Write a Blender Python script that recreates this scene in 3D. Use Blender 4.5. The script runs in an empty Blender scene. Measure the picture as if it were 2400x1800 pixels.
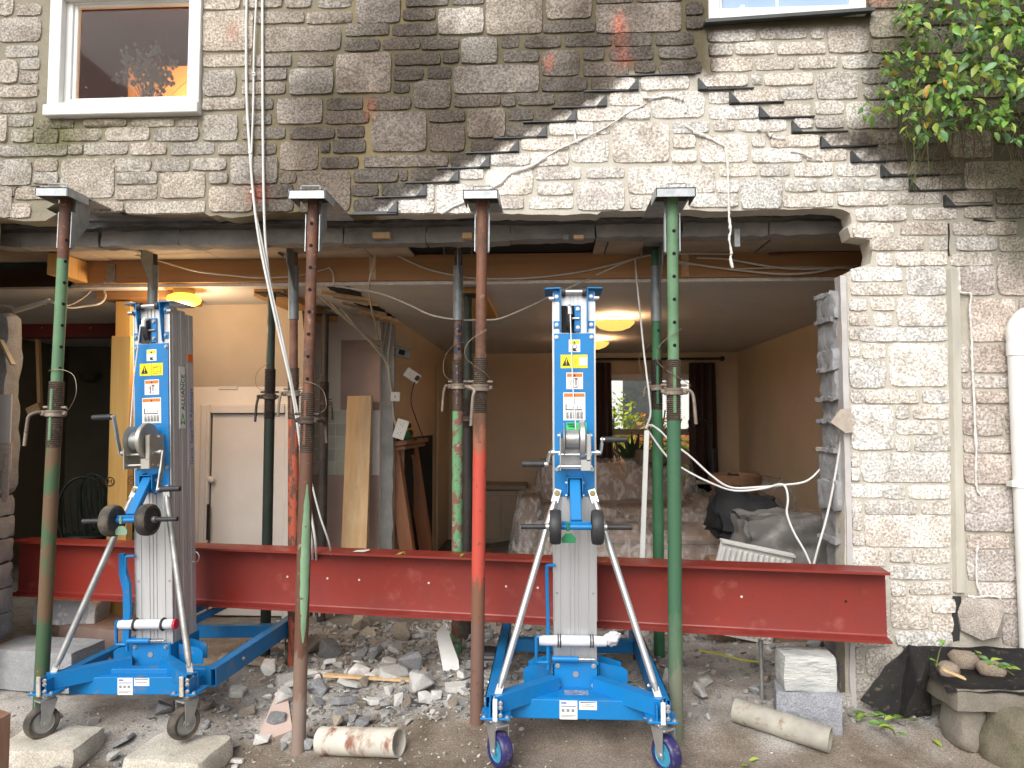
import bpy, bmesh, math, random
from mathutils import Vector, Matrix, Euler, noise
from mathutils.geometry import delaunay_2d_cdt
R = math.radians
rnd = random.Random(11)
sc = bpy.context.scene
col = sc.collection

# ------------------------------------------------------------------ camera, sky, sun, exposure
CAMH, YAW, PITCH = 1.38, R(3.0), R(3.1)
cd = bpy.data.cameras.new('camera'); cam = bpy.data.objects.new('camera', cd); col.objects.link(cam)
cam.location = (0, 0, CAMH); cam.rotation_euler = (R(90) + PITCH, 0, YAW)
cd.sensor_width = 36; cd.lens = 24.95; cd.clip_start = 0.05; cd.clip_end = 500
sc.camera = cam

SUN_EL, SUN_AZ = 40, 200          # degrees; azimuth measured clockwise from +y (behind the camera, to its left)
wd = bpy.data.worlds.new('World'); sc.world = wd; wd.use_nodes = True
wn = wd.node_tree; wn.nodes.clear()
sky = wn.nodes.new('ShaderNodeTexSky'); sky.sky_type = 'NISHITA'; sky.sun_disc = False
sky.sun_elevation = R(SUN_EL); sky.sun_rotation = R(SUN_AZ); sky.dust_density = 4.0; sky.air_density = 1.0
hs = wn.nodes.new('ShaderNodeHueSaturation'); hs.inputs['Saturation'].default_value = 0.22
bg = wn.nodes.new('ShaderNodeBackground'); bg.inputs['Strength'].default_value = 0.15
wo = wn.nodes.new('ShaderNodeOutputWorld')
wn.links.new(sky.outputs[0], hs.inputs['Color']); wn.links.new(hs.outputs[0], bg.inputs['Color']); wn.links.new(bg.outputs[0], wo.inputs[0])
sl = bpy.data.lights.new('sun', 'SUN'); sl.energy = 1.5; sl.angle = R(40); sl.color = (1, .97, .92)
so = bpy.data.objects.new('sun', sl); col.objects.link(so)
sdir = Vector((math.sin(R(SUN_AZ)) * math.cos(R(SUN_EL)), math.cos(R(SUN_AZ)) * math.cos(R(SUN_EL)), math.sin(R(SUN_EL))))
so.rotation_euler = sdir.to_track_quat('Z', 'Y').to_euler(); so.location = (0, -3, 6)
sc.view_settings.view_transform = 'Standard'; sc.view_settings.look = 'None'
sc.view_settings.exposure = 0.38; sc.view_settings.gamma = 1.0; sc.view_settings.use_curve_mapping = False

# ------------------------------------------------------------------ places: a sight line of the photograph met with a plane of the site
CR = Euler((R(90) + PITCH, 0, YAW)).to_matrix(); C0 = Vector((0, 0, CAMH))
def ray(px, py): return CR @ Vector(((px - 1200) / 1663.3, -(py - 900) / 1663.3, -1))
def P(px, py, y):
    d = ray(px, py); return C0 + d * (y / d.y)
def V(u, v, y): return P(u * 1.085, v * 1.085, y)
def G(u, v, z):
    d = ray(u * 1.085, v * 1.085); return C0 + d * ((z - CAMH) / d.z)
def VX(u, v, x):
    d = ray(u * 1.085, v * 1.085); return C0 + d * (x / d.x)
YW = 3.40                       # face of the stone wall

# ------------------------------------------------------------------ mesh builder
def rotm(e): return Euler(e).to_matrix().to_4x4()
class MB:
    def __init__(s): s.bm = bmesh.new(); s.mi = 0; s.subs = []
    def mat(s, i):
        for f in s.bm.faces:
            if not f.tag: f.tag = True; f.material_index = s.mi
        s.mi = i; return s
    def box(s, c, size, rot=None, bev=0, seg=1, M=None):
        m = Matrix.Translation(Vector(c))
        if rot is not None: m = m @ (rotm(rot) if not isinstance(rot, Matrix) else rot.to_4x4())
        m = m @ Matrix.Diagonal((size[0], size[1], size[2], 1))
        if M is not None: m = M @ m
        r = bmesh.ops.create_cube(s.bm, size=1, matrix=m)
        if bev:
            ed = list({e for v in r['verts'] for e in v.link_edges})
            bmesh.ops.bevel(s.bm, geom=ed, offset=bev, segments=seg, affect='EDGES', profile=.5)
        return s
    def b(s, x0, x1, y0, y1, z0, z1, bev=0, seg=1, M=None):
        return s.box(((x0+x1)/2, (y0+y1)/2, (z0+z1)/2), (abs(x1-x0), abs(y1-y0), abs(z1-z0)), None, bev, seg, M)
    def beam(s, p0, p1, w, h, up=(0, 0, 1), bev=0, ext=0):
        p0 = Vector(p0); p1 = Vector(p1); d = (p1-p0); L = d.length; d.normalize()
        u = Vector(up); sx = d.cross(u).normalized(); uz = sx.cross(d).normalized()
        m = Matrix(((sx.x, d.x, uz.x), (sx.y, d.y, uz.y), (sx.z, d.z, uz.z)))
        return s.box((p0+p1)/2, (w, L+ext, h), m, bev)
    def cyl(s, p0, p1, r0, r1=None, n=12, caps=True):
        p0 = Vector(p0); p1 = Vector(p1); r1 = r0 if r1 is None else r1
        d = p1-p0; q = d.to_track_quat('Z', 'Y').to_matrix()
        A = []; B = []
        for i in range(n):
            a = 2*math.pi*i/n; o = q @ Vector((math.cos(a), math.sin(a), 0))
            A.append(s.bm.verts.new(p0+o*r0)); B.append(s.bm.verts.new(p1+o*r1))
        for i in range(n): s.bm.faces.new((A[i], A[(i+1) % n], B[(i+1) % n], B[i]))
        if caps: s.bm.faces.new(A[::-1]); s.bm.faces.new(B)
        return s
    def tube(s, pts, r, n=7, caps=True, rf=None):
        pts = [Vector(p) for p in pts]; prev = None; N = len(pts); up = None
        for i, p in enumerate(pts):
            t = (pts[min(i+1, N-1)]-pts[max(i-1, 0)])
            if t.length < 1e-9: t = Vector((0, 0, 1))
            t.normalize()
            if up is None: up = Vector((0, 0, 1)) if abs(t.z) < .9 else Vector((1, 0, 0))
            x = t.cross(up); x.normalize(); up = x.cross(t).normalized()
            rr = r if rf is None else rf(i/(N-1))
            ring = [s.bm.verts.new(p+(x*math.cos(2*math.pi*k/n)+up*math.sin(2*math.pi*k/n))*rr) for k in range(n)]
            if prev:
                for k in range(n): s.bm.faces.new((prev[k], prev[(k+1) % n], ring[(k+1) % n], ring[k]))
            elif caps: s.bm.faces.new(ring[::-1])
            prev = ring
        if caps: s.bm.faces.new(prev)
        return s
    def prism(s, poly, d, M=None):
        """polygon in the local xy plane, extruded along local z by d"""
        M = M or Matrix()
        A = [s.bm.verts.new(M @ Vector((p[0], p[1], 0))) for p in poly]
        B = [s.bm.verts.new(M @ Vector((p[0], p[1], d))) for p in poly]
        n = len(poly)
        s.bm.faces.new(A[::-1]); s.bm.faces.new(B)
        for i in range(n): s.bm.faces.new((A[i], A[(i+1) % n], B[(i+1) % n], B[i]))
        return s
    def lathe(s, prof, n=14, M=None, cap=True):
        M = M or Matrix(); prev = None
        for r, z in prof:
            ring = [s.bm.verts.new(M @ Vector((r*math.cos(2*math.pi*k/n), r*math.sin(2*math.pi*k/n), z))) for k in range(n)]
            if prev:
                for k in range(n): s.bm.faces.new((prev[k], prev[(k+1) % n], ring[(k+1) % n], ring[k]))
            elif cap: s.bm.faces.new(ring[::-1])
            prev = ring
        if cap: s.bm.faces.new(prev)
        return s
    def hull(s, pts):
        vs = [s.bm.verts.new(p) for p in pts]
        r = bmesh.ops.convex_hull(s.bm, input=vs)
        bad = [e for e in r['geom_interior'] + r['geom_unused'] if isinstance(e, bmesh.types.BMVert)]
        bmesh.ops.delete(s.bm, geom=list(set(bad)), context='VERTS')
        return s
    def quad(s, *p):
        s.bm.faces.new([s.bm.verts.new(Vector(q)) for q in p]); return s
    def build(s, name, mat, parent=None, smooth=35, world=False, fix=True):
        for q in s.subs: last = q.build(name, mat, parent, smooth, world, fix)
        if s.subs and not s.bm.verts: return last
        s.mat(0)
        if world and parent is not None: s.bm.transform(MATS[parent].inverted())
        if fix: bmesh.ops.recalc_face_normals(s.bm, faces=s.bm.faces)
        me = bpy.data.meshes.new(name); s.bm.to_mesh(me); s.bm.free()
        return link(name, me, mat, parent, smooth)
MATS = {}
def link(name, me, mat, parent=None, smooth=35):
    for m in (mat if isinstance(mat, (list, tuple)) else [mat]): me.materials.append(m)
    if smooth:
        me.shade_smooth(); me.set_sharp_from_angle(angle=R(smooth))
    o = bpy.data.objects.new(name, me); col.objects.link(o)
    if parent is not None: o.parent = parent
    return o
def tag(o, label=None, cat=None, group=None, kind=None):
    if label: o['label'] = label
    if cat: o['category'] = cat
    if group: o['group'] = group
    if kind: o['kind'] = kind
    return o
def thing(name, label, cat, loc=(0, 0, 0), rot=None, group=None):
    o = bpy.data.objects.new(name, None); col.objects.link(o); o.empty_display_size = .05
    m = Matrix.Translation(Vector(loc))
    if rot is not None: m = m @ (rot.to_4x4() if isinstance(rot, Matrix) else rotm(rot))
    o.matrix_basis = m; MATS[o] = m
    return tag(o, label, cat, group)
def solo(mb, name, mat, label, cat, group=None, smooth=35):
    """one-mesh thing: origin moved to the middle of its base"""
    vs = [v.co for v in mb.bm.verts]
    c = Vector(((min(v.x for v in vs)+max(v.x for v in vs))/2, (min(v.y for v in vs)+max(v.y for v in vs))/2, min(v.z for v in vs)))
    mb.bm.transform(Matrix.Translation(-c))
    o = mb.build(name, mat, None, smooth); o.location = c
    return tag(o, label, cat, group)
def struct(o): o['kind'] = 'structure'; return o
def copy_tree(o, parent=None):
    c = o.copy(); col.objects.link(c); c.parent = parent
    if o in MATS: MATS[c] = MATS[o]
    for ch in list(o.children): copy_tree(ch, c)
    return c
def crom(pts, n=8):
    pts = [Vector(p) for p in pts]; q = [pts[0]*2-pts[1]] + pts + [pts[-1]*2-pts[-2]]; out = []
    for i in range(1, len(q)-2):
        for k in range(n):
            t = k/n; a, b, c, d = q[i-1], q[i], q[i+1], q[i+2]
            out.append(.5*((2*b)+(c-a)*t+(2*a-5*b+4*c-d)*t*t+(3*b-a-3*c+d)*t**3))
    out.append(pts[-1]); return out
def sm(x, a, b):
    t = max(0, min(1, (x-a)/(b-a))); return t*t*(3-2*t)
def nz(x, y, z=0): return noise.noise(Vector((x, y, z)))

# ------------------------------------------------------------------ materials
def mat(name, c1, c2=None, scale=18, lo=.35, hi=.65, rough=.6, rough2=None, metal=0, bump=0, bscale=90, detail=5,
        c3=None, s3=60, lo3=.6, hi3=.7, stretch=None, var=.0, spec=.5, vcol=None, emit=0, trans=0, alpha=1, speck=0, sscale=250, coat=0, dist=.004):
    m = bpy.data.materials.new(name); m.use_nodes = True; nt = m.node_tree; n = nt.nodes; l = nt.links
    b = n['Principled BSDF']
    tc = n.new('ShaderNodeTexCoord'); vec = tc.outputs['Object']
    oi = n.new('ShaderNodeObjectInfo')
    mul = n.new('ShaderNodeMath'); mul.operation = 'MULTIPLY'; mul.inputs[1].default_value = 37; l.new(oi.outputs['Random'], mul.inputs[0])
    add = n.new('ShaderNodeVectorMath'); add.operation = 'ADD'; l.new(vec, add.inputs[0]); l.new(mul.outputs[0], add.inputs[1]); vec = add.outputs[0]
    if stretch:
        mp = n.new('ShaderNodeMapping'); mp.inputs['Scale'].default_value = stretch; l.new(vec, mp.inputs[0]); svec = mp.outputs[0]
    else: svec = vec
    def noi(sca, v=svec, det=detail):
        t = n.new('ShaderNodeTexNoise'); t.inputs['Scale'].default_value = sca; t.inputs['Detail'].default_value = det
        t.inputs['Roughness'].default_value = .6; l.new(v, t.inputs['Vector']); return t.outputs[0]
    def ramp(f, a, bb):
        r = n.new('ShaderNodeMapRange'); r.inputs[1].default_value = a; r.inputs[2].default_value = bb; l.new(f, r.inputs[0]); return r.outputs[0]
    def mixc(f, a, bb, mode='MIX'):
        x = n.new('ShaderNodeMix'); x.data_type = 'RGBA'; x.blend_type = mode
        if isinstance(f, (int, float)): x.inputs[0].default_value = f
        else: l.new(f, x.inputs[0])
        for i, q in ((6, a), (7, bb)):
            if isinstance(q, tuple): x.inputs[i].default_value = (*q, 1)
            else: l.new(q, x.inputs[i])
        return x.outputs[2]
    cur = c1; f1 = None
    if vcol:
        at = n.new('ShaderNodeAttribute'); at.attribute_name = vcol; cur = at.outputs['Color']
        if c2: cur = mixc(ramp(noi(scale), lo, hi), cur, mixc(1.0, cur, c2, 'MULTIPLY'))
    elif c2:
        f1 = ramp(noi(scale), lo, hi); cur = mixc(f1, c1, c2)
    if c3: cur = mixc(ramp(noi(s3), lo3, hi3), cur, c3)
    if speck:
        v = noi(sscale, vec, 3); g = ramp(v, .38, .62)
        mr = n.new('ShaderNodeMapRange'); mr.inputs[3].default_value = 1-speck; mr.inputs[4].default_value = 1+speck; l.new(g, mr.inputs[0])
        x = n.new('ShaderNodeVectorMath'); x.operation = 'SCALE'
        if isinstance(cur, tuple): x.inputs[0].default_value = cur
        else: l.new(cur, x.inputs[0])
        l.new(mr.outputs[0], x.inputs['Scale']); cur = x.outputs[0]
    if var:
        mr = n.new('ShaderNodeMapRange'); mr.inputs[3].default_value = 1-var; mr.inputs[4].default_value = 1+var; l.new(oi.outputs['Random'], mr.inputs[0])
        x = n.new('ShaderNodeVectorMath'); x.operation = 'SCALE'
        if isinstance(cur, tuple): x.inputs[0].default_value = cur
        else: l.new(cur, x.inputs[0])
        l.new(mr.outputs[0], x.inputs['Scale']); cur = x.outputs[0]
    if isinstance(cur, tuple): b.inputs['Base Color'].default_value = (*cur, 1)
    else: l.new(cur, b.inputs['Base Color'])
    if rough2 is not None:
        mr = n.new('ShaderNodeMapRange'); mr.inputs[3].default_value = rough; mr.inputs[4].default_value = rough2
        l.new(f1 if f1 is not None else ramp(noi(scale*1.7), .3, .7), mr.inputs[0]); l.new(mr.outputs[0], b.inputs['Roughness'])
    else: b.inputs['Roughness'].default_value = rough
    b.inputs['Metallic'].default_value = metal; b.inputs['Specular IOR Level'].default_value = spec
    if coat: b.inputs['Coat Weight'].default_value = coat; b.inputs['Coat Roughness'].default_value = .15
    if trans: b.inputs['Transmission Weight'].default_value = trans
    if alpha < 1: b.inputs['Alpha'].default_value = alpha
    if emit:
        b.inputs['Emission Color'].default_value = (*c1, 1); b.inputs['Emission Strength'].default_value = emit
    if bump:
        bp = n.new('ShaderNodeBump'); bp.inputs['Strength'].default_value = bump; bp.inputs['Distance'].default_value = dist
        l.new(noi(bscale, svec, 6), bp.inputs['Height']); l.new(bp.outputs[0], b.inputs['Normal'])
    return m
# ------------------------------------------------------------------ the stone wall
M_STONE = mat('rock_faced_stone', (.4, .37, .33), (.74, .71, .69), scale=9, lo=.42, hi=.62, rough=.88, vcol='tone', speck=.38, sscale=95, bump=.9, bscale=70, dist=.010, spec=.3)
M_MORTAR = mat('mortar', (.4, .37, .3), (.86, .85, .82), scale=14, lo=.4, hi=.7, rough=.93, vcol='tone', speck=.14, sscale=260, bump=.5, bscale=60, dist=.006, spec=.2)
M_TRAY = mat('black_plastic', (.025, .027, .03), (.06, .065, .07), scale=30, rough=.45)
M_SEAL = mat('dried_foam', (.78, .77, .74), (.6, .58, .54), scale=40, rough=.8, bump=.6, bscale=120)

def wz(u, v):
    p = V(u, v, YW); return (p.x, p.z)
def uv_of(x, z, y=YW):
    d = CR.transposed() @ (Vector((x, y, z))-C0)
    return ((d.x/-d.z)*1663.3+1200)/1.085, ((-d.y/-d.z)*1663.3+900)/1.085
# the stepped line of the cavity trays (view pixels): pale, newly cut stone lies under it
STEP = [(785, 472), (810, 462), (865, 427), (930, 396), (995, 365), (1058, 332), (1120, 300), (1183, 266), (1246, 234), (1316, 199), (1345, 166), (1530, 164), (1567, 195), (1634, 224), (1698, 255), (1770, 287), (1833, 318), (1898, 350), (1965, 381), (2023, 412), (2090, 446), (2160, 464), (2300, 520)]
def step_v(u):
    if u <= STEP[0][0]: return 470
    for (a, b), (c, d) in zip(STEP, STEP[1:]):
        if a <= u <= c: return b+(d-b)*(u-a)/(c-a)
    return 560
def lerp3(a, b, t): return tuple(a[i]+(b[i]-a[i])*t for i in range(3))
def tone(x, z, kind):
    """real colour of the masonry: soot and algae streaks, the cleaned part, the pinker return on the right"""
    u, v = uv_of(x, z)
    n1 = nz(x*1.3, z*1.3, 3.1); n2 = nz(x*4, z*4, 7.7); n3 = nz(x*5, z*.9, 1.7)
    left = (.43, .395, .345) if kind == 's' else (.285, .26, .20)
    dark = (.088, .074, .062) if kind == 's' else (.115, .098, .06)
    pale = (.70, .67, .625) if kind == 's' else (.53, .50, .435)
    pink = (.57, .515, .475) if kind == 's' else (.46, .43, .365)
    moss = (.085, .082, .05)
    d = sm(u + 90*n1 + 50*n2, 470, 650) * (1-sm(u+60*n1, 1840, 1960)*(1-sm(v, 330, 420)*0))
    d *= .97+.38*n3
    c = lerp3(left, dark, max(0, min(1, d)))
    if kind == 'm': c = lerp3(c, (.30, .235, .12), .7*max(0, min(1, .5+1.6*nz(x*2.1, z*2.1, 11)))*sm(u, 450, 560)*(1-sm(u, 800, 1000)))
    # lighter streak area top middle, and round the first window
    li = sm(230-v+60*n1, 0, 240)*sm(u, 440, 560)*(1-sm(u, 640, 860))
    c = lerp3(c, left, .75*li)
    li = sm(1240-u, 0, 240)*sm(u, 900, 1000)*sm(110-v+50*n2, 0, 90); c = lerp3(c, left, .45*li)
    # pale panel under the second window
    p = sm(u+12*n2, 1530, 1555)*(1-sm(u+25*n1, 1835, 1900))*sm(v, 55, 90)*(1-sm(v+60*n1-.25*(1850-u), 215, 300))
    c = lerp3(c, lerp3(pale, left, .35), p)
    # sharp edge along the trays
    e = v-step_v(u)
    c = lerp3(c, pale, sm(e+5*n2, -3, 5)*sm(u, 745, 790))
    if u > 1750:
        c = lerp3(c, moss, .85*sm(u+50*n1, 1830, 1960)*(1-sm(v+50*n2, 380, 520))*sm(v-step_v(u)+60, 70, 0))
        c = lerp3(c, left, .45*sm(u, 1960, 2100)*sm(v, 445, 490)*(1-sm(v, 545, 585)))
        c = lerp3(c, pink, sm(u, 2058, 2070)*sm(v, 560, 600))
        c = lerp3(c, moss, .75*sm(u+30*n2, 2110, 2190)*(1-sm(v+40*n1, 560, 680)))
        c = lerp3(c, (.2, .17, .13), .35*sm(v+30*n2, 1330, 1450))
    # algae under the first window's corner
    a = math.exp(-(((u-120)/65)**2+((v-300)/45)**2))*(.6+.8*max(0, n2+.3)); c = lerp3(c, (.13, .13, .045), min(.8, a))
    a = math.exp(-((u-250)/160)**2-((v-268)/18)**2); c = lerp3(c, (.2, .18, .09), .5*a)
    # old marker paint
    for (pu, pv, ru, rv) in ((1340, 95, 17, 42), (1352, 130, 14, 12), (1335, 55, 9, 20), (560, 420, 20, 18), (505, 72, 12, 20), (800, 235, 8, 26), (1188, 137, 5, 12), (1900, 5, 30, 10)):
        a = math.exp(-(((u-pu)/ru)**2+((v-pv)/rv)**2)*1.2); c = lerp3(c, (.42, .09, .045), min(.75, a*1.1)*(.6+.5*n2))
    if u > 1990 and 180 < v < 260: pass
    return c
def paint(me, kind, M=None):
    at = me.color_attributes.new('tone', 'FLOAT_COLOR', 'POINT')
    for i, vt in enumerate(me.vertices):
        c = tone(vt.co.x, vt.co.z, kind); at.data[i].color = (*c, 1)
def paint_rel(me, kind, ox, oz, shift=(1, 1, 1)):
    at = me.color_attributes.new('tone', 'FLOAT_COLOR', 'POINT')
    for i, vt in enumerate(me.vertices):
        c = tone(vt.co.x+ox, vt.co.z+oz, kind); at.data[i].color = (c[0]*shift[0], c[1]*shift[1], c[2]*shift[2], 1)

W = thing('stone_house_wall', 'rock faced stone wall with stepped black cavity trays above a wide knocked out opening', 'wall', (0, YW, 0))
edge = [(0, 471), (30, 476), (70, 478), (97, 477), (122, 463), (101, 452), (116, 441), (140, 437), (200, 440), (255, 452), (300, 456), (345, 460), (440, 459), (453, 467), (470, 465), (500, 470), (540, 467), (560, 461), (580, 460), (640, 458), (700, 460), (756, 464), (860, 460), (935, 461), (1040, 457), (1048, 463), (1120, 462), (1200, 464), (1290, 462), (1300, 457), (1400, 455), (1480, 452), (1530, 457), (1600, 455), (1645, 452), (1720, 453), (1765, 449), (1790, 451), (1820, 452), (1836, 460), (1841, 480), (1832, 491), (1838, 512), (1878, 517), (1884, 545), (1880, 570), (1850, 577), (1830, 588), (1824, 606)]
ep = []
for (a, b) in zip(edge, edge[1:]):
    k = max(1, int(abs(b[0]-a[0])/14))
    for i in range(k):
        u = a[0]+(b[0]-a[0])*i/k; v = a[1]+(b[1]-a[1])*i/k
        ep.append(wz(u+2.0*nz(u*.07, v*.07, 5), v+2.6*nz(u*.09, v*.09, 9)))
for v in range(606, 1440, 13): ep.append(wz(1825+2.5*nz(v*.05, 2.2), v))
XL, XR, ZT = -4.6, 3.4, 5.2
ep = [(XL, -.25), (-2.86, -.25), (-2.85, .9), (-2.87, 1.7), (-2.85, ep[0][1])] + ep + [(ep[-1][0], -.25), (XR, -.25), (XR, ZT), (XL, ZT)]
def rectw(u0, v0, u1, v1):
    a = wz(u0, v0); c = wz(u1, v1); return [(a[0], a[1]), (c[0], a[1]), (c[0], c[1]), (a[0], c[1])]
holes = [rectw(122, -24, 432, 246), rectw(1540, -330, 1848, 24)]
def inside(p, poly):
    r = False; n = len(poly)
    for i in range(n):
        (x0, y0), (x1, y1) = poly[i], poly[(i+1) % n]
        if (y0 > p[1]) != (y1 > p[1]) and p[0] < (x1-x0)*(p[1]-y0)/(y1-y0)+x0: r = not r
    return r
def sheet_mesh(loops, pts, y0, y1):
    vs = []; ed = []
    for lp in loops:
        k = len(vs); vs += [Vector(p) for p in lp]; ed += [(k+i, k+(i+1) % len(lp)) for i in range(len(lp))]
    nb = len(vs); vs += [Vector(p) for p in pts]
    o = delaunay_2d_cdt(vs, ed, [], 0, 1e-5)
    ov, of = o[0], o[2]
    bm = bmesh.new(); B = [bm.verts.new((v.x, y0, v.y)) for v in ov]
    for f in of:
        c = (sum(ov[i].x for i in f)/len(f), sum(ov[i].y for i in f)/len(f))
        if inside(c, loops[0]) and not any(inside(c, h) for h in loops[1:]): bm.faces.new([B[i] for i in f])
    bmesh.ops.delete(bm, geom=[v for v in bm.verts if not v.link_faces], context='VERTS')
    be = [e for e in bm.edges if e.is_boundary]
    r = bmesh.ops.extrude_edge_only(bm, edges=be)
    nv = [g for g in r['geom'] if isinstance(g, bmesh.types.BMVert)]
    for v in nv: v.co.y = y1
    bmesh.ops.recalc_face_normals(bm, faces=bm.faces)
    return bm
gp = []
x = XL+.05
while x < XR-.03:
    z = -.2
    while z < ZT-.03:
        q = (x+.006*nz(x*40, z*40), z+.006*nz(x*40, z*40, 4))
        near = -2.9 < x < 2.5 and z < 3.4
        if near or (int(round((x-XL)/.05)) % 4 == 0 and int(round(z/.05)) % 4 == 0): gp.append(q)
        z += .05
    x += .05
bm = sheet_mesh([ep]+holes, gp, 0, .105)
for v in bm.verts:
    if v.co.y < .05: v.co.y += .004*nz(v.co.x*9, v.co.z*9, 2)
me = bpy.data.meshes.new('mortar_bed'); bm.to_mesh(me); bm.free(); paint(me, 'm')
o = link('mortar_bed', me, M_MORTAR, W, 50)

T1 = "0,-8,9,10 11,3,27,10 0,12,27,27 4,30,25,37 0,39,12,54 14,38,26,45 13,47,25,54 0,56,25,63 0,66,24,73 0,75,5,92 6,75,22,82 8,84,22,92 0,94,44,101 45,94,54,100 55,93,83,100 85,93,108,100 111,93,139,100 142,93,164,100 167,93,179,100 24,78,48,83 55,78,82,82 86,78,113,82 116,78,128,82 23,84,38,93 40,84,66,91 69,83,97,91 100,83,129,91 0,104,21,120 23,103,38,111 22,112,38,119 40,103,74,128 75,103,98,111 100,103,123,111 125,103,147,110 150,102,180,119 76,112,102,119 104,112,133,128 136,112,148,119 75,121,102,129 0,121,8,141 10,121,38,129 6,132,20,141 136,121,164,137 60,131,80,137 82,131,133,138 165,130,190,137 132,-5,156,6 158,-5,183,5 185,-5,202,5 206,-8,228,5 132,8,164,33 166,8,197,15 199,8,228,15 170,18,221,33 132,36,163,43 165,36,189,43 193,36,216,43 132,46,153,62 157,45,186,52 157,54,185,61 188,45,216,61 132,64,159,71 163,64,177,71 180,64,209,80 212,64,235,71 211,73,239,80 132,75,154,91 158,74,176,81 157,83,185,90 188,83,217,90 219,82,236,89 182,92,206,110 208,92,214,99 216,91,237,99 208,102,232,109 181,111,192,119 193,111,227,137 166,120,190,128"
T2 = "10,-10,38,15 42,-3,69,4 72,-3,92,3 40,6,61,13 63,6,92,22 94,-10,130,22 133,-8,162,12 165,-8,189,2 191,-8,221,1 165,3,220,21 3,16,31,23 33,16,62,23 131,14,164,21 2,26,25,33 27,25,51,32 52,25,76,32 78,25,101,41 104,24,115,31 119,24,142,31 145,23,175,30 177,22,201,30 204,22,228,29 -3,35,32,60 35,35,64,42 66,34,76,41 105,33,128,40 130,33,154,49 157,32,170,39 174,31,202,39 206,31,230,38 34,44,53,52 56,44,71,51 73,43,128,60 157,41,186,49 190,40,203,47 206,40,233,48 34,54,44,60 47,53,71,70 130,51,159,59 162,51,190,58 194,50,225,58 17,63,45,71 73,62,103,69 104,62,113,69 114,61,138,68 141,61,168,69 174,60,198,68 201,60,235,76 20,73,55,98 57,72,80,79 82,71,106,89 108,71,124,78 126,71,149,78 153,70,182,78 184,70,200,77 57,81,80,98 107,81,130,88 135,80,163,87 165,80,174,87 176,80,212,105 215,79,238,86 84,91,112,98 117,90,147,97 149,89,173,105 215,88,229,96 214,98,230,105 15,101,69,108 71,100,93,108 97,100,122,107 123,99,147,107 8,110,37,118 38,110,43,117 45,110,73,118 77,110,92,116 94,109,124,126 126,109,155,116 159,109,183,115 186,108,242,125 7,120,24,127 26,119,53,127 55,120,60,130 62,120,90,138 127,119,150,126 153,118,183,136 8,129,34,137 37,130,60,138 92,128,118,135 122,128,150,135 187,127,195,135 198,127,222,135"
T3 = "2,2,13,10 2,11,13,19 16,20,47,27 50,18,80,25 83,18,91,25 94,17,120,34 17,29,32,36 34,28,59,35 61,28,92,35 18,38,45,46 47,38,72,45 75,37,100,44 103,36,130,44 121,8,150,24 120,-5,150,5 122,26,150,34 12,49,42,56 45,48,51,55 53,48,84,55 87,47,113,64 116,46,140,54 17,60,30,67 33,58,62,66 64,57,85,64 17,69,49,77 56,68,83,76 86,66,104,74 106,66,140,83 20,78,33,85 36,78,67,85 72,77,84,83 86,76,104,83 11,88,42,105 45,88,53,95 57,88,88,95 92,86,122,94 124,86,145,93 147,85,170,93 172,85,200,102 202,85,221,93 45,97,77,105 80,97,106,104 112,96,145,104 148,96,170,104 24,107,48,114 50,107,69,114 72,106,97,114 99,106,126,114 131,105,145,113 148,105,180,113 183,105,221,122 22,117,36,125 38,116,64,135 66,116,87,124 89,116,115,124 117,116,146,123 151,115,180,123 4,126,36,134 65,126,97,134 100,125,133,133 135,125,166,132 175,124,200,131 203,124,221,132 112,135,145,143 149,135,177,142 182,134,200,141 203,134,221,141 110,145,136,154 141,144,171,152 175,144,195,152 197,144,216,152 122,154,156,162 160,154,172,162 177,154,203,162 205,154,225,163 153,8,180,16 153,18,190,34 183,4,221,16 193,18,221,26 193,28,221,44 152,36,190,44 143,46,165,54 168,46,221,63 117,56,140,64 142,56,165,64 143,66,170,83 173,66,221,74 173,76,195,83 198,76,221,83 173,105,181,113"
T6 = "126,-2,136,6 138,-2,171,6 173,-2,201,6 204,-2,228,25 109,8,142,16 145,7,170,25 178,7,202,25 109,18,142,25 108,28,119,35 122,27,137,35 139,27,170,45 186,28,215,55 108,37,121,45 124,37,135,45 108,48,113,54 114,47,171,55 108,57,114,65 116,57,131,66 134,57,171,84 180,58,184,75 187,58,210,75 108,67,131,85 181,78,186,85 188,78,211,85 109,87,117,95 118,87,152,95 155,87,172,95 181,88,186,95 188,88,211,95 109,97,136,125 138,97,146,105 149,97,172,105 181,97,207,116 209,98,224,106 209,107,224,115 138,107,165,115 168,107,172,115 138,118,147,126 150,117,173,126 182,119,214,127 216,118,228,127 109,128,114,136 116,128,173,146 109,138,114,145 182,129,224,147 109,148,129,156 130,149,144,157 146,149,173,157 183,150,215,166 109,159,115,166 118,159,151,167 155,159,173,167 212,58,228,75 213,78,228,95 218,28,230,55"
T9 = "110,0,116,11 118,2,173,22 182,1,217,12 110,14,117,21 184,15,211,23 214,14,228,33 109,23,131,35 134,24,147,32 149,24,173,33 134,35,160,43 162,36,173,43 184,25,217,44 135,45,144,54 147,46,173,53 191,46,216,55 219,35,230,55 135,55,159,75 161,56,176,65 161,67,175,78 138,78,174,86 207,57,220,65 207,68,225,86 119,88,147,106 150,88,165,95 112,88,116,95 112,98,117,104 110,108,155,116 101,118,130,126 132,118,150,128 109,37,131,54 109,56,132,75 109,77,135,86 167,88,200,106 157,108,200,116 202,88,225,106"
boxes = []
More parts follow.
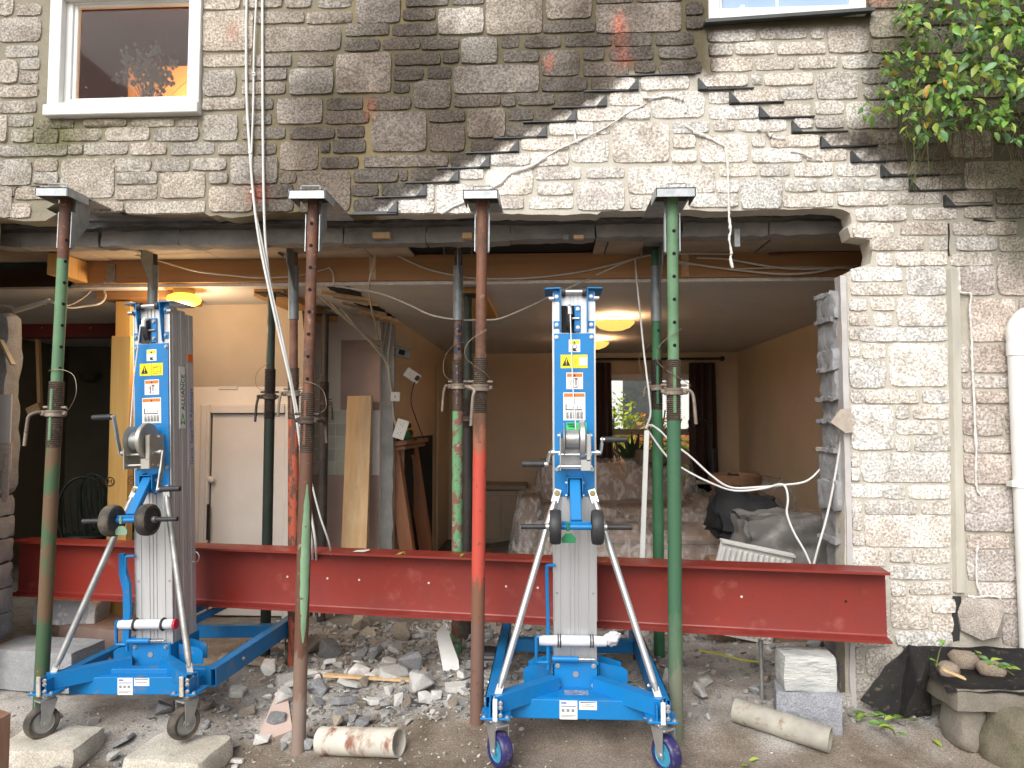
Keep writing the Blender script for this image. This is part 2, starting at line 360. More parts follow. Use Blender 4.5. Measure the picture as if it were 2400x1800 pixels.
for tx, ty, T in ((0, 0, T1), (800, 0, T2), (1600, 0, T3), (1600, 600, T6), (1600, 1200, T9)):
    for q in T.split():
        a = [float(k)*10*.36166 for k in q.split(',')]
        p0 = P(tx+a[0], ty+a[1], YW); p1 = P(tx+a[2], ty+a[3], YW); p2 = P(tx+a[2], ty+a[1], YW); p3 = P(tx+a[0], ty+a[3], YW)
        boxes.append(((p0.x+p3.x)/2-.005, (p1.z+p3.z)/2-.006, (p1.x+p2.x)/2+.005, (p0.z+p2.z)/2+.005))
def stone_bm(bx, seed, depth=None, bm=None, simple=False):
    x0, z0, x1, z1 = bx; hx = (x1-x0)/2; hz = (z1-z0)/2; cx = (x0+x1)/2; cz = (z0+z1)/2
    d = depth or (.008+.007*rnd.random()); rr = min(hx, hz, .045)*(.40+.3*rnd.random()); cell = .024 if not simple else .06
    nx = max(4, int(2*hx/cell)); nzn = max(4, int(2*hz/cell))
    def axis(n, h):
        e = min(.0035/h, .3); inner = [-1+e+(2-2*e)*i/(n-2) for i in range(n-1)]; return [-1]+inner+[1]
    ax = axis(nx, hx); az = axis(nzn, hz); bm = bm or bmesh.new(); g = []
    for j, b in enumerate(az):
        row = []
        for i, a in enumerate(ax):
            X = a*hx; Z = b*hz; qx = abs(X)-(hx-rr); qz = abs(Z)-(hz-rr)
            if qx > 0 and qz > 0:
                L = max(abs(qx), abs(qz)); ln = math.hypot(qx, qz); k = L/ln
                X = math.copysign(hx-rr+qx*k, X); Z = math.copysign(hz-rr+qz*k, Z)
            wv = .0035; n1 = nz((cx+X)*30, (cz+Z)*30, seed); n2 = nz((cx+X)*30, (cz+Z)*30, seed+20)
            ring = min(i, len(ax)-1-i, j, len(az)-1-j)
            y = .006 if ring == 0 else (-d*.70 if ring == 1 else -d)
            if ring >= 1: y += .0040*nz((cx+X)*22, (cz+Z)*34, seed+3)+.0030*nz((cx+X)*60, (cz+Z)*80, seed)
            row.append(bm.verts.new((X+wv*n1, y, Z+wv*n2)))
        g.append(row)
    for j in range(len(az)-1):
        for i in range(len(ax)-1):
            bm.faces.new((g[j][i], g[j][i+1], g[j+1][i+1], g[j+1][i]))
    return bm, (cx, cz)
order = sorted(range(len(boxes)), key=lambda i: -(boxes[i][2]-boxes[i][0])*(boxes[i][3]-boxes[i][1]))
small = set(order[300:])
rest = bmesh.new()
for i, bx in enumerate(boxes):
    bw = bx[2]-bx[0]; bh = bx[3]-bx[1]; big = sm(bw*bh, .012, .035)
    bm, (cx, cz) = stone_bm(bx, i*1.37)
    f = .86+.28*rnd.random(); w = rnd.uniform(-.03, .05)
    # the larger quarry blocks stayed cleaner and pinker than the thin courses
    c0 = tone(cx, cz, 's'); lum = sum(c0)/3
    k = 1+big*(.8 if lum < .25 else (.12 if lum < .4 else 0)); k = min(k, .62/max(max(tone(qx, qz, 's')) for qx in (bx[0], cx, bx[2]) for qz in (bx[1], bx[3]))) if k > 1.05 else k; sh = (f*k*(1+w), f*k, f*k*(1-w))
    if i in small:
        bmesh.ops.translate(bm, verts=bm.verts, vec=(cx, 0, cz)); tmp = bpy.data.meshes.new('t'); bm.to_mesh(tmp); bm.free()
        rest.from_mesh(tmp); bpy.data.meshes.remove(tmp); continue
    me = bpy.data.meshes.new('stone'); bm.to_mesh(me); bm.free(); paint_rel(me, 's', cx, cz, sh)
    o = link('stone', me, M_STONE, W, 60); o.location = (cx, 0, cz)
# courses of the wall that carry on beyond the picture's edges
def filler(x0, x1, z0, z1):
    z = z0
    while z < z1-.05:
        x = x0-rnd.random()*.1
        while x < x1-.06:
            w = rnd.uniform(.14, .34); x2 = min(x+w, x1)
            if x2-x > .08 and not any(inside((q, z+.03), h) for h in holes for q in (x-.05, (x+x2)/2, x2+.05)):
                bm2, (cx, cz) = stone_bm((x, z, x2-.012, z+.064), rnd.random()*99, None, None, True)
                bmesh.ops.translate(bm2, verts=bm2.verts, vec=(cx, 0, cz)); tmp = bpy.data.meshes.new('t'); bm2.to_mesh(tmp); bm2.free(); rest.from_mesh(tmp); bpy.data.meshes.remove(tmp)
            x = x2
        z += .077
zt = wz(1100, -12)[1]
filler(wz(0, 200)[0]-1.6, wz(-2, 200)[0], wz(0, 470)[1]+.02, zt+.1)
filler(wz(0, 200)[0]-1.6, wz(2212, 200)[0]+.7, zt+.02, zt+.9)
filler(-4.5, -2.88, 0, wz(0, 470)[1]-.02)
filler(wz(2216, 400)[0]+.03, wz(2212, 400)[0]+.8, 0, zt)
me = bpy.data.meshes.new('small_stones'); rest.to_mesh(me); rest.free(); paint(me, 's')
o = link('small_stones', me, M_STONE, W, 60); o['kind'] = 'stuff'

# black cavity trays: a flat ledge with a turned up end, one under each step
def z2(x, y, Y=YW): return P(800+x*.36166, y*.36166, Y)
def z3(x, y, Y=YW): return P(1600+x*.36166, y*.36166, Y)
def z6(x, y, Y=YW): return P(1600+x*.36166, 600+y*.36166, Y)
def z9(x, y, Y=YW): return P(1600+x*.36166, 1200+y*.36166, Y)
def tray(f, x0, y0, x1, y1, side, tri=75, thick=.005):
    a = f(x0, y0); b = f(x1, y1); mb = MB(); d = .03
    mb.beam((a.x, -d/2+.012, a.z), (b.x, -d/2+.012, b.z), d, thick, up=(0, 0, 1))
    if side:
        e = b if side > 0 else a; s = -1 if side > 0 else 1; h = tri*.36166/1663.3*YW; w = h*.85
        mb.prism([(0, 0), (s*w, 0), (0, h)], .004, Matrix.Translation((e.x, -d+.012-.002, e.z)) @ rotm((R(90), 0, 0)))
        mb.prism([(0, 0), (d, 0), (d, h), (0, h)], .003, Matrix.Translation((e.x, -d+.012, e.z)) @ rotm((R(90), 0, R(90))))
    mb.build('cavity_tray', M_TRAY, W, 20)
for x0, y, x1 in ((1570, 598, 1920), (1365, 703, 1715), (1178, 797, 1518), (988, 900, 1328), (808, 995, 1147), (620, 1095, 960), (418, 1187, 760), (213, 1282, 552)): tray(z2, x0, y+2, x1, y-6, 1)
tray(z2, 75, 1388, 365, 1383, 1, 80, .014)
tray(z2, 1780, 502, 2290, 482, 0)
for x0, y0, x1, y1 in ((97, 590, 457, 577), (300, 678, 655, 665), (492, 772, 850, 760), (703, 865, 1065, 855), (890, 965, 1260, 945), (1085, 1060, 1460, 1040), (1280, 1150, 1660, 1135), (1460, 1242, 1835, 1230), (1688, 1345, 2005, 1330)): tray(z3, x0, y0, x1, y1, -1)
# beads of dried foam sealant
def bead(f, pts, r0, r1, depth=.014):
    w = []
    for p in pts:
        q = f(*p); w.append(Vector((q.x, -depth, q.z)))
    w = crom(w, 7); sd = rnd.random()*50; mb = MB()
    w = [p+Vector((.0025*nz(i*.7, sd), .003*nz(i*.6, sd, 3), .0025*nz(i*.8, sd, 6))) for i, p in enumerate(w)]
    mb.tube(w, r0, 7, True, lambda t: r0+(r1-r0)*abs(nz(t*14, sd))*1.6)
    mb.build('sealant_bead', M_SEAL, W, 60)
bead(z2, [(650, 1392), (720, 1350), (790, 1318), (900, 1260), (1030, 1195), (1100, 1130), (1240, 1080), (1330, 1020)], .004, .014)
bead(z2, [(1330, 1020), (1420, 970), (1520, 925), (1620, 880), (1700, 840), (1780, 790), (1850, 740), (1960, 690)], .003, .007)
bead(z2, [(1510, 840), (1515, 900), (1530, 935)], .006, .012)
bead(z2, [(1950, 640), (2020, 645), (2090, 632), (2160, 640), (2212, 655)], .005, .014)
bead(z3, [(0, 640), (20, 690), (15, 740)], .004, .008)
bead(z3, [(0, 812), (50, 845), (90, 872), (170, 905), (270, 955)], .005, .012)
bead(z3, [(270, 950), (285, 1050), (292, 1200), (295, 1350)], .004, .010)
bead(z3, [(295, 1350), (297, 1420), (305, 1500), (298, 1560), (310, 1640), (305, 1680), (318, 1740)], .004, .009)
bead(z3, [(480, 840), (500, 850)], .006, .014); bead(z3, [(540, 860), (590, 900), (650, 905)], .004, .012)
bead(z3, [(690, 990), (760, 1000), (830, 1030)], .004, .009); bead(z3, [(905, 1045), (915, 1100)], .004, .009)
bead(z6, [(1768, 80), (1778, 160), (1783, 240), (1850, 250), (1845, 330), (1850, 420)], .003, .010, .02)
bead(z6, [(1850, 420), (1858, 600), (1862, 750), (1870, 900), (1878, 1100)], .004, .008, .02)
bead(z6, [(1878, 1100), (1885, 1250), (1882, 1400), (1888, 1500), (1915, 1552)], .003, .008, .02)
bead(z9, [(1893, 210), (1885, 330), (1890, 450), (1915, 530)], .003, .008, .02)
bead(z9, [(1830, 535), (1880, 545), (1960, 538), (2030, 545), (2040, 575)], .003, .009, .02)
# smooth mortar fillet down the joint between the two walls
mb = MB(); L = [z6(1700, 85), z6(1712, 500), z6(1722, 1000), z9(1733, 0), z9(1740, 515)]; Rr = [z6(1795, 95), z6(1800, 500), z6(1808, 1000), z9(1822, 0), z9(1832, 515)]
for i in range(4):
    mb.hull([Vector((q.x, y, q.z)) for q in (L[i], L[i+1], Rr[i], Rr[i+1]) for y in (.01,)] + [Vector((q.x*.8+r.x*.2, -.024, q.z)) for q, r in ((L[i], Rr[i]), (L[i+1], Rr[i+1]), (Rr[i], L[i]), (Rr[i+1], L[i+1]))])
M_FILLET = mat('smooth_render', (.52, .49, .42), (.42, .40, .34), scale=6, rough=.9, bump=.2, bscale=30, stretch=(3, 3, .5))
mb.build('mortar_fillet', M_FILLET, W, 50)
# damaged stone standing proud at the foot of the joint
mb = MB(); mb.hull([Vector((q.x, y, q.z)) for q, y in ((z9(1800, 545), -.02), (z9(1770, 640), -.015), (z9(1790, 760), -.02), (z9(1900, 810), -.05), (z9(2040, 800), -.03), (z9(2055, 650), -.03), (z9(2040, 560), -.03), (z9(1860, 600), -.07), (z9(1960, 780), -.075), (z9(2030, 620), -.06), (z9(1900, 545), .05), (z9(1800, 780), .05), (z9(2040, 780), .05))])
o = mb.build('loose_block', mat('exposed_stone', (.42, .37, .32), (.3, .27, .24), scale=14, rough=.9, bump=.8, bscale=60, speck=.3, sscale=150), W, 30)
mb = MB(); q = [z9(1748, 545), z9(1800, 545), z9(1790, 830), z9(1740, 838)]; mb.prism([(p.x, p.z) for p in q], .006, Matrix.Translation((0, .0, 0)) @ rotm((R(90), 0, 0))); mb.build('crack_shade_strip', mat('deep_shadow_gap', (.03, .03, .03), rough=1), W, 20)  # flat dark strip: the deep shade of the crack is painted on
# hairline crack gaps
M_GAP = mat('crack_void', (.02, .02, .02), rough=1)
for f, pts in ((z3, [(1718, 1450), (1722, 1520), (1715, 1600), (1722, 1659)]), (z3, [(1880, 1425), (1950, 1432), (2020, 1440), (2150, 1438)]), (lambda x, y: P(x*.226, 420+y*.226, YW), [(125, 185), (165, 180), (165, 120), (185, 90), (300, 80), (420, 80)])):
    mb = MB(); mb.tube([Vector((f(*p).x, -.006, f(*p).z)) for p in pts], .0035, 5); mb.build('crack', M_GAP, W)
# ------------------------------------------------------------------ ground
def gz(x, y):
    z = -.075*sm(-x, .55, 1.3)*(1-sm(y, 3.05, 3.4)) + .045*sm(y, 2.95, 3.25)*sm(x+1.0, 0, .6) + .03*sm(x, -.8, -.3)*sm(y, 1.5, 2.5)
    z += .06*math.exp(-((x+.85)/.75)**2-((y-3.95)/.5)**2) + .05*math.exp(-((x-.9)/.9)**2-((y-3.85)/.3)**2) + .10*sm(x, 1.62, 1.95)*sm(y, 2.2, 3.0)*.4
    z += .016*nz(x*4, y*4)*sm(y, 3.1, 3.5)*(1-sm(y, 4.6, 5.2))+.010*nz(x*3, y*3)*sm(y, 2.9, 3.3) + .006*nz(x*8, y*8, 2)*sm(y, 2.8, 3.2) + .003*nz(x*2, y*2, 5)
    return z
def spaced(parts):
    out = []
    for a, b, st in parts:
        n = max(1, int(round((b-a)/st))); out += [a+(b-a)*i/n for i in range(n)]
    return out+[parts[-1][1]]
gx = spaced([(-150, -20, 26), (-20, -5, 3), (-5, -3, .25), (-3, 2.6, .04), (2.6, 5, .3), (5, 20, 3), (20, 150, 26)])
gy = spaced([(-150, -10, 28), (-10, 1.2, 1.4), (1.2, 5.2, .045), (5.2, 9, .4), (9, 20, 2.2), (20, 200, 30)])
bm = bmesh.new(); vv = [[bm.verts.new((x, y, gz(x, y))) for x in gx] for y in gy]
for j in range(len(gy)-1):
    for i in range(len(gx)-1): bm.faces.new((vv[j][i], vv[j][i+1], vv[j+1][i+1], vv[j+1][i]))
me = bpy.data.meshes.new('ground'); bm.to_mesh(me); bm.free()
at = me.color_attributes.new('tone', 'FLOAT_COLOR', 'POINT')
for i, v in enumerate(me.vertices):
    x, y, z = v.co; n1 = nz(x*1.7, y*1.7, 8); n2 = nz(x*6, y*6, 3)
    slab = (.245, .20, .16); dust = (.44, .425, .40); mud = (.19, .155, .115); ins = (.20, .185, .16)
    c = lerp3(slab, mud, sm(-x+.35*n1, .1, .6)*.75)
    c = lerp3(c, dust, sm(y+.35*n1+.15*n2, 3.05, 3.35)*(.7+.5*n2)); c = lerp3(c, ins, sm(y, 4.3, 5.0))
    if y > 8.7: c = (.09, .12, .04)
    at.data[i].color = (*c, 1)
M_GROUND = mat('dusty_concrete', (.3, .27, .22), (.6, .56, .52), scale=5, lo=.42, hi=.66, rough=.92, vcol='tone', speck=.3, sscale=140, bump=.65, bscale=110, dist=.006, c3=(.40, .37, .32), s3=26, lo3=.64, hi3=.75)
struct(link('ground', me, M_GROUND, None, 60))

# ------------------------------------------------------------------ house shell seen through the opening
M_CEIL = mat('ceiling_paint', (.66, .63, .59), (.60, .57, .53), scale=3, rough=.85, bump=.08, bscale=40)
M_CREAM = mat('cream_wall', (.62, .51, .37), (.56, .46, .325), scale=2.2, rough=.55, bump=.1, bscale=30)
M_WHITEW = mat('white_wall', (.72, .67, .61), (.66, .61, .55), scale=3, rough=.7, bump=.08, bscale=30)
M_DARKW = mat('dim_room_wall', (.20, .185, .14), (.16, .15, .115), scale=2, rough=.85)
M_BLOCK = mat('concrete_block', (.30, .30, .295), (.20, .20, .20), scale=11, rough=.93, bump=.7, bscale=45, dist=.008, speck=.16, sscale=200)
M_BOARD = mat('old_plasterboard', (.44, .36, .27), (.34, .28, .21), scale=5, rough=.9, bump=.2, bscale=50)
M_PINE = mat('pine_beam', (.41, .215, .085), (.33, .16, .06), scale=4, lo=.3, hi=.7, rough=.6, stretch=(.35, 6, 6), bump=.15, bscale=20, c3=(.26, .11, .03), s3=3.2, lo3=.66, hi3=.74)
M_PINEV = mat('pine_upright', (.60, .36, .13), (.50, .27, .085), scale=4, lo=.3, hi=.7, rough=.6, stretch=(6, 6, .35), bump=.15, bscale=20, c3=(.33, .16, .05), s3=3.0, lo3=.67, hi3=.74)
M_PALEW = mat('pale_timber', (.66, .46, .26), (.55, .36, .18), scale=5, rough=.7, stretch=(6, 6, .5), bump=.15, bscale=25, c3=(.34, .19, .09), s3=3.2, lo3=.68, hi3=.75)
M_BLACK = mat('void', (.012, .011, .01), rough=1)  # flat black that stands in for the shade inside openings
M_REDSTEEL = mat('red_oxide_steel', (.235, .028, .019), (.185, .020, .014), scale=3.5, rough=.30, rough2=.55, bump=.07, bscale=60, speck=.08, c3=(.30, .075, .055), s3=9, lo3=.60, hi3=.78)
def S(mb, name, m, smooth=20): return struct(mb.build(name, m, None, smooth))
M_BLOCKDK = mat('stained_concrete_block', (.30, .285, .265), (.20, .195, .185), scale=6, rough=.95, bump=.8, bscale=45, dist=.008, c3=(.27, .22, .16), s3=9, lo3=.6, hi3=.7)
RY, RX, CZ = 8.4, 2.2, 2.2
S(MB().b(-5.2, RX, 4.17, RY, CZ, CZ+.013), 'ceiling', M_CEIL)
S(MB().b(-5.4, RX+.2, 3.506, RY+.3, 2.50, 2.62), 'upper_floor', M_BLOCK)
S(MB().b(RX, RX+.12, 3.52, RY+.2, -.1, 2.5), 'right_room_wall', M_CREAM)
wl = V(1302, 1060, RY); wr = V(1500, 815, RY)
S(MB().b(-1.22, wl.x, RY, RY+.14, -.1, 2.5).b(wr.x, RX, RY, RY+.14, -.1, 2.5).b(wl.x, wr.x, RY, RY+.14, wr.z, 2.5).b(wl.x, wr.x, RY, RY+.14, -.1, wl.z), 'rear_wall', M_CREAM)
S(MB().b(-1.315, -1.21, 5.5, RY, -.1, CZ), 'partition_wall', M_CREAM)
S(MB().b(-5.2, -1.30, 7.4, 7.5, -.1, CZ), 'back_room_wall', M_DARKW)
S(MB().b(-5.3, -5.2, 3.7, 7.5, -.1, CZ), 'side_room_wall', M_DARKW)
ux0, ux1 = V(300, 900, 5).x, V(668, 900, 5).x
dx0, dx1 = V(452, 900, 5).x, V(622, 900, 5).x; dzt = V(450, 888, 5).z
S(MB().b(ux0, dx0, 5, 5.08, -.1, 1.64).b(dx1, ux1, 5, 5.08, -.1, 1.64).b(dx0, dx1, 5, 5.08, dzt, 1.64), 'understair_wall', M_WHITEW)
mb = MB(); mb.hull([Vector((x, y, z)) for x in (ux0+.05, ux1) for (y, z) in ((4.8, CZ), (4.86, CZ), (4.998, 1.638), (5.06, 1.638))]); S(mb, 'stair_soffit', mat('soffit_paint', (.52, .44, .35), (.47, .39, .30), scale=3, rough=.7))
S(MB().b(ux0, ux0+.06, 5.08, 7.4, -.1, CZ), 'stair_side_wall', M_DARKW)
tx0, tx1 = V(650, 900, 5.4).x, V(821, 900, 5.4).x
S(MB().b(tx0-.3, tx1, 5.4, 5.48, -.1, CZ), 'tiled_wall', M_WHITEW)

def roughbox(size, amp=.006, cell=.03, sd=0, rnd_edge=.12, freq=14):
    mb = MB(); bm = mb.bm; n = [max(1, min(22, int(s/cell))) for s in size]
    seen = {}
    def vert(i, j, k):
        key = (i, j, k)
        if key not in seen:
            p = Vector((i/n[0]-.5, j/n[1]-.5, k/n[2]-.5)); e = [abs(c)*2 for c in p]
            w = Vector((p.x*size[0], p.y*size[1], p.z*size[2]))
            on = sum(1 for c in e if c > .999); ms = min(size)
            if on >= 2: w *= 1-rnd_edge*(.5 if on == 2 else .8)*ms/max(size)
            f = Vector((sd, sd*2.3, sd*.7)); q = w*freq+f
            w += Vector((noise.noise(q), noise.noise(q+Vector((9, 0, 0))), noise.noise(q+Vector((0, 9, 0)))))*amp
            q = w*freq*3+f; w += Vector((noise.noise(q), noise.noise(q+Vector((9, 0, 0))), noise.noise(q+Vector((0, 9, 0)))))*amp*.4
            seen[key] = bm.verts.new(w)
        return seen[key]
    for (A_, B_, Cc) in ((0, 1, 2), (1, 2, 0), (2, 0, 1)):
        for side in (0, n[Cc]):
            for a_ in range(n[A_]):
                for b2 in range(n[B_]):
                    q = []
                    for da, db in ((0, 0), (1, 0), (1, 1), (0, 1)):
                        idx = [0, 0, 0]; idx[A_] = a_+da; idx[B_] = b2+db; idx[Cc] = side; q.append(vert(*idx))
                    bm.faces.new(q if side else q[::-1])
    return mb
# inner leaf of grey blocks over the opening
il = thing('inner_block_leaf', 'course of grey concrete blocks left hanging behind the stone wall, over the opening', 'wall', (0, 3.62, 2.3))
x = -4.6
while x < 1.95:
    w = .44; mb = MB(); z0 = 2.315+.018*rnd.random(); mb = roughbox((w+.004-.008*rnd.random(), .10, 2.40-z0), .009, .03, x*7.1, .1, 16); mb.bm.transform(Matrix.Translation((x+w/2, 3.672+.008*rnd.random(), (z0+2.40)/2))); mb.b(x, min(x+w, 1.95), 3.645, 3.715, 2.39, 2.5)
    mb.build('concrete_block', M_BLOCKDK, il, 40, world=True); x += w
# grey lintel strip closing the cavity, with torn membrane under it
mb = MB(); mb.b(-4.6, 1.9, 3.508, 3.617, 2.425, 2.497); mb.build('cavity_closer', mat('grey_closer_board', (.26, .25, .24), (.17, .165, .16), scale=7, rough=.9, bump=.4, bscale=40), il, 20, world=True)
mb = MB(); L = []
for i in range(160):
    xx = -4.5+6.4*i/159; L.append((Vector((xx, 3.52+.01*nz(xx*5, 1), 2.418)), Vector((xx, 3.52+.03*nz(xx*6, 2), 2.398-.02*abs(nz(xx*4, 3))-.012*nz(xx*19, 4)))))
for a, b in zip(L, L[1:]): mb.quad(a[0], b[0], b[1], a[1])
mb.build('torn_membrane', mat('torn_bitumen_felt', (.045, .045, .048), (.10, .10, .10), scale=20, rough=.75), il, 60, world=True, fix=False)
# packing pieces wedged on the leaf
for u, v, w, h, m in ((825, 527, .09, .03, M_PALEW), (1010, 528, .05, .03, M_PALEW), (1222, 531, .03, .03, M_BLOCK), (1250, 531, .05, .02, M_PALEW)):
    p = V(u, v-18, 3.6); MB().box((p.x, 3.60, p.z), (w, .035, h), None, .002).build('packing_piece', m, il, 20, world=True)

# soffit boards and the pine beam
fb = thing('floor_soffit', 'tan ceiling boards under the floor between the block leaf and the pine beam', 'ceiling', (0, 3.9, 2.33))
xs = [-4.6, -3.45, -2.62, -1.95, -1.03, -.78, .25, .32, 1.18, 1.98]
for a, b in zip(xs, xs[1:]):
    if abs(a+.78) < .01: continue
    z = 2.345+.010*rnd.random(); MB().b(a+.004, b-.004, 3.735, 4.095, z, z+.012).build('board', M_BOARD, fb, 20, world=True)
MB().b(-4.6, 1.98, 3.74, 4.095, 2.372, 2.385).build('floor_deck', M_BLACK, fb, 20, world=True)
bx0, bx1 = V(158, 575, 4.1).x, V(1875, 575, 4.1).x
pb = thing('pine_beam', 'long orange pine beam spanning behind the opening above the white ceiling edge', 'timber beam', (0, 4.13, CZ))
MB().b(bx0, bx1, 4.10, 4.165, CZ+.016, 2.368, .002).build('beam', M_PINE, pb, 20, world=True)
for u in (805, 1480):
    p = V(u, 575, 4.1); MB().b(p.x-.02, p.x+.02, 4.0985, 4.11, CZ+.02, 2.36).build('plaster_mark', mat('plaster_smear', (.60, .47, .30), (.5, .30, .12), scale=30, rough=.9), pb, 20, world=True)
q = V(240, 580, 4.1); MB().b(q.x-.025, q.x+.03, 4.092, 4.0985, CZ+.02, 2.33).b(q.x-.025, q.x+.03, 4.06, 4.098, CZ+.016, CZ+.02).build('joist_hanger', mat('galvanised_hanger', (.30, .31, .31), (.22, .22, .22), scale=20, rough=.5, metal=.8), pb, 20, world=True)
MB().b(-2.9, bx1, 4.13, 4.168, CZ-.004, CZ+.0155).build('plaster_edge', mat('broken_plaster_edge', (.75, .72, .67), (.6, .57, .52), scale=30, rough=.9, bump=.4, bscale=60), pb, 20, world=True)
# loose timbers at the left end
a = V(102, 550, 3.85); b = V(222, 585, 4.3)
mb = MB(); mb.b(a.x, a.x+.075, 3.85, 4.62, CZ+.02, 2.345, .003); solo(mb, 'joist_stub', M_PINEV, 'pale sawn joist end pointing outwards beside the rust streaked green prop', 'timber')
mb = MB(); mb.b(-4.9, a.x-.16, 4.25, 4.32, CZ+.02, 2.34); solo(mb, 'dark_joist', mat('old_brown_joist', (.16, .08, .04), (.10, .05, .025), scale=5, rough=.8, stretch=(.4, 6, 6)), 'old dark brown joist in the ceiling void beside the pale joist end', 'timber')
# ------------------------------------------------------------------ steel props and masonry support heads
def worn(name, c1, c2, c3, **k):
    d = dict(scale=7, lo=.44, hi=.56, rough=.6, rough2=.75, bump=.35, bscale=70, dist=.002, s3=45, lo3=.6, hi3=.68, detail=8); d.update(k)
    return mat(name, c1, c2, c3=c3, **d)
RUST = (.20, .085, .045); DRUST = (.085, .045, .03)
M_RUST = worn('rusty_tube', (.17, .07, .036), (.11, .052, .034), (.27, .16, .11))
def worn_z(name, stops, amp=.10, sc=5, rough=.62, fleck=(.12, .07, .05), lo3=.6, hi3=.66, s3=40):
    """paint that changes along the tube with ragged edges; stops = (height, colour)"""
    m = worn(name, (1, 1, 1), (1, 1, 1), fleck, lo3=lo3, hi3=hi3, s3=s3); nt = m.node_tree; n = nt.nodes; l = nt.links; b = n['Principled BSDF']
    tc = n.new('ShaderNodeTexCoord'); sp = n.new('ShaderNodeSeparateXYZ'); l.new(tc.outputs['Object'], sp.inputs[0])
    mp = n.new('ShaderNodeMapping'); mp.inputs['Scale'].default_value = (1, 1, .3); l.new(tc.outputs['Object'], mp.inputs[0]); nz_ = n.new('ShaderNodeTexNoise'); nz_.inputs['Scale'].default_value = sc*6; nz_.inputs['Detail'].default_value = 6; l.new(mp.outputs[0], nz_.inputs['Vector'])
    ma = n.new('ShaderNodeMath'); ma.operation = 'MULTIPLY_ADD'; ma.inputs[1].default_value = amp*4; l.new(nz_.outputs[0], ma.inputs[0]); l.new(sp.outputs[2], ma.inputs[2])
    mr = n.new('ShaderNodeMapRange'); mr.inputs[1].default_value = amp*2; mr.inputs[2].default_value = 2.5+amp*2; l.new(ma.outputs[0], mr.inputs[0])
    cr = n.new('ShaderNodeValToRGB'); l.new(mr.outputs[0], cr.inputs[0]); e = cr.color_ramp.elements; cr.color_ramp.interpolation = 'LINEAR'
    pts = []
    for i, (z, c) in enumerate(stops):
        pts.append((max(0, z/2.5), c))
        if i+1 < len(stops): pts.append((max(0, stops[i+1][0]/2.5-.012), c))
    while len(e) < len(pts): e.new(.5)
    for el, (q, c) in zip(e, pts): el.position = min(1, q)
    for el, (q, c) in zip(sorted(e, key=lambda k: k.position), pts): el.color = (*c, 1)
    old = b.inputs['Base Color'].links[0].from_node
    for nd in n:
        if nd.type == 'MIX' and nd.inputs[6].is_linked is False and nd.inputs[7].is_linked is False: l.new(cr.outputs[0], nd.inputs[6]); l.new(cr.outputs[0], nd.inputs[7]); break
    return m
M_RUSTBR = worn('brown_rust_tube', (.15, .065, .04), (.21, .11, .075), (.09, .05, .04))
M_GREENL = worn('light_green_paint', (.10, .20, .105), (.13, .245, .13), (.17, .10, .05), lo3=.66, hi3=.72, s3=30)
M_GREEN = worn('green_paint', (.035, .135, .06), (.05, .165, .075), (.13, .09, .05), lo3=.64, hi3=.72, s3=22)
M_GREENR = worn('rusted_green_paint', (.055, .11, .05), (.14, .085, .045), (.42, .40, .33), lo3=.70, hi3=.73, s3=60, scale=9)
M_REDP = worn('red_paint_worn', (.52, .075, .045), (.50, .07, .045), (.16, .08, .06), lo3=.58, hi3=.64, s3=38)
M_PEEL = worn('peeled_paint', (.12, .30, .14), (.20, .09, .06), (.30, .32, .33), scale=22, lo=.50, hi=.53, lo3=.60, hi3=.63, s3=30)
M_BLUEP = worn('blue_black_paint', (.03, .035, .07), (.16, .09, .06), (.28, .29, .31), scale=24, lo=.5, hi=.53, lo3=.62, hi3=.64, s3=34)
M_DKGREEN = worn('dark_green_tube', (.018, .035, .024), (.03, .04, .03), (.06, .04, .03), rough=.45)
M_DKTUBE = worn('dark_tube', (.03, .025, .022), (.05, .04, .035), (.09, .06, .04))
M_WHITISH = worn('dust_caked_tube', (.20, .13, .10), (.15, .085, .06), (.45, .41, .37), lo3=.52, hi3=.62, s3=18)
M_THREAD = worn('thread_rust', (.135, .095, .07), (.09, .065, .05), (.2, .15, .11), metal=.35, rough=.5)
M_THREADD = worn('thread_dark', (.06, .045, .035), (.04, .03, .026), (.10, .07, .05), metal=.3, rough=.5)
M_COLLAR = worn('cast_collar', (.27, .22, .175), (.19, .15, .12), (.13, .08, .05), metal=.25, rough=.55)
M_COLLARD = worn('cast_collar_dark', (.09, .065, .05), (.06, .045, .04), (.13, .07, .045), metal=.25)
M_GALV = mat('galvanised_steel', (.47, .49, .50), (.36, .385, .40), scale=26, lo=.35, hi=.65, rough=.38, rough2=.55, metal=.55, bump=.08, bscale=50)
M_GALVD = mat('dull_galvanised', (.25, .275, .28), (.18, .20, .205), scale=20, rough=.55, metal=.4)
M_WIRE = mat('wire', (.22, .18, .13), rough=.5, metal=.6)
M_HOLE = mat('pin_hole', (.008, .008, .008), rough=1)
tmesh = {}
def thread_mesh(L, r, m):
    key = (round(L, 2), r, m.name)
    if key not in tmesh:
        mb = MB(); pr = [(r, 0)]; k = int(L/.0085)
        for i in range(k):
            z = i*L/k; h = L/k; pr += [(r, z+h*.15), (r+.0042, z+h*.4), (r+.0042, z+h*.6), (r, z+h*.85)]
        pr += [(r, L)]; mb.lathe(pr, 18); bmesh.ops.recalc_face_normals(mb.bm, faces=mb.bm.faces)
        me = bpy.data.meshes.new('thread'); mb.bm.to_mesh(me); mb.bm.free(); me.materials.append(m); me.shade_smooth(); me.set_sharp_from_angle(angle=R(50)); tmesh[key] = me
    return tmesh[key]
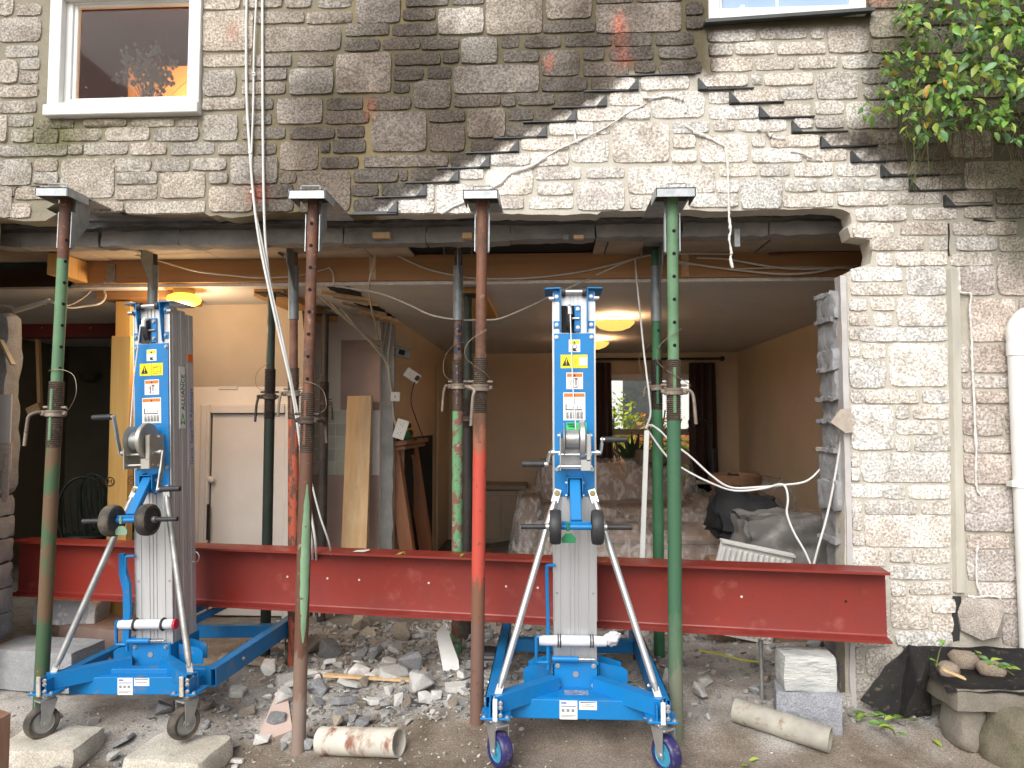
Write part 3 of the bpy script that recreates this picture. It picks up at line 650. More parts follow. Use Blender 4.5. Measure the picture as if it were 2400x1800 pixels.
def prop(base, top, zt0, zt1, zc, m_out, m_in, label, group, m_thr=None, m_col=None, handle=(-.06, -.05, .15), ro=.030, ri=.0242, holes=True, hole_a=0, slot=True, wire=None, plate='flat', bands=None, m_slot=None, name='steel_prop'):
    """base, top: ends of the axis. zt0..zt1 thread, zc collar (distances up the axis)"""
    base = Vector(base); top = Vector(top); d = top-base; H = d.length
    q = d.to_track_quat('Z', 'Y').to_matrix(); 
    # keep local x to the right
    zx = d.normalized(); xx = Vector((0, 1, 0)).cross(zx).normalized(); yy = zx.cross(xx); rot = Matrix((xx, yy, zx)).transposed()
    t = thing(name, label, 'steel prop', base, rot, group)
    m_thr = m_thr or M_THREAD; m_col = m_col or M_COLLAR
    MB().b(-.075, .075, -.075, .075, -.12, -.112, .002).build('base_plate', M_RUSTBR, t, 20)
    if bands:
        z = -.115
        for k, (z1, mm) in enumerate(bands):
            mb = MB(); mb.lathe([(ro, z), (ro, z1)], 22, None, True); mb.build('outer_tube', mm, t); z = z1
    else: MB().lathe([(ro, -.115), (ro, zt0)], 22).build('outer_tube', m_out, t)
    o = bpy.data.objects.new('thread', thread_mesh(zt1-zt0, ro-.001, m_thr)); col.objects.link(o); o.parent = t; o.location = (0, 0, zt0)
    it = MB().lathe([(ri, zt1-.02), (ri, H)], 20).build('inner_tube', m_in, t)
    if holes:
        z = zt1+.06; 
        while z < H-.12:
            a = R(hole_a); c = Vector((math.sin(a)*ri, -math.cos(a)*ri, z)); n = c-Vector((0, 0, z))
            MB().cyl(c*1.0-n*.12, c+n*.035, .0078, None, 12).build('pin_hole', M_HOLE, it, 30); z += .10
    if slot:
        MB().b(-.007, .007, -ro-.0048, -ro+.004, zt0+.03, zt1-.035, .003).build('thread_slot', m_slot or m_in, t, 30)
    # collar nut with its lugs and swinging handle
    mb = MB(); mb.lathe([(.034, zc-.016), (.041, zc-.014), (.041, zc-.005), (.039, zc), (.041, zc+.005), (.041, zc+.014), (.034, zc+.016)], 20)
    hx, hy, hl = handle
    s = 1 if hx > 0 else -1
    mb.box((s*.047, -.012, zc), (.026, .026, .026), None, .006); mb.box((-s*.045, 0, zc), (.02, .02, .02), None, .005)
    c = mb.build('collar', m_col, t, 40)
    p = [(s*.047, -.012, zc), (s*.06, -.03, zc+.004), (hx, hy, zc-.012), (hx+s*.006, hy-.004, zc-.05), (hx+s*.012, hy-.006, zc-hl)]
    MB().tube(crom(p, 5), .0075, 9).build('handle', m_col, c, 50)
    MB().cyl((-.055, -.002, zc+.028), (.055, -.002, zc+.028), .0065, None, 10).build('pin', m_col, t, 40)
    if wire:
        pts = [(.05, 0, zc+.028)] + [(a, b, zc+c2) for a, b, c2 in wire]
        MB().tube(crom(pts, 6), .0016, 5).build('pin_wire', M_WIRE, t, 50)
    if plate == 'flat': MB().b(-.075, .075, -.075, .075, H, H+.007, .002).build('head_plate', M_DKTUBE, t, 20)
    return t, H
def support_head(t, H, L0, L1, w, m, label=None, flip=False, sleeve=.17, drop=.075, handle=True):
    """galvanised head: tray plate on top of the tube, side web, sleeve. L0 in front of the axis, L1 behind"""
    f = -1 if flip else 1
    hp = MB(); hp.b(-w/2, w/2, -L0, L1, H+.004, H+.010, .001)
    if not flip:
        hp.b(-w/2, w/2, -L0, -L0+.005, H-.030, H+.010, .001); hp.b(-w/2, -w/2+.005, -L0, .05, H-.028, H+.010); hp.b(w/2-.005, w/2, -L0, .05, H-.028, H+.010)
    else:
        hp.b(-w/2, -w/2+.005, -.03, L1, H-.025, H+.008); hp.b(w/2-.005, w/2, -.03, L1, H-.025, H+.008)
    head = hp.build('support_plate', m, t, 20)
    y0 = .031*f
    wb = MB(); z0 = H+.003
    pl = [(0, 0), (.115, 0), (.115, -.10), (0, -.24)]
    Mx = Matrix.Translation((.012, y0, z0)) @ Matrix(((0, 0, 1, 0), (f, 0, 0, 0), (0, 1, 0, 0), (0, 0, 0, 1)))
    wb.prism(pl, .006, Mx); wb.build('web_plate', m, t, 20)
    if not flip: MB().b(-.031, .031, .026, .031, H-drop-sleeve, H-.002).b(-.034, -.030, -.002, .031, H-drop-sleeve, H-drop).b(.030, .034, -.002, .031, H-drop-sleeve, H-drop).build('sleeve', m, t, 20)
    else: MB().lathe([(.029, H-.40), (.029, H-.09)], 16).build('sleeve', m, t, 35)
    if handle and not flip: MB().tube([(-.036, -L0+.03, H+.008), (-.036, -L0+.03, H+.032), (-.032, -L0+.03, H+.036), (.045, -L0+.03, H+.036), (.05, -L0+.03, H+.032), (.05, -L0+.03, H+.008)], .0035, 6).build('lifting_handle', m, head, 50)
def ax(t0, u, v, y): return (V(u, v, y)-t0).length
def row_prop(ub, vb, ut, vt, y, vth0, vth1, vcol_, zbase=None, **k):
    b = V(ub, vb, y); tp = V(ut, vt, y); um = (ub+ut)/2
    d = (tp-b).normalized()
    def al(v):
        f = (vb-v)/(vb-vt); return (V(ub+(ut-ub)*f, v, y)-b).length
    return prop(b, tp, al(vth0), al(vth1), al(vcol_), **k)
G1 = 'props standing in front of the stone wall'; G2 = 'props standing inside the opening'
def bandsof(vb, vt, ub, ut, y, lst):
    b = V(ub, vb, y); out = []
    for v, m in lst:
        f = (vb-v)/(vb-vt); out.append(((V(ub+(ut-ub)*f, v, y)-b).length, m))
    return out
# outer row
t, H = row_prop(86, 1548, 143, 424, 3.17, 966, 824, 893, m_out=M_GREENR, m_in=M_GREENL, label='rust streaked green prop standing by the used lift', group=G1, handle=(-.085, -.05, .15), hole_a=62, wire=[(.085, -.03, .02), (.13, -.05, .09), (.11, -.04, .17), (.05, -.03, .20), (0, -.034, .20), (-.035, -.01, .195)],
    bands=None)
support_head(t, H, .10, .36, .155, M_GALV)
MB().lathe([(.0246, H-.30), (.0247, H-.01)], 20).build('rusted_top', M_RUST, t)
t, H = row_prop(645, 1598, 677, 428, 3.12, 977, 848, 908, m_out=M_RUSTBR, m_in=M_RUST, label='brown prop with a pale green patch, beside the hanging white cables', group=G1, m_thr=M_THREAD, m_col=M_COLLARD, handle=(.07, .03, .10), hole_a=8, wire=[(.09, -.02, .06), (.075, -.02, .13), (.03, -.033, .165), (-.03, -.02, .17)],
    bands=bandsof(1598, 428, 645, 677, 3.12, [(977, worn_z('brown_prop_paint', [(0, (.27, .20, .165)), (.18, (.21, .135, .10)), (.40, (.13, .06, .036))], amp=.10, fleck=(.3, .24, .2), lo3=.62, hi3=.7, s3=24))]))
support_head(t, H, .09, .38, .165, M_GALV)
z0_, z1_ = [(V(660, v_, 3.12).z-V(645, 1598, 3.12).z) for v_ in (1385, 1045)]; mb = MB(); g_ = []
for i in range(30):
    f_ = i/29; hw_ = (.15+1.0*math.sin(math.pi*min(1, f_*1.02))**.7)*(1+.25*nz(i*.5, 2)); c_ = .55; g_.append([mb.bm.verts.new((.0306*math.sin(a_), -.0306*math.cos(a_), z0_+(z1_-z0_)*f_)) for a_ in [c_-hw_*.55+hw_*1.2*k_/8+.05*nz(i*.9, k_) for k_ in range(9)]])
for a_, b_ in zip(g_, g_[1:]):
    for k_ in range(8): mb.bm.faces.new((a_[k_], a_[k_+1], b_[k_+1], b_[k_]))
mb.build('green_paint_patch', worn('green_patch_paint', (.19, .32, .19), (.22, .37, .22), (.14, .08, .055), lo3=.64, hi3=.68, s3=26), t, 60)
t, H = row_prop(1030, 1540, 1042, 428, 3.17, 892, 772, 838, m_out=M_REDP, m_in=M_RUST, label='prop with a bright red painted lower tube and rusty top', group=G1, m_col=M_COLLAR, handle=(-.02, -.068, .17), holes=False, slot=False, wire=[(.03, -.04, .06), (-.06, -.05, .13), (-.05, -.05, .20), (.03, -.03, .26)],
    bands=bandsof(1540, 428, 1030, 1042, 3.17, [(892, worn_z('red_prop_paint', [(0, (.17, .095, .07)), (.42, (.19, .085, .05)), (.60, (.50, .070, .045)), (1.15, (.30, .11, .06)), (1.24, (.16, .075, .045))], amp=.06))]))
support_head(t, H, .09, .33, .158, M_GALV)
t, H = row_prop(1460, 1560, 1452, 424, 3.10, 908, 777, 846, m_out=M_GREEN, m_in=M_GREENL, label='light green prop with pin holes up its front, nearest the stone pier', group=G1, m_col=M_COLLAR, handle=(.075, -.03, .14), hole_a=5, wire=[(.06, -.04, .03), (-.07, -.04, .12), (-.06, -.04, .20), (.03, -.03, .27)],
    bands=bandsof(1560, 424, 1460, 1452, 3.10, [(908, worn_z('green_prop_paint', [(0, (.16, .17, .12)), (.25, (.085, .15, .085)), (.45, (.045, .125, .065))], amp=.10, fleck=(.14, .26, .15), lo3=.64, hi3=.68, s3=18))]))
support_head(t, H, .09, .34, .17, M_GALV)
# inner row carries the block leaf
YI = 3.96
for ub, ut, mo, mi, lb, th0, th1, vc, hd, wir in (
    (329, 331, M_DKTUBE, M_DKTUBE, 'dark prop hidden behind the used lift, carrying the block leaf', 980, 850, 905, (.07, -.02, .12), None),
    (636, 634, worn('red_brown_peel', (.45, .10, .05), (.14, .07, .05), (.11, .06, .05), scale=30, lo=.48, hi=.52, stretch=(1, 1, .4)), M_RUSTBR, 'rusty prop with flaking orange red paint, close behind the brown prop', 905, 795, 850, (-.06, -.04, .13), None),
    (987, 990, M_PEEL, M_BLUEP, 'prop of peeling blue black and green paint, beside the red prop', 888, 778, 835, (-.07, -.03, .14), [(-.06, -.03, .05), (-.075, -.03, .14), (-.03, -.035, .22), (.03, -.02, .25)]),
    (1423, 1416, M_GREEN, M_GREEN, 'darker green prop with a scraped seam, close behind the light green prop', 885, 777, 838, (-.07, -.03, .05), [(-.07, -.03, .06), (-.10, -.03, .16), (-.04, -.035, .24)])):
    b = V(ub, 1300, YI); b = Vector((b.x, YI, gz(b.x, YI)+.004)); tp = V(ut, 541, YI)
    def al(v): return (V(ut, v, YI).z-b.z)
    t, H = prop(b, tp, al(th0), al(th1), al(vc), mo, mi, lb, G2, m_thr=M_THREADD if 'dark' in lb else M_THREAD, handle=hd, wire=wir, hole_a=20, holes=('green' in lb))
    support_head(t, H, .27, .05, .16, M_GALVD, flip=True)
# props under the ceiling inside
def ceil_prop(u, v, lb, mo, mi, th0, th1, vc, hd):
    tp = G(u, v, 2.147); b = Vector((tp.x, tp.y, gz(tp.x, tp.y)+.004))
    def al(vv): return V(u, vv, tp.y).z-b.z
    return prop(b, tp, al(th0), al(th1), al(vc), mo, mi, lb, 'props holding up the ceiling', m_thr=M_THREADD, m_col=M_COLLARD, handle=hd, holes=False, slot=False, wire=[(-.06, -.03, .05), (-.07, -.03, .14), (0, -.035, .2)])
ceil_prop(587, 637, 'dark green prop under the ceiling in front of the white cupboard door', M_DKGREEN, M_DKGREEN, 905, 797, 857, (-.06, -.03, .15))
ceil_prop(703, 680, 'black prop under the ceiling in front of the tiled wall', M_DKTUBE, M_DKTUBE, 900, 825, 871, (.06, -.03, .12))
ceil_prop(1011, 640, 'dark green prop under the ceiling half hidden behind the peeling prop', M_DKTUBE, M_DKGREEN, 925, 860, 905, (.04, -.04, .08))
a = G(1023, 688, 2.147)
for x0, y0, y1, lb in ((V(600, 640, 4.4).x-.0, 4.24, 5.36, 'orange pine header plank held to the ceiling by a green and a black prop'), (V(1018, 640, 4.4).x, 4.26, 5.35, 'orange pine header plank on the ceiling behind the red prop')):
    mb = MB(); mb.b(x0-.09, x0+.10, y0, y1, 2.1555, 2.1985, .002); solo(mb, 'header_plank', mat('ceiling_plank', (.56, .30, .085), (.46, .22, .06), scale=4, rough=.6, stretch=(6, .4, 6)), lb, 'timber plank')
x0 = V(300, 640, 4.35).x
mb = MB(); mb.b(x0-.22, x0+.28, 4.25, 4.62, 2.155, 2.1985, .002); solo(mb, 'header_plank', M_PINE, 'short pine header pad under the ceiling above the leaning yellow planks', 'timber plank')

# ------------------------------------------------------------------ red steel I-beam waiting on the lifts
A = V(1928, 1392, 3.16); Bp = V(14, 1287, 3.84)
t = thing('steel_i_beam', 'long red oxide painted steel I-beam lying across the opening on the lifts', 'steel beam', (A+Bp)/2)
d = (Bp-A); L = d.length; dx = d.normalized(); sx = dx.cross(Vector((0, 0, 1))).normalized()
if sx.y < 0: sx = -sx
uz = sx.cross(dx); uz = uz if uz.z > 0 else -uz
hB, wB, tf, tw = .300, .150, .0105, .0075
rt = Matrix((sx, uz, dx)).transposed().to_4x4()
prof = [(0, 0), (wB, 0), (wB, tf)]
def fil(cx, cy, r, a0, a1): return [(cx+r*math.cos(R(a0+(a1-a0)*i/4)), cy+r*math.sin(R(a0+(a1-a0)*i/4))) for i in range(5)]
m_ = wB/2; r_ = .011
prof += fil(m_+tw/2+r_, tf+r_, r_, 270, 180) + fil(m_+tw/2+r_, hB-tf-r_, r_, 180, 90) + [(wB, hB-tf), (wB, hB), (0, hB), (0, hB-tf)] + fil(m_-tw/2-r_, hB-tf-r_, r_, 90, 0) + fil(m_-tw/2-r_, tf+r_, r_, 0, -90) + [(0, tf)]
mb = MB(); mb.prism(prof, L, Matrix.Translation(A) @ rt); mb.build('beam', M_REDSTEEL, t, 40, world=True)
mb = MB()
for k in range(34):
    s_ = rnd.random()*L; p = A+dx*s_+uz*(hB*(.30+.45*rnd.random()))+sx*(m_-tw/2-.0006); mb.cyl(p, p-sx*.0012, rnd.uniform(.001, .0022), None, 6)
mb.build('paint_blisters', mat('dark_fleck', (.06, .015, .012), rough=.8), t, 0, world=True)
mh = mat('pale_bolt_hole', (.6, .55, .5), rough=.8)
for u in (570-10, 660, 738, 905, 1085, 1157, 1598, 1810):
    for k in range(1):
        p = A+dx*((V(u, 1300, 3.4)-A).dot(dx))+uz*(hB*.52)+sx*(m_-tw/2-.0004)
        MB().cyl(p, p-sx*.0015, .0055, None, 12).build('bolt_hole', M_HOLE if u in (1810,) else mh, t, 30, world=True)
# leaves, grit and a stone chip lying on the flange
M_LEAFY = mat('fallen_leaf', (.30, .30, .05), (.16, .2, .03), scale=40, rough=.6)
M_CHIP = mat('plaster_chip', (.62, .58, .50), (.5, .46, .4), scale=30, rough=.9)
def onbeam(u, off=.03):
    return A+dx*((V(u, 1200, 3.5)-A).dot(dx))+uz*hB+sx*off
p = onbeam(770, .05); mb = MB(); mb.hull([p+Vector((rnd.uniform(-.05, .05), rnd.uniform(-.022, .022), rnd.uniform(0, .014))) for _ in range(12)]); solo(mb, 'stone_chip', M_CHIP, 'cream stone chip lying on top of the red beam', 'stone chip', smooth=15)
for k, (u, off) in enumerate(((862, .02), (1160, .05), (1000, .03))):
    p = onbeam(u, off); mb = MB(); a = rnd.random()*6
    for i in range(2):
        q = p+Vector((.02*i, .01*i, .004)); c = Vector((math.cos(a+i), math.sin(a+i)*.6, .12)); n = Vector((-c.y, c.x, .05))
        mb.quad(q-c*.028, q+n*.011+Vector((0, 0, .004)), q+c*.028+Vector((0, 0, .006)), q-n*.011)
    solo(mb, 'fallen_leaf', M_LEAFY, ('yellow green leaves fallen on the red beam beside the mantelpiece', 'small green leaf fallen on the red beam near the clean lift', 'yellow scrap of leaf on the red beam beside the red prop')[k], 'leaf', smooth=0)
# ------------------------------------------------------------------ manual material lifts
M_BLUE = mat('blue_enamel', (.003, .20, .52), (.003, .175, .46), scale=6, rough=.34, rough2=.5, bump=.05, bscale=40, c3=(.05, .19, .38), s3=6, lo3=.62, hi3=.85, speck=.05)
M_BLUEW = mat('scuffed_blue_enamel', (.003, .185, .48), (.004, .16, .42), scale=6, rough=.34, rough2=.5, bump=.06, bscale=60, c3=(.17, .16, .14), s3=14, lo3=.60, hi3=.76, speck=.08)
M_ALU = mat('aluminium_extrusion', (.60, .615, .63), (.52, .53, .545), scale=9, rough=.34, rough2=.48, metal=.7, stretch=(8, 8, .3), bump=.06, bscale=12)
M_ALUD = mat('dull_aluminium', (.56, .56, .56), (.48, .48, .48), scale=9, rough=.45, rough2=.6, metal=.35, stretch=(8, 8, .3), bump=.06, bscale=12)
M_ZINC = mat('zinc_plate', (.66, .67, .66), (.55, .56, .56), scale=18, rough=.28, rough2=.42, metal=.8)
M_ZINCD = mat('dirty_zinc', (.42, .42, .41), (.30, .30, .29), scale=16, rough=.4, rough2=.6, metal=.6)
M_STEELP = mat('bare_steel_plate', (.50, .48, .42), (.42, .40, .35), scale=20, rough=.42, metal=.6)
M_RUBBER = mat('black_rubber', (.022, .022, .025), (.04, .04, .042), scale=30, rough=.55, bump=.15, bscale=60)
M_RUBBERW = mat('muddy_rubber', (.04, .037, .034), (.13, .105, .08), scale=14, lo=.42, hi=.62, rough=.8, bump=.3, bscale=70)
M_WHEELB = mat('dark_blue_tyre', (.02, .018, .10), (.035, .03, .13), scale=20, rough=.4, c3=(.12, .10, .085), s3=40, lo3=.58, hi3=.66)
M_CYAN = mat('cyan_hub', (.05, .30, .46), (.045, .26, .40), scale=20, rough=.4)
M_WHITE = mat('sticker_white', (.80, .80, .78), rough=.45); M_YEL = mat('sticker_yellow', (.85, .70, .01), rough=.4); M_ORG = mat('sticker_orange', (.85, .19, .03), rough=.4)
M_INK = mat('ink_black', (.012, .012, .012), rough=.5); M_GRN = mat('sticker_green', (.05, .62, .18), rough=.4); M_INKB = mat('ink_blue', (.03, .10, .42), rough=.5); M_INKG = mat('ink_green', (.05, .32, .08), rough=.5); M_REDST = mat('sticker_red', (.6, .03, .06), rough=.4); M_GREY = mat('ink_grey', (.25, .25, .25), rough=.5)
STK = [M_WHITE, M_YEL, M_ORG, M_INK, M_GRN, M_GREY, M_REDST, M_INKB]
M_SLEEVE = mat('white_document_tube', (.72, .72, .74), (.62, .62, .66), scale=14, rough=.3, bump=.5, bscale=24, dist=.004)
def text_into(parent, s, size, mtx, m, name='lettering', depth=.0003):
    cu = bpy.data.curves.new('t', 'FONT'); cu.body = s; cu.size = size; cu.align_x = 'LEFT'; cu.extrude = depth; cu.resolution_u = 2
    ob = bpy.data.objects.new('t', cu); col.objects.link(ob); dg = bpy.context.evaluated_depsgraph_get()
    me = bpy.data.meshes.new_from_object(ob.evaluated_get(dg)); bpy.data.objects.remove(ob); me.transform(mtx); me.materials.clear(); me.name = name
    return link(name, me, m, parent, 0)
def crumple(size, amp, sd):
    mb = MB(); bmesh.ops.create_icosphere(mb.bm, subdivisions=3, radius=.5)
    for v in mb.bm.verts:
        k = 1+amp/.02*.5*noise.noise(v.co*4+Vector((sd, 0, 0)))+.25*noise.noise(v.co*9+Vector((0, sd, 0))); v.co = Vector((v.co.x*size[0], v.co.y*size[1], v.co.z*size[2]))*k
    return mb
class Stk:
    """flat printed label on a panel facing -y; local coords in metres from its centre"""
    def __init__(s, cx, cz, y, w, h, bgi=0):
        s.mb = MB(); s.cx, s.cz, s.y = cx, cz, y; s.k = 0; s.mb.mat(bgi); s.mb.b(cx-w/2, cx+w/2, y-.0006, y, cz-h/2, cz+h/2)
    def r(s, x0, z0, x1, z1, mi): s.mb.mat(mi); s.k += 1; e = .0006+.00025*s.k; s.mb.b(s.cx+x0, s.cx+x1, s.y-e, s.y-.0003, s.cz+z0, s.cz+z1); return s
    def tri(s, pts, mi):
        s.mb.mat(mi); s.k += 1; e = .0006+.00025*s.k; s.mb.prism([(s.cx+a, s.cz+b) for a, b in pts], e, Matrix.Translation((0, s.y, 0)) @ rotm((R(90), 0, 0))); return s
    def ring(s, x, z, r, mi, t=.0012, n=20):
        s.mb.mat(mi); s.mb.tube([(s.cx+x+r*math.cos(2*math.pi*i/n), s.y-.0008, s.cz+z+r*math.sin(2*math.pi*i/n)) for i in range(n+1)], t, 4, False); return s
    def line(s, pts, mi, t=.001): s.mb.mat(mi); s.mb.tube([(s.cx+a, s.y-.0008, s.cz+b) for a, b in pts], t, 4); return s
    def done(s, parent, name='sticker'): return s.mb.build(name, STK, parent, 0)
def bolt(mb, p, r=.006, n=6, d=(0, -1, 0), h=.006):
    p = Vector(p); d = Vector(d); q = MB(); q.cyl(p, p+d*h*.5, r*1.5, None, 10); q.cyl(p+d*h*.4, p+d*(h*1.4), r, None, n); mb.subs.append(q); return mb
def caster(parent, x, y, z, ang, tyre, hub, dirty, brake, name='caster'):
    """swivel caster hanging from z; ang turns it about its stem"""
    M = Matrix.Translation((x, y, z)) @ rotm((0, 0, R(ang)))
    off = -.030; r = .068; zc = -z+r if False else -(.19-r)
    def T(mb): mb.bm.transform(M); return mb
    c = T(MB().b(-.05, .05, -.045, .045, -.006, 0, .002).cyl((0, 0, -.006), (0, 0, -.024), .03, .026, 16).b(-.028, .028, -.05, .02, -.032, -.024, .002)).build(name, M_ZINCD if dirty else M_ZINC, parent, 35)
    mb = MB()
    for s in (-1, 1):
        mb.prism([(.022, -.026), (-.045, -.026), (off-.014, zc-.012), (off+.014, zc-.012)], .004, Matrix.Translation((s*.031-.002, 0, 0)) @ Matrix(((0, 0, 1, 0), (1, 0, 0, 0), (0, 1, 0, 0), (0, 0, 0, 1))))
    mb.cyl((-.038, off, zc), (.038, off, zc), .008, None, 8)
    T(mb).build('fork', M_ZINCD if dirty else M_ZINC, c, 30)
    Rx = Matrix.Translation((0, off, zc)) @ rotm((0, R(90), 0))
    mb = MB(); mb.lathe([(.048, -.024), (.060, -.0245), (.066, -.019), (r, -.009), (r, .009), (.066, .019), (.060, .0245), (.048, .024)], 32, Rx, False); mb.lathe([(.048, -.024), (.048, .024)], 32, Rx, False)
    T(mb).build('tyre', tyre, c, 40)
    mb = MB(); mb.lathe([(.0485, -.019), (.043, -.022), (.036, -.014), (.018, -.012), (.015, -.022), (.009, -.023)], 28, Rx); mb.lathe([(.0485, .019), (.043, .022), (.036, .014), (.018, .012), (.015, .022), (.009, .023)], 28, Rx)
    T(mb).build('wheel_hub', hub, c, 30)
    if brake: 
        mb = MB(); mb.prism([(0, 0), (.05, -.055), (.075, -.05), (.075, -.028), (.05, -.02)], .016, Matrix.Translation((-.008, .02, zc+.045)) @ Matrix(((0, 0, 1, 0), (1, 0, 0, 0), (0, 1, 0, 0), (0, 0, 0, 1)))) if False else None
        mb = MB(); mb.b(.030, .052, -.002, .010, zc-.030, zc-.012, .002); mb.b(.052, .080, -.006, .006, zc-.046, zc-.006, .002); T(mb).build('brake_tab', brake, c, 25)
def lift(loc, rot, label, half, new, crank, legs=None, casters=(25, 25)):
    t = thing('material_lift', label, 'material lift', loc, (rot or Matrix.Identity(3)) @ Matrix.Diagonal((1, 1, .985)), 'blue manual material lifts')
    BL = M_BLUE if new else M_BLUEW; ALU = M_ALU if new else M_ALUD; ZN = M_ZINC if new else M_ZINCD
    HW = .092; ZT = 1.955; ZB = .30; D = .062
    # mast: nested extrusions, one behind the other, each with grooved faces
    for k in range(3):
        y0 = k*(D+.006); g = .004 if k == 0 else .0
        pr = [(-HW, y0)]
        for gx_ in (-.060, -.018, .0, .018, .060): pr += [(gx_-.004, y0), (gx_-.003, y0+.004), (gx_+.003, y0+.004), (gx_+.004, y0)]
        pr += [(HW, y0), (HW, y0+.018), (HW-.003, y0+.021), (HW-.003, y0+.024), (HW, y0+.027), (HW, y0+D), (-HW, y0+D)]
        mb = MB(); mb.prism([(p[0]+(.0015*k if p[0] > 0 else -.0015*k), p[1]) for p in pr], ZT-ZB-.012*k, Matrix.Translation((0, 0, ZB)))
        ms = mb.build('mast_section', ALU, t, 25)
    for sx_ in (-1, 1):
        MB().b(sx_*HW-.0025, sx_*HW+.0025, -.003, -.0005, ZB+.2, ZT-.02).build('mast_edge', M_ZINC, t, 20)
        mb = MB(); 
        for zz in (.62,): mb.cyl((sx_*.078, .001, zz), (sx_*.078, -.002, zz), .006, None, 10)
        mb.build('rivet', M_ZINCD, t, 30)
    # recess with pulley between the head brackets
    MB().b(-.055, .012, -.0015, .003, 1.772, 1.895).build('pulley_slot', M_BLACK if new else M_RUBBER, t, 20)
    mb = MB(); mb.lathe([(.002, -.012), (.052, -.012), (.055, -.011), (.048, -.004), (.048, .004), (.055, .011), (.052, .012), (.002, .012)], 30, Matrix.Translation((-.022, .012, 1.835)) @ rotm((0, R(90), 0)) @ Matrix.Diagonal((1, .62, 1, 1))); mb.build('pulley', M_RUBBER, t, 40)
    mb = MB(); mb.tube(crom([(-.022, .0, 1.893), (-.020, -.030, 1.885), (-.018, -.038, 1.865), (-.017, -.04, 1.85)], 5), .010, 8); mb.build('pulley_guard', M_ZINC if new else M_WHITE, t, 40)
    mb = MB(); mb.b(.002, .030, -.008, .0, 1.775, 1.895, .002)
    bp_ = mb.build('pulley_bracket', BL, t, 20)
    mb = MB(); bolt(mb, (.017, -.008, 1.878), .006); bolt(mb, (.017, -.008, 1.795), .006); mb.cyl((-.03, -.012, 1.835), (.024, -.012, 1.835), .005, None, 8); mb.build('bolt', ZN, bp_, 30)
    # head brackets with outward lips and the roller between them
    for s in (-1, 1):
        mb = MB(); x = s*.058
        Mx = Matrix(((0, 0, s*1.0, x), (1, 0, 0, 0), (0, 1, 0, 0), (0, 0, 0, 1)))
        mb.prism([(-.034, 1.972), (.020, 1.972), (.012, 1.775), (-.012, 1.780), (-.034, 1.95)], .004, Mx)
        mb.b(min(x, x+s*.032), max(x, x+s*.032), -.005, -.0015, 1.915, 1.968, .001); mb.b(min(x, x+s*.032), max(x, x+s*.032), -.005, -.0015, 1.792, 1.825, .001)
        mb.prism([(0, -.036), (s*.062, -.030), (s*.070, -.018), (s*.070, .16), (s*.0, .16)], .005, Matrix.Translation((x, 0, 1.967)))
        hb = mb.build('head_bracket', BL, t, 25)
        mb = MB(); bolt(mb, (x+s*.018, -.005, 1.935), .006); bolt(mb, (x+s*.018, -.005, 1.808), .006)
        mb.cyl((x+s*.03, -.012, 1.925), (x+s*.052, -.012, 1.925), .010, None, 10); mb.build('bolt', ZN, hb, 30)
        MB().cyl((s*.054, -.02, 1.953), (s*.037, -.02, 1.953), .019, None, 18).build('roller_bush', M_RUBBER, t, 35)
    MB().cyl((-.038, -.02, 1.953), (.038, -.02, 1.953), .0105, None, 16).build('roller', M_ZINC, t, 35)
    # blue cover panel with its labels
    cp = MB().b(-.0865, .0865, -.006, -.0004, 1.043, 1.769, .001).build('cover_panel', BL, t, 20)
    mb = MB()
    for bx_ in (-.077, .077):
        for bz_ in (1.752, 1.163): bolt(mb, (bx_, -.006, bz_), .006)
    mb.build('bolt', ZN, cp, 30)
    Y = -.0062
    def warn_head(s, w, h, mi): s.r(-w/2+.003, h/2-.020, w/2-.003, h/2-.004, mi); s.tri([(-.006, h/2-.018), (.006, h/2-.018), (0, h/2-.007)], 3); return s
    s = Stk(.002, 1.713, Y, .050, .056); warn_head(s, .050, .056, 1); s.ring(.001, -.004, .009, 3, .0008); s.tri([(-.006, -.024), (.012, -.024), (.004, -.016), (.010, -.010), (-.010, -.012)], 3); s.done(cp)
    s = Stk(.0, 1.643, Y, .118, .060, 1); s.tri([(-.052, -.020), (-.016, -.020), (-.034, .020)], 3); s.r(-.036, -.006, -.032, .011, 1); s.r(-.036, -.014, -.032, -.010, 1)
    if not new:
        s.r(.0025, -.03, .0035, .03, 3); s.line([(.012, .008), (.030, .010), (.030, -.012), (.012, -.012), (.012, .012), (.030, .012), (.048, .012), (.048, -.012), (.030, -.012)], 3); s.line([(.010, -.015), (.010, -.02), (.05, -.02), (.05, -.015)], 3)
    else:
        s.r(-.0085, -.03, -.0078, .03, 5); s.line([(.004, .007), (.018, .007), (.018, -.007), (.004, -.007), (.004, .007)], 5, .0007); s.r(.022, -.018, .056, .018, 0)
    s.done(cp)
    s = Stk(.002, 1.556, Y, .073, .074); warn_head(s, .073, .074, 2); s.ring(.0, -.010, .019, 6, .0009); s.r(-.009, -.028, -.005, .004, 3); s.r(.004, -.020, .008, .012, 3); s.r(-.012, -.030, .014, -.0285, 3); s.r(.0, .008, .014, .011, 3); s.r(-.012, -.006, -.004, -.003, 3); s.done(cp)
    s = Stk(.0, 1.442, Y, .096, .124); warn_head(s, .096, .124, 2); s.line([(-.034, .020), (-.022, .034), (0, .031), (.022, .034), (.034, .020), (0, .018), (-.034, .020)], 5, .0007); s.r(-.038, -.014, -.034, .010, 3); s.r(-.038, -.017, .034, -.013, 3)
    for k in range(4): s.r(-.02+.016*k, -.009, -.018+.016*k, .0, 3)
    for i in range(5):
        for j in range(5): s.r(-.036+.0155*j, -.026-.006*i, -.026+.0155*j, -.0235-.006*i, 5)
    s.done(cp)
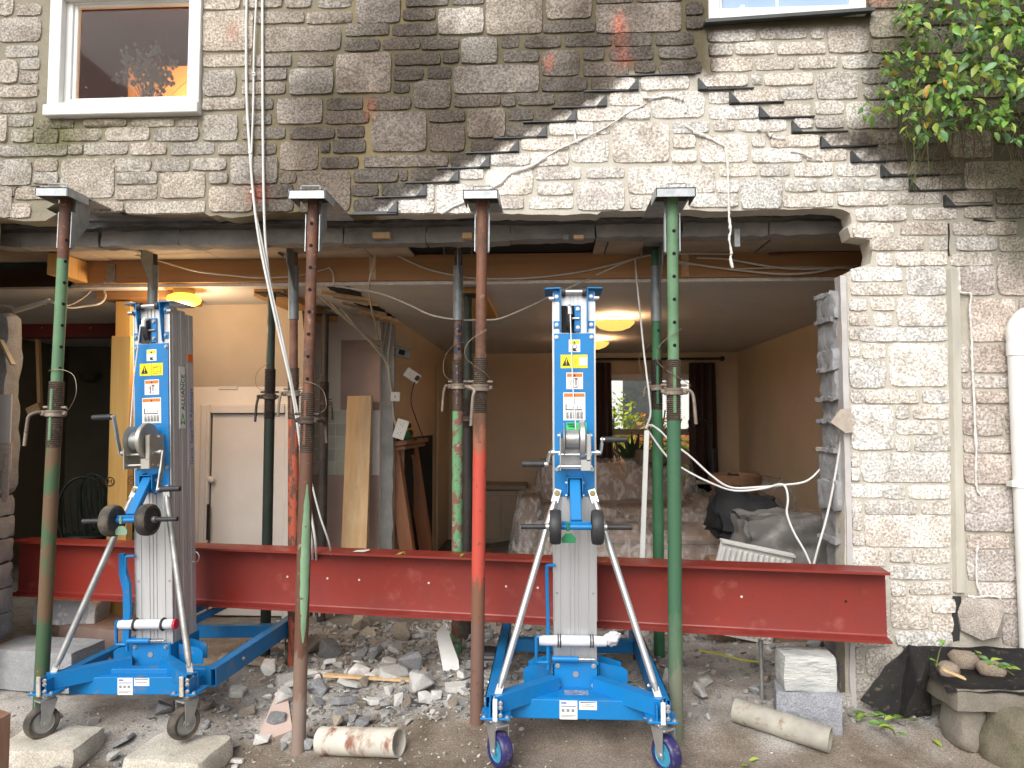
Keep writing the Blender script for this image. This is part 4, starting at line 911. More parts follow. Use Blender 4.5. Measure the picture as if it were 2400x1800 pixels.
    if new:
        s = Stk(.009, 1.345, Y, .088, .05, 4)
        for j in range(9): s.r(-.034+.004*j, .004, -.032+.004*j+(.001 if j % 3 else 0), .012, 3)
        for j in range(10): s.r(-.028+.0035*j, -.016, -.0265+.0035*j, -.006, 3)
        s.r(-.04, .018, -.004, .021, 3); s.done(cp)
    # lifting cable down to the drum
    MB().tube([(-.0165, -.042, 1.86), (-.008, -.052, 1.55), (.004, -.075, 1.34)] if new else [(-.03, -.042, 1.86), (-.06, -.05, 1.6), (-.078, -.06, 1.3)], .0032, 6).build('lift_cable', M_ZINC if new else M_WHITE, t, 60)
    # winch
    WZ = 1.297; WY = -.085
    mb = MB(); mb.b(-.066, -.061, -.125, -.008, 1.165, 1.325, .001); mb.b(.061, .066, -.125, -.008, 1.165, 1.325, .001); mb.b(-.064, .064, -.012, -.008, 1.165, 1.30)
    mb.b(.022, .064, -.128, -.124, 1.165, 1.212, .001); mb.b(.046, .064, -.128, -.124, 1.205, 1.322, .001)
    for z_ in (1.182, 1.232): mb.cyl((-.07, -.10, z_), (.07, -.10, z_), .006, None, 10)
    wn_ = mb.build('winch', M_STEELP if not new else M_ZINC, t, 25)
    mb = MB(); Rx = Matrix.Translation((0, WY, WZ)) @ rotm((0, R(90), 0))
    mb.lathe([(.010, -.050), (.070, -.050), (.072, -.047), (.064, -.044), (.012, -.044)], 36, Rx); mb.lathe([(.010, .018), (.080, .018), (.084, .021), (.084, .038), (.080, .041), (.06, .038), (.012, .036)], 40, Rx)
    mb.build('drum_flange', M_STEELP if not new else M_ZINC, wn_, 30)
    pr = [(.03, -.044)]; k = 13
    for i in range(k):
        x_ = -.042+.058*i/k; pr += [(.040, x_+.0005), (.0435, x_+.0022), (.040, x_+.004)]
    mb = MB(); mb.lathe(pr+[(.03, .018)], 28, Rx); mb.build('cable_coil', M_ZINC, wn_, 50)
    mb = MB()
    for p_ in ((.066, 1.313), (.066, 1.175), (-.066, 1.313), (-.066, 1.175)): bolt(mb, (p_[0], -.06, p_[1]), .006, 6, (1 if p_[0] > 0 else -1, 0, 0))
    mb.build('bolt', M_ZINC, wn_, 30)
    for s, (ay, az, gx_) in zip((-1, 1), crank):
        mb = MB(); mb.cyl((s*.066, -.085, 1.240), (s*.112, -.085, 1.240), .0075, None, 12); mb.cyl((s*.088, -.085, 1.240), (s*.1, -.085, 1.240), .012, None, 8)
        e = Vector((s*.118, -.085+ay, 1.240+az)); c0 = Vector((s*.108, -.085, 1.240))
        mb.beam(c0, c0.lerp(e, .55)+Vector((s*.002, 0, 0)), .007, .020, up=(s, 0, 0) if False else (0, 1, .3), ext=.01); mb.beam(c0.lerp(e, .5), e, .007, .020, up=(0, 1, .3), ext=.014)
        mb.cyl(e-Vector((s*.006, 0, 0)), e+Vector((s*.012, 0, 0)), .009, None, 10)
        cr = mb.build('crank_handle', M_ZINC if new else M_ZINCD, wn_, 30)
        MB().cyl(e+Vector((s*.012, 0, 0)), e+Vector((s*.105, 0, 0)), .0135, .0125, 16).build('grip', M_RUBBER, cr, 35)
    # tow bar, axle and transport wheels
    mb = MB()
    for s in (-1, 1): mb.prism([(-.006, 1.140), (-.060, 1.128), (-.062, 1.065), (-.035, 1.035), (-.006, 1.045)], .004, Matrix(((0, 0, s, s*.030), (1, 0, 0, 0), (0, 1, 0, 0), (0, 0, 0, 1))))
    mb.b(-.030, .030, -.058, -.006, 1.128, 1.132); tb = mb.build('tow_bracket', BL, t, 25)
    mb = MB(); bolt(mb, (-.033, -.03, 1.105), .006, 6, (-1, 0, 0)); bolt(mb, (.033, -.03, 1.105), .006, 6, (1, 0, 0)); bolt(mb, (-.033, -.03, 1.05), .005, 6, (-1, 0, 0)); bolt(mb, (.033, -.03, 1.05), .005, 6, (1, 0, 0)); mb.build('bolt', M_ZINC, tb, 30)
    AX = Vector((0, -.175, .935))
    mb = MB(); mb.beam((0, -.036, 1.115), AX+Vector((0, .01, .02)), .046, .030, up=(0, -1, .2), bev=.003); arm = mb.build('tow_arm', BL, t, 25)
    d_ = (AX-Vector((0, -.036, 1.115))).normalized(); nrm = Vector((0, -d_.z, d_.y)); nrm = -nrm if nrm.y > 0 else nrm
    fr = Matrix((Vector((1, 0, 0)), -nrm, -d_)).transposed().to_4x4()
    s = Stk(0, 0, 0, .036, .072); s.r(-.015, .022, .015, .033, 2); s.tri([(-.005, .0235), (.005, .0235), (0, .0315)], 3); s.ring(.004, .010, .007, 3, .0007); s.r(-.013, .009, -.006, .011, 3); s.ring(0, -.016, .010, 5, .0005); s.r(-.004, -.02, .004, -.012, 5)
    s.mb.bm.transform(Matrix.Translation(Vector((0, -.036, 1.115)).lerp(AX, .60)+nrm*.0155) @ fr); s.done(arm)
    mb = MB(); mb.cyl(AX+Vector((-.062, 0, 0)), AX+Vector((.062, 0, 0)), .0125, None, 16); mb.b(-.06, .06, -.182, -.168, .945, .958, .002); axl = mb.build('axle', BL, t, 30)
    for s in (-1, 1):
        Rx = Matrix.Translation(AX+Vector((s*.086, 0, 0))) @ rotm((0, R(90), 0))
        mb = MB(); mb.lathe([(.052, -.023), (.066, -.0235), (.071, -.018), (.0735, 0), (.071, .018), (.066, .0235), (.052, .023)], 32, Rx, False); w = mb.build('transport_wheel', M_RUBBER if new else M_RUBBERW, t, 40)
        mb = MB(); mb.lathe([(.053, s*.020), (.049, s*.020), (.046, s*.006), (.02, s*.008), (.017, s*.026), (.012, s*.027)], 28, Rx); mb.lathe([(.053, -s*.021), (.03, -s*.016), (.012, -s*.017)], 28, Rx); mb.build('wheel_hub', M_RUBBER, w, 30)
        MB().cyl(AX+Vector((s*.108, 0, 0)), AX+Vector((s*.125, 0, 0)), .015, None, 14).build('bush', M_ZINC, w, 30)
        MB().cyl(AX+Vector((s*.116, 0, 0)), AX+Vector((s*.228, 0, 0)), .0112, .0108, 14).build('push_grip', M_RUBBER, t, 30)
    # hang tag on the axle
    mt = mat('green_tag', (.02, .20, .08) if new else (.22, .34, .24), rough=.4)
    xo = -.035; mb = MB(); mb.box((AX.x+xo, AX.y-.002, AX.z+.002), (.012, .034, .036), None, .003); mb.prism([(-.028, -.06), (.026, -.06), (.028, -.038), (.010, -.020), (-.012, -.020), (-.030, -.04)], .004, Matrix.Translation(AX+Vector((xo+.004, -.012, -.004))) @ rotm((R(90), 0, 0))); mb.build('hang_tag', mt, t, 20)
    # galvanised braces from the mast to the arm ends
    EX, EY = half, -.255
    for s in (-1, 1):
        a = Vector((s*.0765, -.020, 1.060)); b_ = Vector((s*(EX-.015), EY+.01, .262)); dd = (b_-a).normalized()
        mb = MB(); mb.beam(a-dd*.018, a+dd*.045, .034, .006, up=(0, 1, 0), bev=.002); mb.cyl(a+dd*.035, a+dd*.07, .010, .0145, 12); mb.cyl(a+dd*.065, b_-dd*.07, .0145, None, 14); mb.cyl(b_-dd*.075, b_-dd*.035, .0145, .010, 12); mb.beam(b_-dd*.05, b_+dd*.015, .030, .006, up=(0, 1, 0), bev=.002)
        br = mb.build('brace', ZN, t, 35)
        mb = MB(); bolt(mb, a+Vector((0, -.004, 0)), .009, 6, (0, -1, 0), .008); bolt(mb, b_+Vector((0, -.004, 0)), .007, 6, (0, -1, 0), .008); mb.build('bolt', mat('brass_bolt', (.5, .42, .22), rough=.35, metal=.8), br, 30)
    # base: back plate, cross tube, arms, legs, rear crossbar
    mb = MB(); mb.b(-.098, .098, -.030, -.022, .195, .335, .002); mb.b(-.098, -.09, -.03, .22, .20, .325, .001); mb.b(.09, .098, -.03, .22, .20, .325, .001); bpz = mb.build('mast_socket', BL, t, 20)
    mb = MB()
    for bx_ in (-.076, .076):
        for bz_ in (.318, .235): bolt(mb, (bx_, -.030, bz_), .007)
    mb.build('bolt', ZN, bpz, 30); MB().cyl((0, -.030, .282), (0, -.033, .282), .0125, None, 16).build('cap', M_GREY, bpz, 30)
    CW = min(half-.02, .31)
    mb = MB(); mb.b(-CW, CW, -.165, -.095, .146, .224, .003); mb.prism([(-.165, -.150), (.165, -.150), (.10, -.03), (-.10, -.03)], .006, Matrix.Translation((0, 0, .2205))); ct = mb.build('cross_tube', BL, t, 20)
    s = Stk(-.035, .184, -.1652, .072, .076); s.ring(0, 0, 0, 3) if False else None
    for k in range(3): s.r(-.028+.02*k, -.008, -.016+.02*k, .004, 5)
    s.r(-.03, .014, .03, .017, 7); s.r(-.03, .026, -.008, .031, 7); s.r(-.03, -.022, .03, -.020, 5); s.r(-.03, -.028, .018, -.026, 5); s.done(ct)
    s = Stk(.044, .203, -.1652, .072, .034); s.r(-.032, .011, .032, .014, 3); s.r(-.026, -.003, .026, 0, 5); s.r(-.012, .004, .012, .006, 5); s.done(ct)
    mb = MB(); mb.b(-.05, .05, -.115, -.065, .2268, .2276); mb.build('data_plate', mat('etched_plate', (.55, .56, .6), (.2, .22, .28), scale=60, rough=.4, metal=.5), ct, 20)
    for s in (-1, 1):
        p0 = Vector((s*.085, -.045, .244)); p1 = Vector((s*EX, EY-.005, .240)); dd = (p1-p0).normalized(); pp = Vector((-dd.y, dd.x, 0))
        mb = MB(); w_, h_, th = .050, .068, .004
        for o_ in (-1, 1):
            mb.beam(p0+pp*o_*(w_/2-th/2), p1+pp*o_*(w_/2-th/2), th, h_); mb.beam(p0+Vector((0, 0, o_*(h_/2-th/2))), p1+Vector((0, 0, o_*(h_/2-th/2))), w_-.0004, th)
        ar = mb.build('stabiliser_arm', BL, t, 20)
        mb = MB(); e = Vector((s*(EX-.012), EY-.004, 0)); mb.b(e.x-.058, e.x+.058, e.y-.055, e.y+.055, .196, .205, .002); mb.b(e.x-.022-.003, e.x-.022+.003, e.y-.05, e.y+.03, .205, .262); mb.b(e.x+.022-.003, e.x+.022+.003, e.y-.05, e.y+.03, .205, .262); pt = mb.build('corner_plate', BL, t, 20)
        MB().b(e.x-.009, e.x+.009, e.y-.066, e.y-.058, .196, .282, .002).build('reflector_strip', M_WHITE if new else mat('chipped_white', (.62, .58, .5), (.4, .32, .24), scale=25, rough=.7), pt, 20)
        mb = MB()
        for z_ in (.262, .245, .215): bolt(mb, (e.x+.02, e.y-.05, z_), .006); 
        bolt(mb, (e.x-.045, e.y-.045, .205), .006, 6, (0, 0, 1)); bolt(mb, (e.x+.045, e.y-.045, .205), .006, 6, (0, 0, 1)); mb.build('bolt', M_ZINC, pt, 30)
        caster(t, e.x, e.y, .1955, casters[0] if s < 0 else casters[1], M_WHEELB if new else M_RUBBERW, M_CYAN if new else M_ZINCD, not new, M_ZINC if new else None)
        # fold bracket fins behind the arm
        mb = MB(); Mf = Matrix.Translation((s*.105, .03, .22)) @ rotm((R(90), 0, 0))
        mb.prism([(0, 0), (s*.12, 0), (s*.12, .06), (s*.10, .075), (0, .095)], .005, Mf); mb.build('fold_bracket', BL, t, 20)
        MB().prism([(0, 0), (s*.10, 0), (s*.10, .07), (0, .10)], .005, Matrix.Translation((0, .07, .005)) @ Mf).build('fold_bracket', BL, t, 20)
        lx = s*(half+.012 if legs is None else legs[0]); l0, l1 = (EY+.055, .86) if legs is None else (legs[1], legs[2])
        mb = MB(); w_, h_ = .05, .082
        for o_ in (-1, 1): mb.b(lx+o_*(w_/2-.002)-.002, lx+o_*(w_/2-.002)+.002, l0, l1, .165, .165+h_); mb.b(lx-w_/2+.0002, lx+w_/2-.0002, l0, l1, .165+(0 if o_ < 0 else h_-.004), .165+(.004 if o_ < 0 else h_))
        lg = mb.build('leg', BL, t, 20)
        mb = MB(); bolt(mb, (lx+.026, l0+.25, .21), .008, 6, (1, 0, 0)); bolt(mb, (lx-.026, l0+.25, .21), .008, 6, (-1, 0, 0)); mb.build('bolt', ZN, lg, 30)
        caster(t, lx, l1-.05, .164, 15*s, M_WHEELB if new else M_RUBBERW, M_CYAN if new else M_ZINCD, not new, None)
    rx = (half+.012 if legs is None else legs[0])
    MB().b(-rx+.03, rx-.03, .60, .655, .17, .235, .003).build('rear_crossbar', BL, t, 20)
    if legs is not None: MB().b(-rx, rx, -.12, -.07, .166, .246, .003).build('leg_socket_tube', BL, t, 20)
    # hidden carriage and forks under the beam
    z_f = .385
    mb = MB(); mb.b(-.07, .07, .212, .235, z_f-.02, .9, .002); mb.b(-.075, -.045, .235, .60, z_f-.035, z_f-.006); mb.b(.045, .075, .235, .60, z_f-.035, z_f-.006); mb.build('fork_carriage', BL, t, 20)
    # brake lever, tee handle, spring pin
    mb = MB(); mb.tube(crom([(-.118, -.03, .30), (-.118, -.03, .50), (-.120, -.03, .60), (-.122, -.032, .68), (-.122, -.03, .735), (-.118, -.028, .745), (-.085, -.02, .745)], 4), .0075, 8)
    mb.tube([(-.118, -.035, .44), (-.165, -.035, .44), (-.168, -.035, .435), (-.168, -.035, .34), (-.164, -.035, .332), (-.118, -.035, .332)], .0075, 8)
    if not new: mb.prism([(-.135, .34), (-.105, .34), (-.095, .50), (-.10, .62), (-.125, .70), (-.125, .76), (-.15, .76), (-.15, .66), (-.13, .58), (-.13, .48)], .02, Matrix.Translation((0, -.02, 0)) @ rotm((R(90), 0, 0)))
    mb.build('brake_lever', BL, t, 40)
    mb = MB(); mb.cyl((-.10, -.05, .352), (.01, -.05, .352), .0125, None, 14); pn = mb.build('lock_pin', BL, t, 35)
    MB().tube([(.012+.06*i/60, -.05+.009*math.cos(i*.7), .352+.009*math.sin(i*.7)) for i in range(61)], .0016, 5).cyl((.01, -.05, .352), (.08, -.05, .352), .005, None, 8).build('pin_spring', M_ZINC, pn, 50)
    # rolled manual in a white tube strapped across the mast
    zt_ = .425; x0_, x1_ = (-.155, .13) if new else (-.15, .12)
    pr = [(.001, x0_), (.021, x0_)] + [(.0225+.0012*nz(i*.9, 3), x0_+(x1_-x0_)*i/14) for i in range(1, 14)] + [(.021, x1_), (.001, x1_)]
    mb = MB(); mb.lathe(pr, 18, Matrix.Translation((0, -.035, zt_)) @ rotm((0, R(90), 0)) @ Matrix.Translation((0, 0, 0))); tu = mb.build('document_tube', M_SLEEVE, t, 50)
    if new: mb = crumple((.075, .035, .055), .016, 5); mb.bm.transform(Matrix.Translation((.155, -.035, zt_+.012)) @ rotm((0, R(-35), 0))); mb.build('bag_twist', mat('clear_bag', (.70, .69, .70), (.55, .53, .55), scale=30, rough=.25, bump=.5, bscale=50), tu, 60)
    else: MB().cyl((x1_, -.035, zt_), (x1_+.012, -.035, zt_), .0235, None, 16).build('red_cap', M_REDST, tu, 35)
    for x_ in (-.07, .068):
        for o_ in ((-.005, .005) if new else (0,)): 
            n = 20; mb = MB(); mb.tube([(x_+o_, -.035+.026*math.cos(2*math.pi*i/n), zt_+.026*math.sin(2*math.pi*i/n)) for i in range(n+1)], .0028 if new else .0055, 6, False); mb.build('strap', M_RUBBER, tu, 50)
    return t
T2 = lift((V(1241, 1000, 3.13).x, 3.13, .03), None, 'bright clean blue lift with dark blue casters, standing on the bare concrete', .335, True, ((-.075, -.045, 0), (.06, .055, 0)), casters=(34, 32))
q1 = V(338, 1050, 3.35)
T1L = lift((V(338, 1430, 3.32).x, 3.32, .018), Euler((0, R(-2.2), R(-3))).to_matrix(), 'used blue lift with muddy wheels, its front casters resting on two pale stones', .338, False, ((-.03, .175, 0), (-.06, -.17, 0)), legs=(.345, -.12, .80), casters=(-28, -24))
# lettering on the side of the used lift
Ms = Matrix(((0, 0, 1, .0965), (0, 1, 0, 0), (1, 0, 0, 0), (0, 0, 0, 1)))
def side_text(s_, size, y, z, m, rev=False):
    # reads upwards on the right hand face of the mast
    M = Matrix.Translation((.0978, y, z)) @ Matrix(((0, 0, 1, 0), (0, -1, 0, 0), (1, 0, 0, 0), (0, 0, 0, 1)))
    return text_into(T1L, s_, size, M, m)
MB().b(.0935, .0945+.0025, .070, .118, 1.35, 1.66).build('name_strip', M_WHITE, T1L, 20)
side_text('ALLIANCE', .040, .112, 1.44, M_INK); side_text('access', .018, .078, 1.54, M_INKG)
mb = MB(); Mt = Matrix.Translation((.0972, .095, 1.395)) @ Matrix(((0, 0, 1, 0), (0, -1, 0, 0), (1, 0, 0, 0), (0, 0, 0, 1)))
for a_, b_ in (((-.025, -.018), (.03, .0)), ((.03, .0), (-.025, .018)), ((-.025, .018), (-.012, 0)), ((-.012, 0), (-.025, -.018))): mb.beam(Mt @ Vector((a_[0], a_[1], 0)), Mt @ Vector((b_[0], b_[1], 0)), .006, .001, up=(1, 0, 0))
mb.build('green_emblem', M_INKG, T1L, 20)
MB().b(.0945, .0975, .142, .190, 1.15, 1.68).build('grey_strip', mat('silver_decal', (.55, .56, .58), rough=.4, metal=.3), T1L, 20)
M_ = Matrix.Translation((.0978, .182, 1.165)) @ Matrix(((0, 0, 1, 0), (0, -1, 0, 0), (1, 0, 0, 0), (0, 0, 0, 1)))
text_into(T1L, 'Genie  Superlift Advantage', .036, M_, M_INKB)
MB().b(.0945, .098, .145, .188, 1.69, 1.73).build('red_decal', M_ORG, T1L, 20)
n = 20; c_ = Vector((.108, .17, .70)); MB().tube([c_+Vector((.022*math.cos(2*math.pi*i/n), 0, .026*math.sin(2*math.pi*i/n))) for i in range(n+1)], .0028, 6, False).build('pull_ring', M_ZINC, T1L, 50)
# ------------------------------------------------------------------ windows, pipe and cables on the wall
M_UPVC = mat('white_upvc', (.78, .78, .76), (.70, .70, .67), scale=6, rough=.35, rough2=.5, c3=(.45, .42, .34), s3=5, lo3=.72, hi3=.85)
M_GLASS = bpy.data.materials.new('window_glass'); M_GLASS.use_nodes = True
nt = M_GLASS.node_tree; nt.nodes.clear(); o_ = nt.nodes.new('ShaderNodeOutputMaterial'); mx = nt.nodes.new('ShaderNodeMixShader'); tr = nt.nodes.new('ShaderNodeBsdfTransparent'); gl = nt.nodes.new('ShaderNodeBsdfGlossy'); fr = nt.nodes.new('ShaderNodeFresnel')
gl.inputs['Roughness'].default_value = .03; tr.inputs[0].default_value = (.92, .93, .92, 1); fr.inputs[0].default_value = 1.16
nt.links.new(fr.outputs[0], mx.inputs[0]); nt.links.new(tr.outputs[0], mx.inputs[1]); nt.links.new(gl.outputs[0], mx.inputs[2]); nt.links.new(mx.outputs[0], o_.inputs[0])
def frame(mb, x0, x1, z0, z1, w, y0, y1, bev=.003):
    mb.b(x0, x0+w, y0, y1, z0, z1, bev); mb.b(x1-w, x1, y0, y1, z0, z1, bev); mb.b(x0+w, x1-w, y0+.001, y1-.001, z0, z0+w, bev); mb.b(x0+w, x1-w, y0+.001, y1-.001, z1-w, z1, bev); return mb
a = wz(108, 253); b_ = wz(441, -32)
t = thing('house_window', 'white framed window with a dried flower vase glowing behind its rain spotted glass', 'window', ((a[0]+b_[0])/2, YW, a[1]))
frame(MB(), a[0], b_[0], a[1], b_[1], .062, YW-.028, YW+.06).build('frame', M_UPVC, t, 25, world=True)
MB().b(a[0]-.006, b_[0]+.004, YW-.05, YW+.02, a[1]-.012, a[1]+.045, .004).build('sill', M_UPVC, t, 25, world=True)
frame(MB(), a[0]+.06, b_[0]-.040, a[1]+.060, b_[1]-.035, .036, YW+.008, YW+.05).build('sash', M_UPVC, t, 25, world=True)
frame(MB(), a[0]+.094, b_[0]-.060, a[1]+.082, b_[1]-.060, .022, YW+.020, YW+.048).build('glazing_bead', M_UPVC, t, 25, world=True)
MB().b(a[0]+.10, b_[0]-.07, YW+.032, YW+.036, a[1]+.09, b_[1]-.07).build('pane', M_GLASS, t, 20, world=True)
mb = MB()
for _ in range(420):
    x_ = rnd.uniform(a[0]+.12, b_[0]-.08); z_ = rnd.uniform(a[1]+.11, b_[1]-.12); r_ = rnd.uniform(.0008, .0021)
    if nz(x_*5, z_*5, 3) > -.15: mb.cyl((x_, YW+.032, z_), (x_, YW+.0312, z_), r_, r_*.5, 5)
mb.build('rain_drops', mat('water_drop', (.75, .72, .7), rough=.1), t, 0, world=True)['kind'] = 'stuff'
# room upstairs behind that window
M_BROWNR = mat('brown_room_paint', (.27, .12, .08), (.22, .10, .07), scale=2, rough=.8)
S(MB().b(-4.2, -.6, 5.2, 5.3, 2.62, 5.1).b(-4.3, -4.2, 3.55, 5.3, 2.62, 5.1).b(-.7, -.6, 3.55, 5.2, 2.62, 5.1), 'upstairs_room_wall', M_BROWNR)
S(MB().b(-4.3, 3.6, 3.52, 5.4, 5.08, 5.16), 'upstairs_ceiling', M_BROWNR)
c = V(355, 226, 3.62)
MB().b(a[0]-.1, b_[0]+.1, YW+.108, 3.74, a[1]+.06, a[1]+.085)
mb = MB(); mb.b(a[0]-.02, b_[0]+.02, YW+.11, 3.80, a[1]+.055, a[1]+.080); S(mb, 'window_board', M_UPVC)
vx = V(318, 215, 3.60); zb = a[1]+.080
t = thing('flower_vase', 'vase of dry brown flowers on the sill inside the upstairs window', 'vase', (vx.x, 3.62, zb))
MB().lathe([(.03, 0), (.038, .02), (.040, .08), (.036, .105), (.030, .105), (.030, .012), (.001, .012)], 18, None, False).build('vase', mat('dark_glass_vase', (.10, .07, .06), rough=.15), t)
mb = MB()
for _ in range(70):
    e = Vector((rnd.gauss(0, .06), rnd.gauss(0, .03), .24+rnd.gauss(0, .055))); s_ = Vector((rnd.uniform(-.02, .02), rnd.uniform(-.02, .02), .02)); m_ = s_.lerp(e, .6)+Vector((0, 0, .02))
    mb.tube([s_, m_, e], .0012, 3)
    for k in range(5):
        q = e+Vector((rnd.gauss(0, .014), rnd.gauss(0, .012), rnd.gauss(0, .014))); r_ = .011; mb.quad(q+Vector((-r_, 0, 0)), q+Vector((0, r_*.5, -r_)), q+Vector((r_, 0, 0)), q+Vector((0, -r_*.5, r_)))
mb.build('dried_flowers', mat('dry_flower', (.12, .08, .06), (.07, .045, .04), scale=60, rough=.9), t, 0, fix=False)
# the lit table lamp in that room
lp = V(430, 282, 4.45)
t = thing('table_lamp', 'glowing orange table lamp low in the room behind the vase window', 'lamp', (lp.x, 4.3, lp.z-.22))
MB().lathe([(.07, 0), (.07, .01), (.012, .02), (.012, .2)], 16).build('lamp_base', M_BROWNR, t); MB().lathe([(.09, .17), (.06, .31)], 20, None, False).build('lamp_shade', mat('amber_shade', (1.0, .42, .10), rough=.6, emit=2.2), t)
ll = bpy.data.lights.new('table_lamp_light', 'POINT'); ll.energy = 48; ll.color = (1, .5, .17); ll.shadow_soft_size = .08; lo = bpy.data.objects.new('table_lamp_light', ll); col.objects.link(lo); lo.location = (lp.x, 4.42, lp.z+.14)
S(MB().b(lp.x-.3, lp.x+.5, 4.15, 4.5, 2.62, max(2.64, lp.z-.22)), 'lamp_cabinet', M_BROWNR)
rw = V(278, 146, 4.7); S(MB().b(rw.x, -.7, 4.7, 4.78, 2.62, rw.z), 'low_return_wall', mat('ochre_return', (.55, .36, .2), (.5, .32, .17), scale=3, rough=.8))
# second window, only its foot is in the picture
a = wz(1530, 45); b_ = wz(1858, -330)
t = thing('house_window', 'white framed window with frosted glass painted in reflected sky blue over a black slate sill', 'window', ((a[0]+b_[0])/2, YW, a[1]))
frame(MB(), a[0], b_[0], a[1], b_[1], .05, YW-.020, YW+.06).build('frame', M_UPVC, t, 25, world=True)
frame(MB(), a[0]+.05, b_[0]-.05, a[1]+.035, b_[1]-.066, .018, YW+.0, YW+.04).build('glazing_bead', M_UPVC, t, 25, world=True)
MB().b(a[0]+.06, b_[0]-.06, YW+.02, YW+.026, a[1]+.045, b_[1]-.08).build('pane', mat('painted_sky_glass', (.34, .46, .62), (.28, .40, .56), scale=4, rough=.25), t, 20, world=True)  # the blue of the reflected sky is put into the pane colour
MB().b(a[0]+.15, a[0]+.19, YW+.017, YW+.0195, a[1]+.065, a[1]+.072).b(a[0]+.16, a[0]+.18, YW+.017, YW+.0195, a[1]+.072, a[1]+.085).build('paint_spot', M_WHITE, t, 20, world=True)
MB().b(a[0]+.33, a[0]+.342, YW+.017, YW+.0195, a[1]+.06, a[1]+.15).build('paint_spot', M_WHITE, t, 20, world=True)
s0 = P(1650, 62, YW-.03); s1 = P(2045, 34, YW-.03)
mb = MB(); M_SLATE = mat('wet_black_slate', (.05, .056, .055), (.075, .08, .08), scale=8, rough=.35, rough2=.55, bump=.1, bscale=30)
mb.hull([Vector((x_, y_, z_)) for x_, z_ in ((s0.x, s0.z), (s1.x, s1.z)) for y_, dz in ((YW-.06, .020), (YW-.06, -.016), (YW+.09, .045), (YW+.09, -.016)) for z_ in (z_+dz,)]); mb.build('slate_sill', M_SLATE, t, 20, world=True)
# white plastic downpipe
t = thing('downpipe', 'white plastic rainwater downpipe with an elbow on top, fixed to the pinkish wall', 'downpipe', (V(2193, 1380, YW-.06).x, YW-.06, 0))
q = V(2197, 760, YW-.055); r_ = .036
MB().cyl((q.x-.003, YW-.055, V(2197, 745, YW).z), (q.x+.003, YW-.055, .1), r_, None, 22).build('pipe', M_UPVC, t, 40, world=True)
zt_ = V(2197, 745, YW).z
MB().cyl((q.x-.003, YW-.055, zt_-.055), (q.x-.003, YW-.055, zt_+.002), r_+.004, None, 22).tube(crom([(q.x-.003, YW-.055, zt_), (q.x-.001, YW-.055, zt_+.07), (q.x+.04, YW-.05, zt_+.125), (q.x+.12, YW-.04, zt_+.15), (q.x+.3, YW-.03, zt_+.19)], 6), r_+.002, 18).build('elbow', M_UPVC, t, 50, world=True)
zb_ = V(2197, 1043, YW).z; MB().cyl((q.x-.001, YW-.055, zb_-.015), (q.x-.001, YW-.055, zb_+.015), r_+.004, None, 22).b(q.x-.055, q.x-.02, YW-.075, YW-.03, zb_-.012, zb_+.012).build('pipe_clip', M_UPVC, t, 30, world=True)

M_CABLE = mat('white_cable', (.72, .72, .70), (.6, .6, .57), scale=8, rough=.4)
M_CABLEC = mat('cream_cable', (.62, .58, .50), (.5, .46, .4), scale=8, rough=.45)
M_CABLEG = mat('grey_cable', (.38, .36, .33), rough=.5)
def cable(pts, r, label, m=None, name='cable', n=9, group=None):
    w = [V(u, v, y) for u, v, y in pts]; mb = MB(); mb.tube(crom(w, n), r, 7)
    return solo(mb, name, m or M_CABLE, label, 'cable', group, 60)
YC = YW-.022
GH = 'cables hanging down the wall'
cable([(534, -40, YC), (532, 60, YC), (533, 210, YC), (540, 330, YC), (548, 430, YC-.01), (560, 520, 3.35), (578, 610, 3.33), (600, 710, 3.33), (632, 850, 3.36), (655, 1010, 3.42), (672, 1110, 3.46), (682, 1178, 3.50), (684, 1230, 3.72), (690, 1330, 3.85)], .0065, 'slack white cable hanging down the stone, ending behind the brown prop', M_CABLE, group=GH)
cable([(556, -40, YC), (549, 100, YC), (547, 230, YC), (543, 360, YC), (549, 440, YC-.01), (565, 520, 3.36), (585, 620, 3.34), (612, 740, 3.34), (645, 900, 3.38), (668, 1020, 3.44), (690, 1110, 3.48), (712, 1178, 3.55), (716, 1230, 3.76), (722, 1330, 3.9)], .005, 'thin clipped white cable hanging down the stone between two thicker ones', M_CABLE, group=GH)
cable([(567, -40, YC), (567, 100, YC), (568, 300, YC), (571, 470, YC-.01), (577, 560, 3.37), (588, 640, 3.35), (620, 790, 3.35), (640, 880, 3.38), (652, 960, 3.42), (664, 1100, 3.46), (674, 1178, 3.5), (676, 1230, 3.74), (678, 1330, 3.88)], .0065, 'straight white cable hanging plumb down the stone over the opening', M_CABLE, group=GH)
mb = MB(); n_ = 0
for u, v in ((549, 162), (595, 160), (541, 330), (545, 415)):
    p = V(u if u < 560 else 549, v, YC); MB().box((p.x, p.y-.002, p.z), (.018, .012, .014), None, .002).build('cable_clip', M_CABLE, W, 30, world=True)
